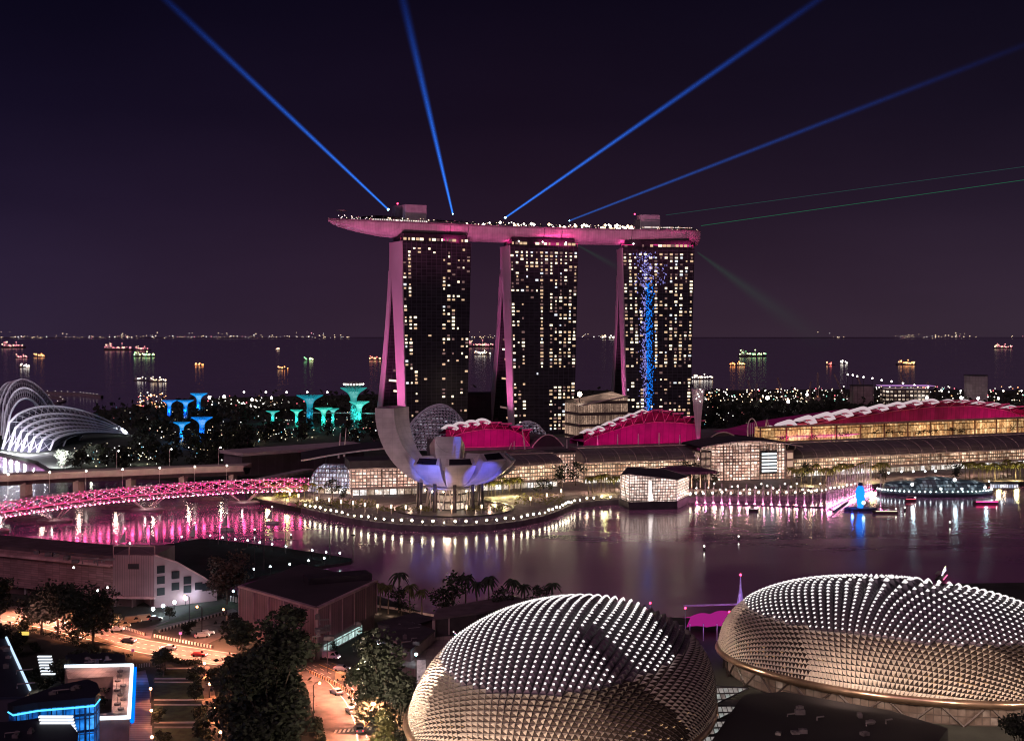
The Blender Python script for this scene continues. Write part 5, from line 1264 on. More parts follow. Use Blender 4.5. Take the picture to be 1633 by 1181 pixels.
for px0, px1, y0, y1 in ((940, 1085, 788, 779), (1265, 1410, 774, 765), (415, 505, 790, 797), (780, 830, 792, 788), (1545, 1630, 768, 764)):
    for q in range(3):
        u = (q+.5)/3; light('palm_uplight', 'POINT', gp(lerp(px0, px1, u), lerp(y0, y1, u))+V((0, -5, 3)), 5000, (1, .86, .36), size=1.2)
bt = [tree('broadleaf_tree', 'dark broad promenade tree before the arcades', 12, 11, 420, .6, leaf_dark, 70+i, 9, .3, 'dark promenade trees') for i in range(2)]
trs = [(862, 790, .8, 'dark broad tree by the quay right of the museum'), (893, 776, 1.15, 'dark broad tree hiding the arcade link, left of two'), (918, 774, 1.15, 'dark broad tree hiding the arcade link, right of two'), (1098, 772, 1.1, 'dark broad tree at the left corner of the event hall'), (1118, 776, .9, 'smaller dark tree before the event hall corner'), (1140, 776, .7, 'low dark tree before the event hall front'),
       (1282, 770, 1.0, 'round dark tree before the right arcade'), (1526, 768, 1.0, 'round dark tree beside the right palm cluster'), (530, 795, .9, 'dark tree before the glass barrel pavilion'), (548, 799, .7, 'smaller dark tree before the bright pavilion entrance'), (1408, 770, .7, 'slim dark tree where the fountain curtain ends'), (340, 764, .8, 'dim lit tree at the end of the road bridge'), (358, 765, .75, 'yellowish tree between bridge lamp and landing'), (876, 786, .7, 'dark small tree nearest the quay steps')]
for i, (px, py, s, lab) in enumerate(trs):
    if i < 2: bt[i].location = gp(px, py); bt[i].scale = (s,)*3; bt[i]['label'] = lab
    else: dup(bt[i % 2], gp(px, py), rnd.uniform(0, 6), lab, s)
# crowd on the event plaza: countless tiny figures
mb = MB()
for i in range(240):
    p = gp(rnd.uniform(1110, 1320), rnd.uniform(783, 797)); h_ = rnd.uniform(1.5, 1.8)
    mb.lathe([(.16, 0), (.20, h_*.5), (.26, h_*.8), (.08, h_*.85), (.12, h_*.92), (.03, h_)], 6, p)
o = mb.build('crowd', M('crowd_cloth', (.10, .07, .08), .9, var=.9, scale=.6), kind='stuff'); tag(o, 'crowd of small dark figures standing along the event plaza edge', 'crowd')
first = None
for i in range(24):
    p = gp(1092+i*9.4, 788+rnd.uniform(-8, 6))
    if first is None:
        first = T('plaza_lamp', 'small white lamp among the crowd on the event plaza', 'plaza lamp', p, 0, 'lamps on the event plaza'); MB().tube([(0, 0, 0), (0, 0, 3.4)], .08, 5).build('post', dark_metal, first); MB().octa((0, 0, 3.7), .45).build('lamp', lamp_white, first)
    else: dup(first, p, 0, None, rnd.uniform(.7, 1.2))
mb = MB(); a, b = gp(1075, 789), gp(1300, 788)
for i in range(26):
    p = lerp(a, b, i/25); mb.box(p+V((0, 3, 3.2)), (5.0, 5, .25), 0); mb.tube([p+V((0, 3, 0)), p+V((0, 3, 3.1))], .1, 4)
o = mb.build('plaza_shelter', M('shelter_cloth', (.16, .11, .12), .7)); tag(o, 'long low row of dark plaza shelters before the event hall', 'shelter')
# ================================================================== fountain jets
def water_jet_mat():
    m, t_, o = new_mat('jet_water'); tb = nd(t_, 'ShaderNodeBsdfTransparent'); df = nd(t_, 'ShaderNodeBsdfTranslucent'); d2 = nd(t_, 'ShaderNodeBsdfDiffuse'); mx_ = nd(t_, 'ShaderNodeMixShader'); m2 = nd(t_, 'ShaderNodeMixShader')
    df.inputs[0].default_value = (.85, .8, .85, 1); d2.inputs[0].default_value = (.85, .8, .85, 1); m2.inputs[0].default_value = .5
    n = nd(t_, 'ShaderNodeTexNoise'); n.inputs['Scale'].default_value = 1.3; tc = nd(t_, 'ShaderNodeTexCoord'); mp = nd(t_, 'ShaderNodeMapping'); mp.inputs['Scale'].default_value = (2, 2, .25)
    t_.links.new(tc.outputs['Object'], mp.inputs[0]); t_.links.new(mp.outputs[0], n.inputs['Vector'])
    r = nd(t_, 'ShaderNodeMapRange'); r.inputs[1].default_value = .3; r.inputs[2].default_value = .7; r.inputs[3].default_value = .15; r.inputs[4].default_value = .6; t_.links.new(n.outputs[0], r.inputs[0]); t_.links.new(r.outputs[0], mx_.inputs[0])
    t_.links.new(df.outputs[0], m2.inputs[1]); t_.links.new(d2.outputs[0], m2.inputs[2]); t_.links.new(tb.outputs[0], mx_.inputs[1]); t_.links.new(m2.outputs[0], mx_.inputs[2]); t_.links.new(mx_.outputs[0], o.inputs[0]); return m
jm = water_jet_mat(); nozzle = E('jet_nozzle', (1, .25, .50), 12)
first = None; jets = []
def jet(p, h_, label, grp, e_, key):
    q = jets_d.get(key); rl = .62 if key == 'a' else .34
    if q is None:
        t = T('water_jet', label, 'water jet', p, 0, grp); MB().tube([(0, 0, 0), (.1, 0, h_*.5), (.25, 0, h_)], .42, 7, 0, .22).build('spray', jm, t); MB().ball((0, -.3, .5), rl).build('lamp', nozzle, t); MB().lathe([(1.0, -.6), (1.0, .15), (.2, .2)], 8).build('nozzle', dark_metal, t); jets_d[key] = t
    else: dup(q, p)
    light('jet_light', 'POINT', p+V((.3, -1.6, 1.6)), e_, (1, .30, .62), size=.35)
jets_d = {}
for i in range(17):
    jet(gp(1111+i*13.2, 803+.32*i, 0), 11.5, 'tall thin pink lit jet in the straight fountain row', 'jets of the straight fountain row', 900, 'a')
for i in range(27):
    u = i/26; jet(gp(lerp(1318, 1389, u), lerp(813, 779, u**.9), 0), 17, 'pink lit jet in the dense curtain of the fountain', 'jets of the dense fountain curtain', 620, 'b')
jet(gp(1404, 812, 0), 19, 'single tall thin jet right of the blue figure', 'lone jets', 900, 'a2')
mb = MB(); a, b = gp(1100, 803, 0), gp(1316, 809, 0); mb.tube([a, lerp(a, b, .5), b, gp(1330, 815, 0), gp(1352, 800, 0)], .7, 6); o = mb.build('fountain_pontoon', M('pontoon', (.04, .03, .04), .6)); tag(o, 'dark floating pontoon carrying the fountain jets', 'pontoon')
# blue figure on a floating platform
b = gp(1372, 813, 0); t = T('water_sculpture', 'glowing blue upright egg shaped light sculpture on a dark raft', 'light sculpture', b)
MB().lathe([(9, -.5), (9, 1.0), (8.6, 1.3), (.2, 1.3)], 20, sx=1.0, sy=.5).build('raft', M('raft', (.02, .02, .06), .6), t)
MB().lathe([(1.8, 1.3), (2.0, 3), (3.0, 7), (3.1, 9.5), (2.3, 11.8), (1.0, 13), (.1, 13.3)], 18, sx=.8, sy=.7).build('body', E('sculpture_blue', (.01, .20, 1), 2.0), t, smooth=True)
MB().ball((1.0, -2.4, 4.2), .9).build('lamp', E('sculpture_core', (.5, .9, 1), 10), t); MB().lathe([(.8, 12.6), (1.3, 13.4), (1.2, 14.2), (.1, 14.8)], 10).build('cap', M('cap_navy', (.02, .03, .09), .5), t)
light('sculpture_light', 'POINT', b+V((-5, -3, 3)), 1500, (.05, .15, 1), size=.6)
# ================================================================== boats in the bay
bw = M('boat_white', (.6, .52, .5), .5); bd = M('boat_dark', (.05, .035, .04), .5)
def boat(px, py, L, label, lm, hm=bd, rz=0, roof=True, glow=None):
    p = gp(px, py, 0); t = T('tour_boat', label, 'boat', p, rz); B = L*.13; rows = []
    for i in range(9):
        u = i/8; w = B*math.sin(math.pi*min(1, .18+u*.82))**.5 if u < 1 else .05; sh = .5*(2*u-1)**2
        rows.append([V(((u-.5)*L, -w, 1.1+sh)), V(((u-.5)*L, -w*.7, -.4)), V(((u-.5)*L, w*.7, -.4)), V(((u-.5)*L, w, 1.1+sh))])
    mb = MB(); mb.grid(rows, 0, True); mb.build('hull', hm, t)
    if roof:
        mb = MB(); mb.box((0, 0, 2.9), (L*.6, B*1.9, .25)); 
        for q in (-.28, 0, .28):
            for s in (-1, 1): mb.tube([(q*L, s*B*.8, 1), (q*L, s*B*.8, 2.9)], .08, 4)
        mb.build('canopy', hm if hm is not bd else M('boat_roof', (.16, .08, .09), .5), t)
    mb = MB(); mb.box((0, -B-.15, 1.35), (L*.85, .18, .35)); mb.build('light_strip', lm, t)
    MB().octa((L*.42, 0, 2.2), .35).build('lamp', lamp_white, t)
    return t
boat(1412, 818, 13, 'dark tour boat with a pale light strip right of the blue sculpture', E('strip_pale', (1, .7, .5), 1.6))
boat(1452, 799, 6.5, 'small dark bumboat with red roof lights left of the round club', E('strip_red', (1, .1, .15), 1.2))
boat(1572, 803, 14, 'pink neon lit boat at the far right below the club', E('strip_neon', (1, .03, .22), 4))
boat(1202, 815, 5, 'small dark boat below the straight fountain row', E('strip_dim', (.6, .5, .5), .6))
boat(1500, 925, 12, 'tour boat with colourful light strips above the right dome', E('strip_mix', (1, .15, .35), 2.2), rz=1.1)
p = gp(1500, 925, 0); mb = MB()
for i, c in enumerate(((.9, .8, 1), (.3, .4, 1), (1, .9, .5))):
    bb = MB(); bb.tube([V((-5+i*1.2, -1.2, 2.9+i*.5)), V((0, -1.8, 4.2+i*.6)), V((5-i, -1.2, 3.0+i*.5))], .16, 5); o = bb.build('light_garland', E('garland_%d' % i, c, 3), bpy.data.objects['tour_boat.004'])
for px, py in ((1178, 861), (1123, 877), (1443, 814), (1515, 838), (406, 850), (464, 858)):
    p = gp(px, py, 0); t = T('buoy', 'small lit buoy alone on the dark water', 'buoy', p, 0, 'buoys on the bay'); MB().lathe([(.6, -.3), (.7, .5), (.25, 1.2), (.1, 1.5)], 8).build('float', bd, t); MB().octa((0, 0, 1.8), .35).build('lamp', lamp_white, t)
for px, py, lab in ((434, 834, 'small white sailing boat left of the pale reflections'), (311, 862, 'white sailing boat by the floating pitch corner'), (200, 872, 'white sailing boat in the pink reflections at left'), (362, 845, 'white sailing boat before the pink reflections')):
    p = gp(px, py, 0); t = T('sail_boat', lab, 'sailing boat', p); mb = MB(); mb.prism([(-3, -.8), (1.5, -.9), (3.4, 0), (1.5, .9), (-3, .8)], -.3, 1.0); mb.build('hull', bw, t); MB().tube([(0, 0, 1), (0, 0, 8)], .09, 5).build('mast', bw, t); mb = MB(); mb.add([(-.1, 0, 2), (-2.8, .3, 2), (-.1, 0, 7.6)], [(0, 1, 2)]); mb.add([(-.1, .06, 2), (-2.8, .36, 2), (-.1, .06, 7.6)], [(2, 1, 0)]); mb.build('sail', bw, t); MB().octa((0, 0, 8.1), .3).build('lamp', lamp_white, t)
# ================================================================== round waterside club
b = gp(1490, 787, 0); t = T('waterside_club', 'round dark waterside club ringed with bluish white lights', 'club building', b)
MB().lathe([(31, -1), (32, 1.5), (31, 2.6), (.5, 2.6)], 32, sx=1.05, sy=.55).build('base', M('club_base', (.02, .03, .045), .4), t)
mb = MB()
for k_, (cx_, cy_, r_, hh) in enumerate(((-18, 2, 12, 6.5), (2, 4, 15, 8.5), (20, 2, 11, 7))):
    mb.lathe([(r_, 2.6), (r_*.95, 5), (r_*.75, hh), (r_*.3, hh+1), (.2, hh+1.1)], 18, (cx_, cy_, 0), sy=.6)
mb.build('hall', facade('club_glass', [(.2, .4, .6), (.55, .75, .9), (1, 1, 1)], .35, 2, 2, .2, (.015, .02, .03), lo=.1, dark=.5), t)
mb = MB()
for i in range(34):
    a = math.pi+math.pi*i/33; mb.octa((31.5*1.05*math.cos(a), 31.5*.55*math.sin(a), 3.2), .35 if i > 14 else .5)
mb.build('rim_lamps', E('rim_lamp', (.8, .95, 1), 9), t, kind='stuff')
for i, (x, y, z, r_) in enumerate(((-17, -13, 7, 1.1), (-2, -17, 5, .9), (9, -8, 9, 1.2), (10, -17, 5, .8), (25, -12, 5.2, 1.0), (-26, 2, 12, .7), (-18, 4, 12.5, .7), (-11, 4, 12.6, .7), (-4, 4, 12.6, .7), (2, 4, 12.8, .7), (38, -3, 5, .7), (33, 3, 7, .5))):
    MB().ball((x, y, z), r_*.75).build('lamp', E('club_lamp', (.85, .95, 1), 16), t)
    if i in (0, 2, 4): light('club_light', 'POINT', b+V((x, y-2, z+2)), 1400, (.6, .85, 1), size=.6)
for px in (1560, 1590, 1612):
    p = gp(px, 779); p.z = LAND; t = T('quay_kiosk', ('small bluish lit kiosk right of the round club, nearest it', 'small bluish lit kiosk, middle of three at the right quay', 'small bluish lit kiosk at the far right quay')[(1560, 1590, 1612).index(px)], 'kiosk', p); MB().box((0, 0, 1.7), (7, 4, 3.4)).build('wall', facade('kiosk_wall', [(.3, .5, .9), (1, .9, .9)], 1.2, 1.5, 3, .2, lo=.3), t); MB().box((0, 0, 3.7), (8.4, 5.4, .5)).build('roof', dark_metal, t)
# ================================================================== floating pitch with lamps and masts
fp = [gp(148, 889, .9), gp(320, 859, .9), gp(372, 864, .9), gp(440, 872, .9), gp(561, 891, .9), gp(560, 896, .9), gp(440, 914, .9), gp(392, 925, .9), gp(300, 950, .9)]
cc = sum(fp, V((0, 0, 0)))/len(fp)
o = MB().prism([(p.x-cc.x, p.y-cc.y) for p in fp], -1.2, .9-.0, 1, 0).build('floating_platform', [panelled('pitch', (.014, .020, .022), 12, 12, .1, 1.4, .95, ax='XY', spec=.05), M('platform_side', (.06, .05, .055), .7)]); o.location = (cc.x, cc.y, .3); tag(o, 'dark floating sports platform moored before the grandstand', 'floating platform')
gl2 = E('platform_lamp', (.75, .97, 1), 26); first = None
for px, py in ((22, 884), (48, 886), (66, 889), (82, 890), (95, 891), (125, 889), (145, 887), (180, 881), (207, 877), (290, 866), (335, 864), (355, 867), (375, 870), (395, 872), (414, 875), (434, 878), (456, 882), (498, 888), (520, 891), (542, 893), (405, 919), (431, 915), (462, 911), (492, 905), (517, 901)):
    p = gp(px, py, 1.2)
    if first is None:
        first = T('platform_lamp', 'cool white lamp on a post at the edge of the floating platform', 'platform lamp', p, 0, 'lamps round the floating platform'); MB().tube([(0, 0, 0), (0, 0, 2.6)], .09, 5).build('post', dark_metal, first); MB().ball((0, 0, 2.9), .34).build('lamp', gl2, first)
    else: dup(first, p)
for px, py, ln, lab in ((24, 885, 55, 'slim dark mast at the left end of the platform row'), (132, 889, 45, 'slim dark mast behind the grandstand wall'), (177, 882, 55, 'slim dark mast behind the middle of the grandstand wall'), (240, 900, 65, 'slim dark mast behind the grandstand end block'), (348, 868, 60, 'dark mast on the far platform edge, leftmost'), (362, 868, 75, 'thick dark mast on the far platform edge'), (414, 875, 58, 'dark mast on the far platform edge, third'), (421, 909, 95, 'tallest dark mast crossing the platform'), (455, 882, 90, 'dark mast right of the tallest one'), (526, 890, 85, 'thick dark mast near the platform tip'), (563, 893, 40, 'short pole at the platform tip'), (406, 920, 50, 'thin pole at the near platform edge')):
    p = gp(px, py, 1); h_ = ln*p.y/F; t = T('light_mast', lab, 'mast', p); mb = MB(); mb.tube([(0, 0, -1), (0, 0, h_)], .28 if 'thick' in lab else .18, 6, 0, .1); mb.build('pole', M('mast_dark', (.035, .025, .03), .6), t); mb = MB(); mb.box((0, 0, h_), (1.6, .4, .5)); mb.build('lamp_head', dark_metal, t)
# ================================================================== twin spiky theatre domes
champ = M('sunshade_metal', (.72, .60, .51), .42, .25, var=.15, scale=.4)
champ_shaded = M('sunshade_shaded', (.045, .03, .026), .5, .3, var=.2, scale=.4)  # shade put into the colour of each spike's lower and one side face
dome_glass = M('dome_dark_glass', (.012, .010, .016), .25)
dome_lit = E('dome_warm_glass', (1, .58, .30), .55)
dot = E('shade_light', (1, .93, .92), 1.25)
brass = M('ring_metal', (.42, .27, .19), .3, .8)
def dome(name, label, cxy, rz, ax, ay, zb, ht, skew, nu, nv, dark_f, gap_f, pwr, sq=.80, apex=(0, 0)):
    t = T(name, label, 'theatre dome', (cxy[0], cxy[1], LAND), rz)
    def pt(u, v):
        x = u*math.sqrt(max(0, 1-v*v/2)); y = v*math.sqrt(max(0, 1-u*u/2)); r_ = min(1, math.hypot(x, y))
        if r_ < 1e-6: return V((apex[0], apex[1], zb+ht))
        w = r_*math.pi/2; k = math.sin(w)**sq/r_; z = math.cos(w)**.85
        return V((x*k*ax+apex[0]*z+skew*x*abs(x)*0, y*k*ay+apex[1]*z, zb+ht*z))
    G = [[pt(2*i/nu-1, 2*j/nv-1) for j in range(nv+1)] for i in range(nu+1)]
    mb = MB(); mb.grid(G); ob = mb.build('glass_shell', dome_glass, t, smooth=True)
    fin = MB(); dots = MB(); rnd = random.Random(nu); lit = MB(); c0 = V((0, 0, zb))
    ca, sa = math.cos(rz), math.sin(rz)
    for i in range(nu):
        for j in range(nv):
            a, b, c, d = G[i][j], G[i+1][j], G[i+1][j+1], G[i][j+1]
            m_ = (a+b+c+d)/4; n_ = (b-a).cross(d-a)+(d-c).cross(b-c)
            if n_.length < 1e-5: continue
            n_.normalize()
            if n_.dot(m_-c0) < 0: n_ = -n_
            size = ((c-a).length+(d-b).length)/2
            wx, wy = m_.x*ca-m_.y*sa, m_.x*sa+m_.y*ca
            f = (m_.z-zb)/ht
            down = V((0, 0, -1))-n_*V((0, 0, -1)).dot(n_); 
            down = down.normalized() if down.length > .05 else V((0, -1, 0))
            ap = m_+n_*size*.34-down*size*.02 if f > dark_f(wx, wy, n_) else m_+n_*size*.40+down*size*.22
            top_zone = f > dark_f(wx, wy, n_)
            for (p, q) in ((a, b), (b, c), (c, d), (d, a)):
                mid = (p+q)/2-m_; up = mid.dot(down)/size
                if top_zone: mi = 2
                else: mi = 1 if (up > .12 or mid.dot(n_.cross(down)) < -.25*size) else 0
                e1, e2, e3 = lerp(p, m_, .06)+n_*.04, lerp(q, m_, .06)+n_*.04, ap
                fin.add([e1, e2, e3] if (e2-e1).cross(e3-e1).dot(n_) > 0 else [e2, e1, e3], [(0, 1, 2)], mi)
            if top_zone:
                if not gap_f(wx, wy, n_): 
                    s = size*.098; q = ap+n_*size*.02+down*size*.12; side = n_.cross(down)
                    dots.add([q-side*s-down*s*1.5, q+side*s-down*s*1.5, q+side*s+down*s*1.2, q-side*s+down*s*1.2, q+n_*s*1.5], [(0, 1, 4), (1, 2, 4), (2, 3, 4), (3, 0, 4)])
            elif rnd.random() < .25 and f < .34:
                s = size*.18; q = m_+n_*size*.06+down*size*.36; side = n_.cross(down); lit.quad(q-side*s*1.6, q+side*s*1.6, q+side*s*1.2-down*s*.8, q-side*s*1.2-down*s*.8)
    fin.build('sunshades', [champ, champ_shaded, M('shade_dark', (.085, .06, .08), .45, .5, var=.2)], t)
    dots.build('shade_lights', dot, t, kind='stuff')
    if lit.v: lit.build('lit_panes', dome_lit, t, kind='stuff')
    # ring beam at the rim and glazed foot
    n = 96; R0 = []
    for i in range(n+1):
        a_ = 6.2832*i/n; R0.append(V((math.cos(a_)*(ax+.4), math.sin(a_)*(ay+.4), zb)))
    mb = MB(); mb.tube(R0, .85, 8); mb.grid([[p*1+V((0, 0, .5)), V((p.x*1.018, p.y*1.018, zb-.1)), V((p.x*.985, p.y*.985, zb-1.3))] for p in R0]); mb.build('ring_beam', brass, t, smooth=True)
    mb = MB(); mb.grid([[V((p.x*.94, p.y*.94, 0)), V((p.x*.94, p.y*.94, zb))] for p in R0]); mb.build('glass_foot', facade('dome_foot_glass', [(.9, .42, .28), (1, .6, .42), (1, .75, .6)], .16, 1.9, 1.9, .1, (.10, .07, .06), lo=.35), t)
    mb = MB()
    for i in range(0, n, 4):
        p, q, s = R0[i], R0[(i+2) % n], R0[(i+4) % n]
        mb.tube([V((p.x*.97, p.y*.97, 0)), V((q.x*.97, q.y*.97, zb-.6))], .28, 5); mb.tube([V((q.x*.97, q.y*.97, zb-.6)), V((s.x*.97, s.y*.97, 0))], .28, 5)
    mb.build('foot_truss', M('foot_truss', (.08, .055, .05), .5), t)
    for i in range(0, n, 6):
        p = R0[i]
        if math.sin(rz)*p.x+math.cos(rz)*p.y > ay*.35: continue
        q = V((p.x*1.5, p.y*1.5, 13.0)); q = Matrix.Rotation(rz, 3, 'Z') @ q+V((cxy[0], cxy[1], LAND))
        if 24 < q.x < 63 and q.y < 300: continue
        light('dome_fill', 'SPOT', q, pwr, (1, .78, .60), size=.4, target=V((cxy[0]*.85+q.x*.15, cxy[1]*.85+q.y*.15, zb+ht*.75)), angle=172, blend=1)  # added spots around the dome, brightening its golden shades
    return t
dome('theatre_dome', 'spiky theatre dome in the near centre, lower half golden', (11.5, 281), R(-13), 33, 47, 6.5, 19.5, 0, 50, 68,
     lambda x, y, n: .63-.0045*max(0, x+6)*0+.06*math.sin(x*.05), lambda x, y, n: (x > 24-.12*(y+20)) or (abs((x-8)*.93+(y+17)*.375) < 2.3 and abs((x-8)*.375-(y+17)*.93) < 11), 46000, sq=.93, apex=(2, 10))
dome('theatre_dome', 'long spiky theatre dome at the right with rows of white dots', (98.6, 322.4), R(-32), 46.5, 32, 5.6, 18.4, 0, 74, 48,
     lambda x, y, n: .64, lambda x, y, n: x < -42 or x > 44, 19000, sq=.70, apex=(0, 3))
# dark roof plaza between and in front of the domes
rf = M('near_roof', (.022, .016, .018), .8, var=.3, scale=.05)
c = gp(1320, 1150, 7)
P = [gp(1185, 1105, 8), gp(1250, 1100, 8), gp(1420, 1130, 8), gp(1512, 1158, 8), gp(1480, 1200, 8), gp(1120, 1200, 8)]
t = T('roof_terrace', 'dark flat roof terrace below the right theatre dome', 'roof', (c.x, c.y, LAND))
mb = MB(); mb.prism([(p.x-c.x, p.y-c.y) for p in P], 0, 5.2); mb.build('slab', rf, t)
mb = MB()
for u in range(4): mb.tube([lerp(P[5], P[4], u/4)-c+V((0, 0, 2.75)), lerp(P[1], P[3], u/4)-c+V((0, 0, 2.75))], .12, 4)
mb.build('roof_seam', M('roof_seam', (.10, .07, .075), .6), t)
mb = MB()
for q in range(14):
    p = gp(1225+q*19, 1160-q*1.5, 8)-c; mb.box(p+V((0, 0, 3.0)), (1.4, .5, .5), 0)
mb.build('roof_vent', M('roof_vent', (.10, .075, .07), .5), t)
sg = facade('skylight_lit', [(.8, .5, .4), (.95, .85, .8), (.6, .9, .85)], .55, 1.2, 1.2, .14, lo=.4)
for i, (px, py) in enumerate(((1160, 1098), (1150, 1128), (1142, 1152), (1132, 1176))):
    p = gp(px, py, 7); t = T('glass_skylight', ('pinkish triangular glass skylight beside the near dome, farthest one', 'second triangular glass skylight beside the near dome', 'third triangular glass skylight beside the near dome, greenish', 'nearest triangular glass skylight at the bottom edge')[i], 'skylight', (p.x, p.y, LAND))
    mb = MB(); mb.add([(-5, -3.2, 1.0), (5.2, .4, 4.6), (-5, 3.2, 1.0), (-5, 0, 5.4)], [(0, 1, 3), (1, 2, 3), (2, 0, 3)]); mb.build('glass', sg, t)
    mb = MB(); mb.tube([(-5, -3.2, 1), (5.2, .4, 4.6), (-5, 3.2, 1)], .16, 4); mb.tube([(-5, 0, 5.4), (5.2, .4, 4.6)], .16, 4); mb.box((-1, 0, .5), (9, 6.5, 1.0)); mb.build('frame', dark_metal, t)
# magenta tent and violet spire between the domes
c = gp(1140, 1008, 4); t = T('stage_tent', 'magenta lit tent roof between the two theatre domes', 'tent', (c.x, c.y, LAND)); rows = []
for i in range(13):
    u = i/12; rows.append([V((lerp(-9, 9, u), -4, 4+.4*abs(math.sin(u*9.4)))), V((lerp(-7, 10, u), 1, 6.0+.7*abs(math.sin(u*9.4))+u*2.2)), V((lerp(-9, 10, u), 6, 4.5))])
mb = MB(); mb.grid(rows); mb.build('membrane', E('tent_glow', (.75, .03, .42), .45), t, smooth=True)  # cloth glows in place of magenta light falling on it
mb = MB(); mb.tube([(-9, 2, 9.0), (11, 2, 9.6)], .3, 5)
for q in range(5): mb.tube([(-8+q*4, -4, 0), (-8+q*4, -4, 5)], .16, 5)
mb.build('frame', M('tent_frame', (.45, .30, .5), .5), t)
c = gp(1181, 1010, 4); t = T('spire', 'slender violet lit spire with a red tip', 'spire', (c.x, c.y, LAND)); hz = at(1181, 916, c.y).z-LAND
MB().lathe([(1.7, 0), (1.3, hz*.5), (.75, hz*.66), (.32, hz*.8), (.12, hz)], 8).build('shaft', M('spire_skin', (.5, .42, .7), .5), t); MB().ball((0, 0, hz), .38).build('lamp', lamp_red, t)
light('spire_light', 'POINT', c+V((-4, -8, 9)), 2600, (.50, .25, 1), size=.4)
for px, pt, lab in ((1093, 969, 'slim pole with a red tip behind the near dome'), (1163, 975, 'slim pole with a red tip beside the magenta tent'), (1037, 961, 'short pole with a red tip peeping over the near dome')):
    c = gp(px, 1020, 3); t = T('beacon_pole', lab, 'pole', (c.x, c.y, LAND)); hz = at(px, pt, c.y).z-LAND; MB().tube([(0, 0, 0), (0, 0, hz)], .22, 6, 0, .12).build('pole', M('pole_violet', (.3, .22, .36), .5), t); MB().ball((0, 0, hz), .34).build('lamp', lamp_red, t)
# ================================================================== grandstand back wall
brick = panelled('stand_cladding', (.30, .16, .165), 3.2, .75, .07, .55, .8, var=.22)
ribbed = panelled('stand_ribbed', (.30, .17, .185), .8, 40, .10, .6, .6, var=.06)
pink_trim = M('stand_trim', (.55, .30, .30), .6)
A0 = V((-205, 447, 0)); A1 = gp(180, 968); A2 = gp(246, 969); A3 = gp(346, 957)
t = T('grandstand', 'long brown clad grandstand seen from behind with stepped end block', 'grandstand', (A1.x, A1.y, LAND)); 
loc, rz, L = frame(A0, V((A1.x, A1.y, 0)))
M_ = Matrix.Rotation(rz, 3, 'Z')
def lb(mb, m, name):                                   # local frame of the long wall
    o = mb.build(name, m, t); o.location = V((A0.x-A1.x, A0.y-A1.y, 0)); o.rotation_euler = (0, 0, rz); return o
mb = MB(); mb.box((L/2, 9, 9.4), (L, 18, 12.6)); lb(mb, brick, 'rear_wall')
mb = MB(); mb.box((L/2, -.6, 13.9), (L, 1.6, .8)); lb(mb, pink_trim, 'ledge')
mb = MB(); mb.box((L/2, 9.3, 16.2), (L, 17.6, 1.0)); lb(mb, M('stand_roof', (.11, .065, .075), .8), 'roof')
mb = MB()
for i in range(9): mb.box((L*i/8*.98+1, 2, 1.5), (1.0, 1.0, 3.2))
lb(mb, conc, 'column')
mb = MB(); mb.box((L/2, 7, 1.6), (L, 10, 2.8)); lb(mb, M('stand_under', (.10, .06, .06), .9), 'undercroft')
loc, rz2, L2 = frame(A1, A2)
def lb2(mb, m, name, kind=None):
    o = mb.build(name, m, t); o.rotation_euler = (0, 0, rz2); return o
mb = MB(); mb.box((L2/2, 10, 10.3), (L2, 20, 14)); lb2(mb, ribbed, 'end_block')
mb = MB(); mb.box((L2/2, -.2, 3.4), (L2+.6, 1.2, .7)); lb2(mb, pink_trim, 'ledge')
mb = MB(); 
for x in (0, L2*.38, L2): mb.tube([(x, .5, 17.3), (x, .5, 20.2)], .2, 5)
mb.tube([(0, .5, 20.2), (L2, .5, 20.2)], .22, 5); lb2(mb, pink_trim, 'roof_frame')
mb = MB(); mb.box((L2*.50, -.1, 13.6), (3.6, .3, 1.7)); lb2(mb, M('vent_dark', (.03, .02, .025), .6), 'vent')
mb = MB(); mb.box((L2*.25, 6, 1.5), (L2*.5, 8, 3.2)); mb.tube([(L2*.45, .6, 0), (L2*.45, .6, 3.3)], .3, 6); mb.tube([(L2*.9, .6, 0), (L2*.9, .6, 3.3)], .3, 6); lb2(mb, MC['stand_under'], 'undercroft')
loc, rz3, L3 = frame(A2, A3); dv = V((A2.x-A1.x, A2.y-A1.y, 0))
prof = [(0, 0), (L3, 0), (L3, 4.6), (L3*.78, 8.2), (L3*.35, 14.2), (0, 17.4)]
mb = MB(); vs = [(x, 0, z) for x, z in prof]+[(x, -0+14, z) for x, z in prof]; n = len(prof)
mb.add(vs[:n], [tuple(range(n))]); mb.add(vs[n:], [tuple(range(n-1, -1, -1))]); mb.add(vs, [(i, n+i, n+(i+1) % n, (i+1) % n) for i in range(n)])
o = mb.build('end_wall', M('stand_end', (.40, .25, .27), .7, var=.12), t); o.location = dv; o.rotation_euler = (0, 0, rz3)
mb = MB()
for x, zz in ((L3*.10, (12.5, 9.0, 5.2)), (L3*.33, (10.2, 6.4)), (L3*.52, (8, 5.0)), (L3*.70, (5.6,)), (L3*.82, (5.0,))):
    for z in zz:
        o = MB().box((x, -.1, z), (L3*.12, .3, 2.5), 0).build('opening', M('opening_dark', (.012, .01, .014), .6), t); o.location = dv; o.rotation_euler = (0, 0, rz3)
mb = MB(); mb.tube([(x, -.3, z+.15) for x, z in prof[2:]], .3, 5); o = mb.build('roof_edge', pink_trim, t); o.location = dv; o.rotation_euler = (0, 0, rz3)
star = E('stand_floodlight', (.75, .95, 1), 40)
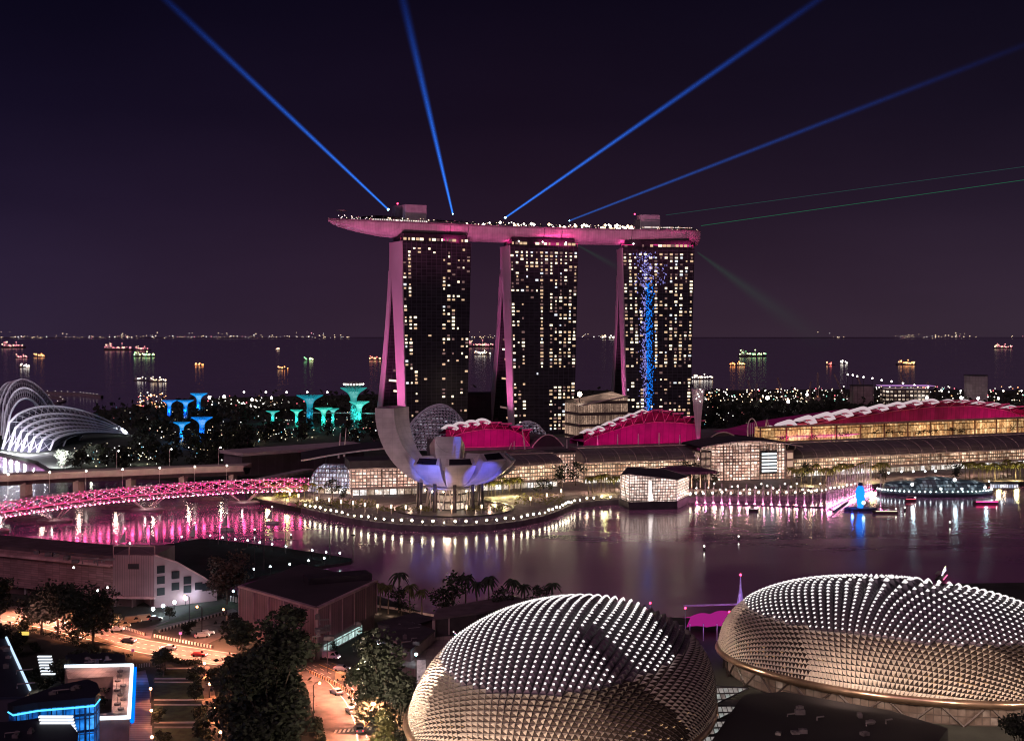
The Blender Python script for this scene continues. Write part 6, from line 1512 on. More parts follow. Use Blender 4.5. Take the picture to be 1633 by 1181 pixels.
for i, (px, py) in enumerate(((244, 972), (260, 967), (278, 961), (296, 955), (310, 950), (333, 944))):
    p = gp(px, py+10); t2 = T('floodlight', 'bluish white floodlight on a low post beside the grandstand end', 'floodlight', p, 0, 'floodlights beside the grandstand'); MB().tube([(0, 0, 0), (0, 0, 2.0)], .12, 5).build('post', dark_metal, t2); MB().ball((0, 0, 2.3), .55, 0, 8).build('lamp', star, t2)
    light('flood', 'POINT', p+V((1.6, -3.2, 3)), 500, (.62, .82, 1), size=.3)
for px, py, lab in ((156, 941, 'cool lamp on the grandstand wall'), (118, 904, 'tiny lamp high on the grandstand wall'), (172, 936, 'lamp just right of the cool wall lamp')):
    p = at(px, py, 409+ (180-px)*.04); t2 = T('wall_lamp', lab, 'wall lamp', p); MB().box((0, .4, 0), (.3, 1.2, .2)).build('bracket', dark_metal, t2); MB().ball((0, -.3, 0), .32).build('lamp', star if px == 156 else lamp_white, t2)
light('street_wash', 'SPOT', gp(60, 1030)+V((0, 0, 9)), 7000, (1, .40, .40), size=.6, target=at(90, 930, 425), angle=110, blend=.9)
light('street_wash', 'SPOT', gp(215, 1020)+V((0, 0, 9)), 6000, (1, .42, .46), size=.6, target=at(225, 930, 413), angle=95, blend=.9)
# ================================================================== brown box hall
B0 = gp(382, 1010); B1 = gp(505, 1052); B2 = gp(600, 1000)
pan = panelled('hall_panels', (.20, .095, .115), 1.35, 30, .07, 2.1, .6, var=.16)
c = B0; t = T('box_hall', 'dark flat roofed box hall with tall ribbed brown panels', 'hall', (c.x, c.y, LAND)); B3 = B0+(B2-B1)
for nm, a, b in (('front_wall', B0, B1), ('side_wall', B1, B2)):
    loc, r_, l_ = frame(a, b); mb = MB(); mb.box((l_/2, .4, 9.2), (l_, .8, 9.6)); o = mb.build(nm, pan, t); o.location = a-c; o.rotation_euler = (0, 0, r_)
    mb = MB(); mb.box((l_/2, .9, 2.2), (l_*.99, .8, 4.4)); o = mb.build('base_wall', M('hall_base', (.16, .10, .11), .8), t); o.location = a-c; o.rotation_euler = (0, 0, r_)
    mb = MB(); mb.box((l_/2, .1, 14.2), (l_+.4, 1.2, .6))
    for i in range(int(l_/8)+1): mb.box((l_*i/int(l_/8), -.1, 9.2), (.3, .4, 9.6))
    o = mb.build('trim', M('hall_trim', (.42, .25, .27), .6), t); o.location = a-c; o.rotation_euler = (0, 0, r_)
mb = MB(); P = [B0, B1, B2, B3]; mb.prism([((p.x-c.x), (p.y-c.y)) for p in P], 13.6, 14.0); mb.build('roof', M('hall_roof', (.045, .03, .038), .85, var=.3, scale=.06), t)
mb = MB(); q = (B1+B3)/2-c; mb.box((q.x+8, q.y+6, 15), (20, 7, 2.0), 0, .4); mb.build('roof_plant', M('plant_dark', (.03, .02, .028), .8), t)
loc, r_, l_ = frame(B1, B2)
mb = MB(); mb.box((l_*.42, -.1, 2.0), (l_*.62, .3, 2.2)); o = mb.build('lit_entrance', facade('hall_entrance', [(.5, .85, .8), (.8, 1, .95)], .75, 4, 2.6, .06, lo=.6), t); o.location = B1-c; o.rotation_euler = (0, 0, r_)
light('hall_wash', 'SPOT', gp(440, 1075)+V((-14, -20, 12)), 2600, (1, .34, .46), size=.6, target=(B0+B1)/2+V((0, 0, 9)), angle=80, blend=.9)
light('hall_wash', 'SPOT', gp(600, 1060)+V((4, -14, 10)), 2200, (1, .30, .46), size=.6, target=(B1+B2)/2+V((0, 0, 9)), angle=80, blend=.9)
# ---- low roofs, terrace and covered walk right of the hall
def lowblock(pts_, h_, label, name='low_building', wm=None, rm=None, cat='building'):
    P = [gp(x, y, LAND) for x, y in pts_]; c = sum(P, V((0, 0, 0)))/len(P); t = T(name, label, cat, (c.x, c.y, LAND))
    mb = MB(); mb.prism([(p.x-c.x, p.y-c.y) for p in P], 0, h_); mb.build('wall', wm or M('low_wall', (.17, .11, .12), .8), t)
    mb = MB(); mb.prism([((p.x-c.x)*1.04, (p.y-c.y)*1.04) for p in P], h_+.003, h_+.5); mb.build('roof', rm or M('low_roof', (.05, .036, .045), .85), t); return t, P, c
t, P, c = lowblock([(592, 1042), (655, 1062), (692, 1030), (640, 1012)], 4.2, 'low dark building with pale side wall right of the box hall')
for px, py in ((602, 1046), (664, 1062)):
    p = gp(px, py); p.z = 6; MB().ball(p-V((c.x, c.y, LAND))+V((0, -1, 0)), .4).build('lamp', lamp_cyan, t); light('low_light', 'POINT', p+V((0, -2.5, 0)), 260, (.7, .95, 1), size=.3)
lowblock([(603, 1010), (640, 1020), (694, 1004), (660, 994)], 3.0, 'low dark flat roof behind the pale walled building')
t, P, c = lowblock([(692, 1015), (760, 1006), (845, 986), (812, 976), (700, 998)], 5.0, 'long covered walk with columns left of the near dome', 'covered_walk', M('walk_shade', (.06, .04, .045), .9), M('walk_roof', (.12, .08, .09), .7), 'covered walk')
for i in range(8):
    p = lerp(P[0], P[2], i/7)-c; MB().box((p.x, p.y-.6, 2.5), (.9, .9, 5.0)).build('column', M('walk_column', (.32, .21, .21), .7), t)
for px, py in ((748, 1000), (778, 996), (805, 992), (832, 986)):
    p = gp(px, py)+V((0, -1.5, 0)); t2 = T('light_column', 'glowing pinkish column lamp before the covered walk', 'light column', p, 0, 'column lamps before the covered walk'); MB().tube([(0, 0, 0), (0, 0, 4.4)], .45, 6, 0, .38).build('lamp', E('walk_lamp', (1, .68, .58), 1.6), t2); MB().box((0, 0, .3), (1.2, 1.2, .6)).build('foot', dark_metal, t2)
mb = MB(); rnd = random.Random(6)
for i in range(40): p = gp(rnd.uniform(722, 800), rnd.uniform(1016, 1024)); p.z += rnd.uniform(.4, 2.4); mb.octa(p, rnd.uniform(.15, .35), rnd.randrange(4))
o = mb.build('stall_lights', [E('stall_blue', (.2, .5, 1), 2), E('stall_green', (.5, 1, .6), 1.6), E('stall_white', (1, .9, .8), 2.4), E('stall_pink', (1, .25, .4), 1.6)], kind='stuff'); tag(o, 'small coloured stall lights before the covered walk', 'stall lights')
# round terrace
tc_ = gp(748, 1052); mb = MB(); mb.lathe([(24, 0), (24, 3.2), (23.2, 3.2), (23.2, 2.4), (.3, 2.4)], 40, sx=1.0, sy=.85); o = mb.build('round_terrace', panelled('terrace_paving', (.22, .15, .15), 2, 2, .05, .6, .8, ax='XY')); o.location = (tc_.x, tc_.y, LAND-1.2); tag(o, 'raised round paved terrace left of the near dome', 'terrace')
for px, py in ((715, 1036), (706, 1044), (700, 1052), (700, 1060), (704, 1067), (712, 1074)):
    p = gp(px, py, 3.8); t2 = T('path_lamp', 'low warm path lamp along the terrace rim', 'path lamp', p, 0, 'path lamps on the terrace rim'); MB().tube([(0, 0, 0), (0, 0, .6)], .08, 5).build('post', dark_metal, t2); MB().lathe([(.7, .6), (.5, .85), (.1, .95)], 8).build('lamp', E('path_lamp', (1, .80, .55), 4), t2); light('path_light', 'POINT', p+V((.8, -.6, 1.3)), 60, (1, .78, .55), size=.2)
p = gp(672, 1122); t = T('banner_column', 'tall pale upright banner column left of the near dome', 'banner', p); MB().box((0, 0, 5.6), (2.2, .4, 10.4)).build('banner', M('banner_cloth', (.34, .32, .42), .7, var=.3, scale=1.5), t); MB().tube([(-1.3, 0, 0), (-1.3, 0, 11.2)], .12, 5).build('pole', dark_metal, t)
# ================================================================== near roads, paths, lawns
asph = M('asphalt', (.10, .082, .080), .7, var=.5, scale=.35)
ZR = LAND+.03
def road(name, pxs_, mat, dz=.03): return polysheet(name, [gp(x, y, LAND+dz) for x, y in pxs_], LAND+dz, mat)
road('road', [(-60, 985), (-60, 958), (30, 966), (90, 985), (165, 1003), (240, 1020), (310, 1031), (370, 1040), (420, 1046), (520, 1052), (600, 1075), (672, 1130), (672, 1200), (520, 1200), (500, 1140), (488, 1090), (450, 1074), (372, 1064), (300, 1054), (220, 1040), (150, 1022), (60, 1000)], asph)
road('side_road', [(245, 1000), (300, 990), (370, 974), (395, 980), (390, 1000), (330, 1026), (262, 1015)], asph, .034)
road('forecourt', [(185, 1005), (232, 1000), (360, 962), (380, 975), (300, 992), (245, 1003), (240, 1018)], M('forecourt_paving', (.10, .075, .085), .8, var=.3), .026)
road('pavement', [(205, 1072), (232, 1068), (240, 1100), (244, 1200), (196, 1200), (203, 1110)], panelled('pavement_slabs', (.24, .20, .23), 60, 1.5, .16, .30, .7, ax='XY', var=.12), .05)
road('path', [(316, 1060), (334, 1062), (362, 1200), (330, 1200)], M('path_warm', (.22, .15, .12), .8), .05)
road('island', [(150, 1012), (60, 1000), (20, 990), (30, 1010), (110, 1030), (170, 1042), (215, 1050), (245, 1056), (240, 1048)], M('verge', (.06, .05, .03), .9, var=.5), .045)
lawnm = M('lawn_grass', (.030, .045, .022), .95, var=.5, scale=.5)
for k_, P in enumerate(([(250, 1066), (316, 1066), (320, 1082), (246, 1082)], [(246, 1088), (321, 1088), (326, 1116), (245, 1116)], [(245, 1124), (327, 1124), (333, 1152), (245, 1152)], [(245, 1160), (335, 1160), (340, 1200), (245, 1200)])):
    polysheet('lawn', [gp(x, y, LAND+.06) for x, y in P], LAND+.06, lawnm)
    p = [gp(x, y) for x, y in P]; mb = MB()
    for q in (0, 2):
        a, b = p[q], p[(q+1) % 4]; d = b-a; m_ = (a+b)/2; mb.box((m_.x, m_.y, LAND+.12), (d.length*.98, .5, .28), 0, math.atan2(d.y, d.x))
    mb.build('kerb', conc, kind='structure')
road('verge_green', [(245, 1000), (300, 976), (372, 958), (385, 966), (310, 985)], lawnm, .05)
# markings
mk = M('road_paint', (.72, .64, .58), .6, var=.15); ym = M('road_paint_amber', (.65, .42, .10), .6, var=.15)
def dashes(pxy, n, w, mat, dash=.5, name='road_markings'):
    P, L_ = along([gp(x, y, LAND+.06) for x, y in pxy], n*4); mb = MB()
    for i in range(n):
        a, b = P[i*4], P[min(n*4, i*4+max(1, int(4*dash)))]; d = (b-a).normalized(); s = V((-d.y, d.x, 0))*w/2; mb.quad(a-s, b-s, b+s, a+s)
    mb.build(name, mat, kind='structure')
for off, n, ds in ((0, 1, 1), (7, 26, .5), (14, 26, .5), (21, 1, 1)):
    pass
for k_, (f, ds, n) in enumerate(((.06, 1, 30), (.34, .5, 34), (.64, .5, 34), (.95, 1, 30))):
    top = [(30, 966), (90, 985), (165, 1003), (240, 1020), (310, 1031), (370, 1040)]; bot = [(0, 990), (60, 1000), (150, 1022), (220, 1040), (300, 1054), (372, 1064)]
    dashes([(a[0]+(b[0]-a[0])*f, a[1]+(b[1]-a[1])*f) for a, b in zip(top, bot)], n, .22, mk, ds)
R0_ = [(480, 1062), (520, 1086), (548, 1118), (562, 1150), (570, 1200)]; R1_ = [(530, 1056), (590, 1076), (630, 1108), (655, 1146), (664, 1200)]
for k_, (f, ds, n) in enumerate(((.04, 1, 20), (.2, .5, 18), (.38, .5, 18), (.58, 1, 20), (.78, .5, 18), (.96, 1, 20))):
    dashes([(a[0]+(b[0]-a[0])*f, a[1]+(b[1]-a[1])*f) for a, b in zip(R0_, R1_)], n, .25, ym if k_ in (3, 5) else mk, ds)
mb = MB()
for a, b in (((575, 1130), (612, 1155)), ((606, 1128), (582, 1158)), ((575, 1130), (606, 1128)), ((612, 1155), (582, 1158)), ((575, 1130), (582, 1158)), ((606, 1128), (612, 1155))):
    p, q = gp(*a, LAND+.065), gp(*b, LAND+.065); d = (q-p).normalized(); s = V((-d.y, d.x, 0))*.13; mb.quad(p-s, q-s, q+s, p+s)
mb.build('box_markings', ym, kind='structure')
mb = MB()
for i in range(9):
    a, b = gp(532+i*7, 1168-i*.6, LAND+.066), gp(535+i*7, 1172-i*.6, LAND+.066); mb.quad(a, a+V((.5, 0, 0)), a+V((.6, 2.4, 0)), a+V((.1, 2.4, 0)))
mb.build('crossing_markings', mk, kind='structure')
# striped kerb barriers
def barrier(pxy, label, m_):
    P, L_ = along([gp(x, y) for x, y in pxy], 40); c = P[0]; mb = MB()
    for i in range(40):
        a, b = P[i]-c, P[i+1]-c; d = b-a; mm_ = (a+b)/2; mb.box((mm_.x, mm_.y, .4), (d.length, .35, .8), i % 2, math.atan2(d.y, d.x))
    o = mb.build('road_barrier', [m_, M('barrier_dark', (.05, .04, .04), .7)]); o.location = c; tag(o, label, 'barrier')
bm = M('barrier_pale', (.7, .6, .56), .6)
barrier([(176, 998), (205, 1004), (232, 1013)], 'striped barrier beside the parked cars', bm); barrier([(246, 1015), (290, 1024), (340, 1033)], 'striped barrier along the far side of the big road', bm); barrier([(494, 1072), (540, 1094), (566, 1110)], 'striped barrier on the right hand road bend', M('barrier_orange', (.75, .42, .25), .6))
barrier([(254, 1008), (300, 994), (362, 978)], 'long pale kerb barrier across the side road', M('barrier_plain', (.6, .52, .5), .6))
# ---- vehicles
glass_c = M('car_glass', (.01, .01, .012), .1); tyre = M('tyre', (.015, .015, .015), .8); hl_ = E('headlight', (1, .93, .82), 12); tl_ = E('tail_light', (1, .04, .05), 5)
def car(px, py, rz, col, label, h_=1.0, van=False):
    p = gp(px, py); p.z = LAND+.03; t = T('car', label, 'van' if van else 'car', p, rz); m_ = M('paint_%d_%d_%d' % tuple(int(c*100) for c in col), col, .3, .2, var=.03)
    w = .88
    prof = [(-2.1, .35), (-2.15, .85), (-1.75, 1.0), (-1.3, 1.48), (.35, 1.5), (1.05, 1.0), (2.0, .82), (2.12, .4)] if not van else [(-2.4, .35), (-2.45, 1.0), (-2.35, 2.1), (1.3, 2.15), (2.0, 1.25), (2.4, 1.0), (2.45, .4)]
    mb = MB(); n = len(prof); vs = [(x, -w*(1 if z < 1.05 else .86), z) for x, z in prof]+[(x, w*(1 if z < 1.05 else .86), z) for x, z in prof]
    mb.add(vs[:n], [tuple(range(n))]); mb.add(vs[n:], [tuple(range(n-1, -1, -1))]); mb.add(vs, [(i, n+i, n+(i+1) % n, (i+1) % n) for i in range(n)]); mb.build('body', m_, t)
    mb = MB()
    if not van:
        for s in (-1, 1): mb.add([(-1.45, s*w*.93, 1.06), (.75, s*w*.93, 1.06), (.3, s*w*.885, 1.44), (-1.2, s*w*.885, 1.44)], [(0, 1, 2, 3)])
        mb.add([(.42, -.72, 1.47), (.42, .72, 1.47), (1.03, .78, 1.05), (1.03, -.78, 1.05)], [(0, 1, 2, 3)]); mb.add([(-1.36, -.72, 1.46), (-1.36, .72, 1.46), (-1.76, .78, 1.03), (-1.76, -.78, 1.03)], [(3, 2, 1, 0)])
    else:
        for s in (-1, 1): mb.add([(-.2, s*w*.92, 1.2), (1.6, s*w*.92, 1.2), (1.2, s*w*.885, 1.95), (-.2, s*w*.885, 1.95)], [(0, 1, 2, 3)])
        mb.add([(1.36, -.72, 2.08), (1.36, .72, 2.08), (2.0, .78, 1.3), (2.0, -.78, 1.3)], [(0, 1, 2, 3)])
    mb.build('window', glass_c, t)
    for x in (-1.35, 1.35):
        for s in (-1, 1):
            mb = MB(); mb.tube([(x, s*.72, .33), (x, s*.92, .33)], .33, 10); mb.build('wheel', tyre, t)
    for s in (-1, 1): MB().box((2.1 if not van else 2.42, s*.62, .68), (.1, .34, .18)).build('headlight', hl_, t); MB().box((-2.13 if not van else -2.43, s*.66, .8), (.08, .3, .16)).build('tail_light', tl_, t)
    return t
rd = -.13
car(195, 1000, .35, (.6, .42, .2), 'amber van parked nearest below the grandstand block', van=True); car(186, 1006, .3, (.55, .55, .58), 'pale car parked beside the amber van'); car(212, 993, .4, (.5, .33, .16), 'second amber van in the parked row', van=True); car(232, 990, .4, (.62, .5, .3), 'pale yellow van at the right of the parked row', van=True); car(247, 989, .45, (.08, .08, .1), 'dark car parked right of the yellow van')
car(102, 1000, rd+3.1, (.5, .5, .52), 'silver car on the big road behind the tree clump'); car(205, 1024, rd, (.1, .1, .12), 'dark car driving on the big road right of the tree clump'); car(268, 1036, rd+3.14, (.6, .58, .55), 'white car on the big road left of the crossing'); car(318, 1046, rd, (.45, .06, .05), 'red car on the big road below the striped barrier'); car(150, 1008, rd+3.14, (.3, .3, .33), 'grey car on the big road between two trees')
car(536, 1106, -.95+3.14, (.55, .55, .58), 'silver car on the right hand bend, farthest'); car(560, 1136, -1.15+3.14, (.62, .6, .58), 'white car on the right hand bend, middle of the three'); car(572, 1166, -1.3+3.14, (.12, .12, .14), 'black car on the right hand bend, nearest'); car(628, 1150, -1.25, (.4, .08, .06), 'dark red car in the far lane of the right hand bend'); car(548, 1086, -.75, (.5, .42, .3), 'beige van entering the right hand bend', van=True)
car(330, 1012, .4, (.6, .58, .6), 'white car waiting at the corner of the side road'); car(322, 1016, .4, (.5, .48, .5), 'silver car at the corner behind the white one'); car(528, 1050, -.3, (.35, .2, .3), 'mauve van parked below the box hall', van=True); car(545, 1069, -.2, (.25, .25, .35), 'bluish car parked by the right hand road')
# ---- street lights
for i, (px, py) in enumerate(((240, 1120), (241, 1156), (242, 1200), (326, 1078), (334, 1112), (342, 1150), (351, 1192))):
    p = gp(px, py); t = road_lamp('street_lamp', 'orange globe lamp post along the lawn walks', p, 3.6, .05, E('street_orange', (1, .48, .20), 22), 'orange lamps along the lawn walks', r_=.32); light('walk_light', 'POINT', p+V((.5, -.6, 3.4)), 1500, (1, .36, .15), size=.25)
for px, py, h_, az, lab in ((362, 1020, 9, 2.6, 'orange street lamp at the road corner left of the big tree'), (322, 1014, 9, 3.4, 'pale street lamp post at the corner of the side road'), (302, 995, 9, 3.1, 'orange street lamp beside the green verge'), (522, 1072, 9, .3, 'dark lamp post at the bend before the box hall'), (652, 1152, 8, 3.1, 'dark lamp post on the right hand kerb'), (500, 1150, 9, .3, 'orange street lamp hidden low in the big tree edge')):
    p = gp(px, py); road_lamp('street_lamp', lab, p, h_, 1.4, lamp_orange, None, r_=.35, az=az)
for px, py, e_ in ((20, 985, 14000), (75, 992, 14000), (130, 1006, 11000), (200, 1022, 11000), (262, 1034, 11000), (330, 1046, 12000), (400, 1056, 5000), (505, 1082, 5000), (545, 1110, 12000), (590, 1140, 15000), (590, 1178, 16000), (360, 1024, 3500)):
    light('road_lamp_light', 'SPOT', gp(px, py)+V((0, 0, 10)), e_*6.0, (1, .36, .20), size=.5, target=gp(px, py), angle=124, blend=.7)
light('drive_light', 'POINT', gp(300, 1000)+V((0, 0, 8)), 1200, (1, .62, .5), size=.4)
# extra masts and small poles around the road
mb = MB()
for i in range(9): mb.box(gp(206+i*4, 1066-i*.5)+V((0, 0, .5)), (.16, .16, 1.0))
o = mb.build('bollard_fence', M('bollard_steel', (.4, .38, .4), .4, .5)); tag(o, 'short row of bollards at the head of the striped pavement', 'fence')
mb = MB()
for i in range(18): mb.box(gp(368+i*4.2, 958+i*1.1)+V((0, 0, .9)), (.5, .5, 1.8))
o = mb.build('hoarding', M('hoarding_pale', (.42, .36, .36), .7)); tag(o, 'low pale hoarding posts along the water before the box hall', 'hoarding')
a, b = gp(380, 948), gp(470, 962); mb = MB(); 
for i in range(30): p = lerp(a, b, i/29); mb.box(p+V((0, 0, .8)), (.5, .2, 1.6))
mb.tube([a+V((0, 0, 1.6)), b+V((0, 0, 1.6))], .12, 4); mb.tube([a+V((0, 0, .8)), b+V((0, 0, .8))], .1, 4)
o = mb.build('water_fence', M('fence_blue_grey', (.30, .32, .40), .6)); tag(o, 'pale railing fence beside the water above the box hall', 'fence')
for px, py in ((372, 957), (398, 965)):
    p = gp(px, py); t = T('path_light', 'cool cyan path light by the water fence', 'path light', p, 0, 'cyan lights by the water fence'); MB().tube([(0, 0, 0), (0, 0, 3)], .08, 5).build('post', dark_metal, t); MB().ball((0, 0, 3.2), .4).build('lamp', lamp_cyan, t); light('path_cool', 'POINT', p+V((0, -1.5, 3)), 260, (.6, .85, 1), size=.3)
# ================================================================== blue lit building and its courtyard
blue_glass = facade('blue_glass', [(.0, .12, .85), (.01, .26, 1), (.10, .50, 1)], 1.0, 2.4, 3.4, .10, (.01, .02, .06), lo=.55)
navy = M('navy_roof', (.018, .018, .030), .6, var=.3, scale=.08)
zt = 13
O = [gp(12, 1124, 16), gp(60, 1106, 16), gp(105, 1092, 16), gp(140, 1085, 16), gp(155, 1091, 16), gp(160, 1104, 16), gp(152, 1114, 16), gp(120, 1117, 16), gp(60, 1122, 16), gp(20, 1129, 16)]
c = sum(O, V((0, 0, 0)))/len(O); t = T('leaf_building', 'leaf shaped low building with glowing blue glass front', 'building', (c.x, c.y, LAND)); hz = c.z-LAND
Ol = [(p.x-c.x, p.y-c.y) for p in O]
mb = MB(); mb.prism([(x*.965, y*.965) for x, y in Ol], 0, hz-1.0); mb.build('glass_wall', blue_glass, t)
mb = MB(); mb.prism(Ol, hz-1.0, hz+.4); mb.build('roof', navy, t)
mb = MB(); n = len(Ol)
for i in range(n):
    a, b = V(Ol[i]+(0,)), V(Ol[(i+1) % n]+(0,))
    for q in range(4):
        p = lerp(a, b, q/4)*.972; mb.tube([(p.x, p.y, 0), (p.x, p.y, hz-1)], .11, 4)
for z in (3.2, 6.4, 9.6): mb.tube([V((x*.972, y*.972, z)) for x, y in Ol+Ol[:1]], .10, 4)
mb.build('mullion', M('mullion_blue', (.05, .10, .25), .4), t)
mb = MB(); mb.tube([V((x*.99, y*.99, hz-1.4)) for x, y in Ol[5:]+Ol[:1]], .2, 4); mb.build('eave_light', E('eave_cyan', (.10, .62, 1), 1.6), t)
light('blue_spill', 'POINT', c+V((12, -16, -5)), 1500, (.05, .3, 1), size=1)
# white stair slats
slat = E('stair_white', (.85, .9, 1), 1.3)
for px0, px1, py0, py1, n, Y0, Y1, lab in ((60, 82, 1046, 1074, 7, 334, 318, 'short bright louvred stair behind the leaf shaped building'), (62, 116, 1142, 1166, 6, 235, 231, 'long bright louvred stair in front of the leaf shaped building')):
    p = at((px0+px1)/2, (py0+py1)/2, (Y0+Y1)/2); t = T('lit_stair', lab, 'stair', (p.x, p.y, LAND)); mb = MB(); m2 = MB()
    for i in range(n):
        u = i/(n-1); q = at((px0+px1)/2+u*6, lerp(py0, py1, u), lerp(Y0, Y1, u)); MB().box((q.x-p.x, q.y-p.y, q.z-LAND), ((px1-px0)*q.y/F, .7, .28)).build('tread', slat, t)
    a = at(px0, py0, Y0); b = at(px0, py1, Y1)
    for s in (0, (px1-px0)): m2.tube([at(px0+s, py0, Y0+.4)-V((p.x, p.y, LAND+.3)), at(px0+s+6, py1, Y1+.4)-V((p.x, p.y, LAND+.3))], .18, 4)
    m2.build('stringer', dark_metal, t)
# L shaped terrace roof with glowing edge
Lp = [(103, 1064), (211, 1062), (206, 1146), (152, 1148), (154, 1139), (178, 1136), (181, 1078), (108, 1082)]
P = [gp(x, y, 8.0) for x, y in Lp]; c = sum(P, V((0, 0, 0)))/len(P); t = T('courtyard_wing', 'L shaped low wing with a glowing white and blue roof edge', 'building', (c.x, c.y, LAND))
mb = MB(); mb.prism([(p.x-c.x, p.y-c.y) for p in P], 0, 5.5); mb.build('wall', M('wing_wall', (.26, .16, .14), .8), t)
mb = MB(); mb.prism([((p.x-c.x)*.985, (p.y-c.y)*.985) for p in P], 5.503, 5.6); mb.build('terrace_floor', panelled('terrace_pink', (.42, .28, .25), 1.6, 1.6, .05, .7, .7, ax='XY', var=.15), t)
mb = MB()
for a, b in zip(P[:4], P[1:4]): mb.tube([V((a.x-c.x, a.y-c.y, 5.9)), V((b.x-c.x, b.y-c.y, 5.9))], .42, 5)
mb.build('edge_light', E('edge_white', (.72, .88, 1), 2.4), t)
mb = MB(); 
for a, b in ((P[0], P[1]), (P[1], P[2])):
    off = V((.7, 0, 0)) if b is P[2] else V((0, .7, 0)); mb.tube([V((a.x-c.x, a.y-c.y, 5.0))+off, V((b.x-c.x, b.y-c.y, 5.0))+off], .5, 5)
mb.build('halo_light', E('edge_blue', (.0, .16, 1), 1.5), t)
mb = MB(); rnd = random.Random(9)
for i in range(9):
    p = gp(192+rnd.uniform(-6, 6), 1072+i*7.5, 8.0)-V((c.x, c.y, LAND)); mb = MB(); mb.lathe([(.1, 0), (.7, .05), (.75, .5), (.1, .6)], 8, (p.x, p.y, 5.6)); mb.tube([(p.x, p.y, 5.7), (p.x, p.y, 7.4), (p.x+.05, p.y, 7.5)], .06, 4); mb.build('table', M('terrace_table', (.12, .08, .08), .6), t)
for q in ((150, 1070), (194, 1090), (192, 1122)): light('terrace_light', 'POINT', gp(*q, 8.0)+V((0, 0, 4)), 1500, (1, .60, .48), size=.4)
light('edge_blue_light', 'POINT', gp(218, 1085)+V((0, 0, 3)), 500, (.05, .25, 1), size=.5)
mb = MB(); p0, p1, p2 = [gp(x, y, 3) for x, y in ((112, 1090), (178, 1088), (150, 1128))]
mb.prism([(p.x, p.y) for p in (p0, p1, p2)], LAND, LAND+.4); mb.build('courtyard', M('courtyard_paving', (.20, .14, .12), .8), kind='structure')
# dark buildings at the lower left
def darkb(pts_, z, label, strip=None, wallm=None):
    P = [gp(x, y, z) for x, y in pts_]; c = sum(P, V((0, 0, 0)))/len(P); t = T('dark_building', label, 'building', (c.x, c.y, LAND)); mb = MB(); mb.prism([((p.x-c.x), (p.y-c.y)) for p in P], 0, z-LAND); mb.build('wall', wallm or M('dark_wall', (.06, .04, .05), .7), t)
    mb = MB(); mb.prism([((p.x-c.x)*1.01, (p.y-c.y)*1.01) for p in P], z-LAND+.003, z-LAND+.4); mb.build('roof', navy, t)
    if strip:
        mb = MB(); mb.tube([V((P[i].x-c.x, P[i].y-c.y, z-LAND+.7)) for i in strip], .3, 5); mb.build('edge_light', E('strip_pale_blue', (.55, .75, 1), 1.2), t)
    return t
darkb([(-60, 1022), (10, 1020), (48, 1104), (40, 1112), (-60, 1115)], 12, 'dark corner building at the left edge with a bright slanting roof edge', (1, 2))
darkb([(-60, 1158), (30, 1152), (100, 1143), (124, 1172), (118, 1230), (-60, 1230)], 19.5, 'dark roof at the bottom left corner below the blue glass')
darkb([(104, 1046), (148, 1040), (200, 1046), (200, 1060), (112, 1062)], 5, 'low navy roof behind the glowing courtyard wing')
p = gp(6, 1092); t = T('lit_doorway', 'small yellow lit window bay at the left edge', 'window bay', p); MB().box((0, 0, 3.4), (5, 1, 5.5)).build('glow', facade('yellow_bay', [(1, .75, .25), (1, .9, .5)], .8, 1.2, 2.6, .12, lo=.5), t); MB().box((0, .2, 6.4), (5.6, 1.6, .5)).build('lintel', dark_metal, t)
p = gp(24, 1018); t = T('small_sign', 'small yellow lit sign panel among the left shrubs', 'sign', gp(38, 1018)); MB().box((0, 0, 1.6), (3.0, .3, 1.0)).build('panel', E('sign_yellow', (1, .7, .15), 1.0), t); MB().tube([(0, .2, 0), (0, .2, 1.4)], .1, 5).build('post', dark_metal, t)
# ================================================================== near trees
tree('rain_tree', 'wide dark tree at the left of the road clump', 15, 17, 2600, .55, leaf_dark, 101, 13, .36, 'near dark trees', gp(66, 1012), .4)
tree('rain_tree', 'tall dark tree in the middle of the road clump', 16, 16, 2600, .55, leaf_dark, 102, 13, .36, 'near dark trees', gp(92, 1014), .4)
tree('rain_tree', 'dense rounded dark tree at the right of the road clump', 16, 17.5, 3400, .55, leaf_dark, 103, 14, .26, 'near dark trees', gp(148, 1028), .45)
tree('rain_tree', 'dark tree cut by the left edge beside the grandstand', 15, 14, 2000, .55, leaf_dark, 104, 11, .3, 'near dark trees', gp(-8, 1000), .4)
tree('rain_tree', 'dark tree at the left edge just below the road', 9, 10, 1300, .5, leaf_dark, 105, 9, .25, 'near dark trees', gp(-2, 1050), .3)
tree('rain_tree', 'very large dense dark tree filling the lower middle left', 31, 22, 8500, .62, leaf_dark, 106, 24, .12, 'near dark trees', gp(430, 1215), .7)
tree('rain_tree', 'large dark tree behind the biggest one, left side', 20, 15, 3200, .6, leaf_dark, 107, 14, .18, 'near dark trees', gp(398, 1110), .5)
tree('rain_tree', 'round dark tree standing before the box hall', 17, 11, 2600, .55, leaf_dark, 108, 12, .30, 'near dark trees', gp(468, 1064), .4)
tree('rain_tree', 'low spreading dark tree at the foot of the biggest one', 15, 16, 3600, .6, leaf_dark, 109, 13, .12, 'near dark trees', gp(395, 1192), .5)
tree('rain_tree', 'large dark tree between the bend and the near dome', 21, 16.5, 5200, .6, leaf_dark, 110, 17, .14, 'near dark trees', gp(608, 1160), .55)
tree('rain_tree', 'second dark tree leaning to the near dome', 13, 11, 2400, .5, leaf_dark, 111, 11, .15, 'near dark trees', gp(642, 1172), .4)
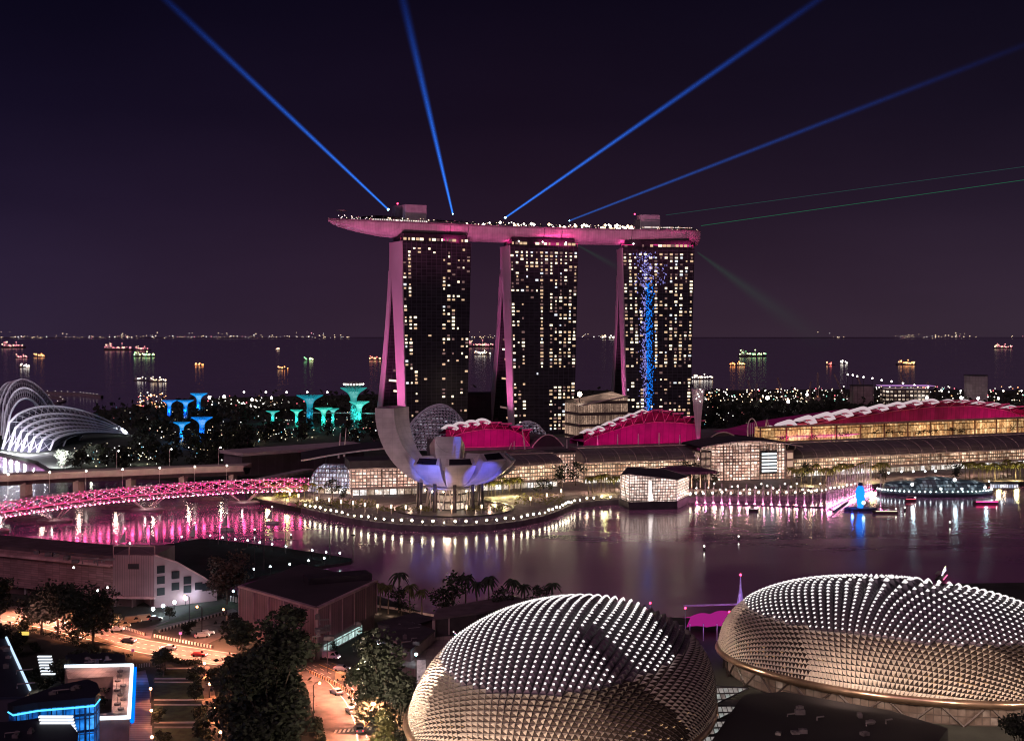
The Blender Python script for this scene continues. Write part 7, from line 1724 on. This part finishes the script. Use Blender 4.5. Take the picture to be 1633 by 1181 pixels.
tree('rain_tree', 'brownish tree beside the grandstand end', 17, 15, 2600, .55, M('leaf_brown', (.075, .045, .035), .85, var=.5, scale=.5), 112, 13, .30, 'near dark trees', gp(362, 964), .4)
tree('rain_tree', 'small warm lit tree at the bottom right kerb', 8, 7, 1300, .45, leaf_warm, 113, 9, .2, 'near dark trees', gp(612, 1196), .25)
tree('rain_tree', 'dark leafy tree in the bottom right corner', 9, 9, 1500, .45, leaf_dark, 114, 9, .2, 'near dark trees', gp(1626, 1215), .3)
tree('rain_tree', 'round clipped tree at the top of the lawns', 7.5, 5.5, 1300, .38, leaf_dark, 115, 9, .12, 'near dark trees', gp(260, 1078), .25)
tree('rain_tree', 'dark conical hedge tree left of the courtyard wing', 9, 8, 1500, .4, leaf_dark, 116, 9, .1, 'near dark trees', gp(98, 1096), .25)
sb = [tree('shrub_tree', 'small shrub', 4.0, 4.6, 420, .36, leaf_dark, 120+i, 7, .12, None, tr_=.14) for i in range(2)]
sh = [(40, 1006, 'small shrub tree by the left road edge'), (30, 1030, 'shrub left of the dark corner building roof edge'), (56, 1040, 'shrub above the short louvred stair'), (25, 1048, 'shrub by the slanting bright roof edge'), (60, 1092, 'shrub between stair and hedge tree'), (72, 1104, 'shrub behind the leaf shaped building'), (120, 1056, 'shrub behind the courtyard wing, left'), (150, 1056, 'shrub behind the courtyard wing, right'), (168, 1112, 'shrub inside the courtyard'), (160, 1132, 'lit shrub at the courtyard corner'), (310, 1088, 'shrub at the first lawn corner'), (312, 1118, 'shrub at the second lawn corner'), (252, 1150, 'shrub on the third lawn, left side'), (318, 1150, 'shrub on the third lawn, right side'), (262, 1186, 'shrub on the nearest lawn, left side'), (322, 1186, 'shrub on the nearest lawn, right side'), (338, 1084, 'shrub right of the warm path, far'), (352, 1130, 'shrub right of the warm path, near'),
      (376, 1000, 'shrub before the box hall left corner'), (390, 1018, 'shrub below the box hall left corner'), (300, 1010, 'shrub on the corner island'), (270, 986, 'shrub on the green verge'), (512, 1034, 'pinkish lit shrub below the hall, left'), (530, 1040, 'pinkish lit shrub below the hall, right'), (570, 1078, 'shrub inside the road bend'), (660, 1188, 'shrub at the foot of the near dome, left'), (640, 1196, 'shrub at the kerb before the near dome'), (20, 1120, 'shrub at the far left bottom')]
for i, (px, py, lab) in enumerate(sh):
    if i < 2: sb[i].location = gp(px, py); sb[i]['label'] = lab
    else: dup(sb[i % 2], gp(px, py), rnd.uniform(0, 6), lab, rnd.uniform(.75, 1.3))
for k_, (px, py, e_, c_) in enumerate(((640, 1190, 120, (1, .8, .6)), (645, 1150, 60, (.6, 1, .8)), (520, 1040, 120, (1, .5, .55)), (60, 1100, 120, (1, .9, .8)))): light('tree_uplight', 'POINT', gp(px, py)+V((0, -2, 1.2)), e_, c_, size=.3)
# palms along the near waterfront
np_ = [palm('palm_tree', 'palm', 11, 3.4, leaf_dark, 150+i, None, 18) for i in range(3)]
npw = [palm('palm_tree', 'palm', 9, 3.2, leaf_warm, 160+i, None, 18) for i in range(2)]
pl = [(530, 962, .8, 1, 'reddish palm above the box hall, far left'), (548, 963, .85, 1, 'reddish palm above the box hall, second'), (566, 962, .8, 1, 'reddish palm above the box hall, third'), (584, 965, .85, 1, 'reddish palm above the box hall, right end'), (606, 972, .95, 1, 'palm right behind the hall corner'), (619, 978, 1.0, 1, 'palm with lit trunk by the lit path, left'), (636, 976, 1.15, 0, 'tall palm in the group by the lit path'), (654, 982, 1.1, 1, 'palm with bright trunk, middle of the lit path'), (673, 984, .95, 1, 'lone palm with bright trunk right of the lit path'),
      (742, 982, 1.15, 0, 'tallest palm in the row behind the covered walk'), (760, 984, 1.0, 0, 'palm right of the tallest one behind the walk'), (779, 984, 1.15, 0, 'full crowned palm behind the covered walk'), (817, 982, 1.05, 0, 'palm above the right half of the covered walk'), (836, 982, .9, 0, 'small palm at the end of the covered walk'), (881, 985, 1.0, 0, 'palm peeping over the near dome left slope')]
ic = [0, 0]
for px, py, s, k_, lab in pl:
    L_ = npw if k_ else np_
    if ic[k_] < len(L_): o = L_[ic[k_]]; o.location = gp(px, py); o.scale = (s,)*3; o['label'] = lab
    else: dup(L_[ic[k_] % len(L_)], gp(px, py), rnd.uniform(0, 6), lab, s)
    ic[k_] += 1
for px, py in ((620, 980), (655, 984), (674, 986), (560, 966), (600, 976)): light('palm_uplight', 'POINT', gp(px, py)+V((.6, -1.2, 1)), 190, (1, .62, .45), size=.25)
mb = MB(); a = [gp(598, 968), gp(630, 972), gp(660, 978), gp(695, 984)]
mb.grid([[p+V((0, 0, .1)), p+V((0, 0, .8)), p+V((0, .6, .8))] for p in a]); o = mb.build('seat_wall', M('seat_wall', (.5, .38, .34), .7)); tag(o, 'low pale seat wall under the palms with lit trunks', 'low wall')
wt = [(720, 984, 1.2, 'bushy dark tree left of the tallest palm'), (708, 990, .9, 'low dark tree by the covered walk left end'), (800, 984, .8, 'low bushy tree between two palms'), (855, 988, .9, 'bushy tree right of the covered walk'), (640, 985, .8, 'dark bushy tree among the lit palms')]
for px, py, s, lab in wt: dup(bt[0], gp(px, py), rnd.uniform(0, 6), lab, s*.95)
# ================================================================== roof clutter
rnd = random.Random(77); unit_m = M('roof_unit_metal', (.16, .13, .14), .6, .2, var=.4, scale=.8); duct_m = M('duct_metal', (.22, .18, .19), .5, .3)
def clutter(name, quad_px, z, n, s=1.0):
    t = bpy.data.objects.get(name)
    q = [gp(x, y, z) for x, y in quad_px]
    for i in range(n):
        u, v = rnd.random(), rnd.random(); p = lerp(lerp(q[0], q[1], u), lerp(q[3], q[2], u), v)-t.location; a = rnd.choice((0, .4, .4, 1.2))
        mb = MB(); w, d, h_ = rnd.uniform(1, 2.8)*s, rnd.uniform(.8, 2)*s, rnd.uniform(.6, 1.5)*s
        if i % 3 == 0: mb.tube([p, p+V((0, 0, h_)), p+V((w*1.6, w*.6, h_))], .22*s, 6); mb.build('duct', duct_m, t)
        else: mb.box(p+V((0, 0, h_/2)), (w, d, h_), 0, a); mb.lathe([(d*.3, h_), (d*.3, h_+.15), (.05, h_+.2)], 8, p); mb.build('roof_unit', unit_m, t)
clutter('box_hall', [(400, 1000), (500, 1032), (575, 1000), (500, 960)], 16.5, 12)
clutter('low_building', [(600, 1034), (650, 1048), (680, 1026), (645, 1012)], 7.2, 7, .8)
clutter('low_building.001', [(612, 1006), (640, 1014), (680, 1002), (655, 996)], 6, 5, .8)
clutter('dark_building', [(0, 1030), (12, 1030), (36, 1096), (0, 1100)], 12.4, 6, .8)
clutter('dark_building.001', [(0, 1160), (60, 1160), (60, 1176), (0, 1176)], 19.9, 5, .6)
clutter('dark_building.002', [(112, 1050), (190, 1048), (194, 1058), (116, 1060)], 5.4, 7, .7)
clutter('grandstand', [(20, 884), (170, 904), (172, 897), (20, 878)], 19.2, 10, 1.1)
clutter('leaf_building', [(60, 1112), (130, 1100), (140, 1094), (90, 1102)], 16.4, 5, .7)
clutter('roof_terrace', [(1230, 1120), (1420, 1140), (1440, 1172), (1200, 1172)], 7.8, 12, .8)
# traffic signs and poles by the near roads
sm = M('sign_face', (.25, .12, .45), .5); spm = M('sign_pole', (.28, .25, .25), .5, .3)
for px, py, lab in ((652, 1148, 'small purple road sign on a pole at the right kerb'), (288, 1024, 'small road sign by the striped barrier'), (212, 1052, 'small sign pole at the head of the pavement'), (128, 1012, 'road sign under the tree clump')):
    p = gp(px, py); t = T('road_sign', lab, 'road sign', p); MB().tube([(0, 0, 0), (0, 0, 3)], .06, 5).build('pole', spm, t); MB().box((0, -.1, 2.7), (.9, .06, .7)).build('panel', sm, t)
# planters and hedge strips along the near road
for pxy, lab in ((((255, 1052), (300, 1060), (318, 1058)), 'clipped hedge strip at the head of the lawns'), (((20, 1000), (90, 1018), (150, 1038), (205, 1050)), 'clipped hedge strip along the near side of the big road'), (((505, 1150), (512, 1180), (514, 1200)), 'clipped hedge strip left of the right hand road')):
    P, L_ = along([gp(x, y) for x, y in pxy], 60); c = P[0]; mb = MB()
    for p in P:
        for q in range(14):
            d = V((rnd.uniform(-.9, .9), rnd.uniform(-.9, .9), rnd.uniform(.1, 1.3))); a = V((rnd.gauss(0, 1), rnd.gauss(0, 1), rnd.gauss(0, .6))).normalized()*.3; b = a.cross(V((rnd.gauss(0, 1), rnd.gauss(0, 1), 1))).normalized()*.2
            k = p-c+d; mb.quad(k-a, k-b, k+a, k+b)
    o = mb.build('hedge', leaf_dark); o.location = c; tag(o, lab, 'hedge')
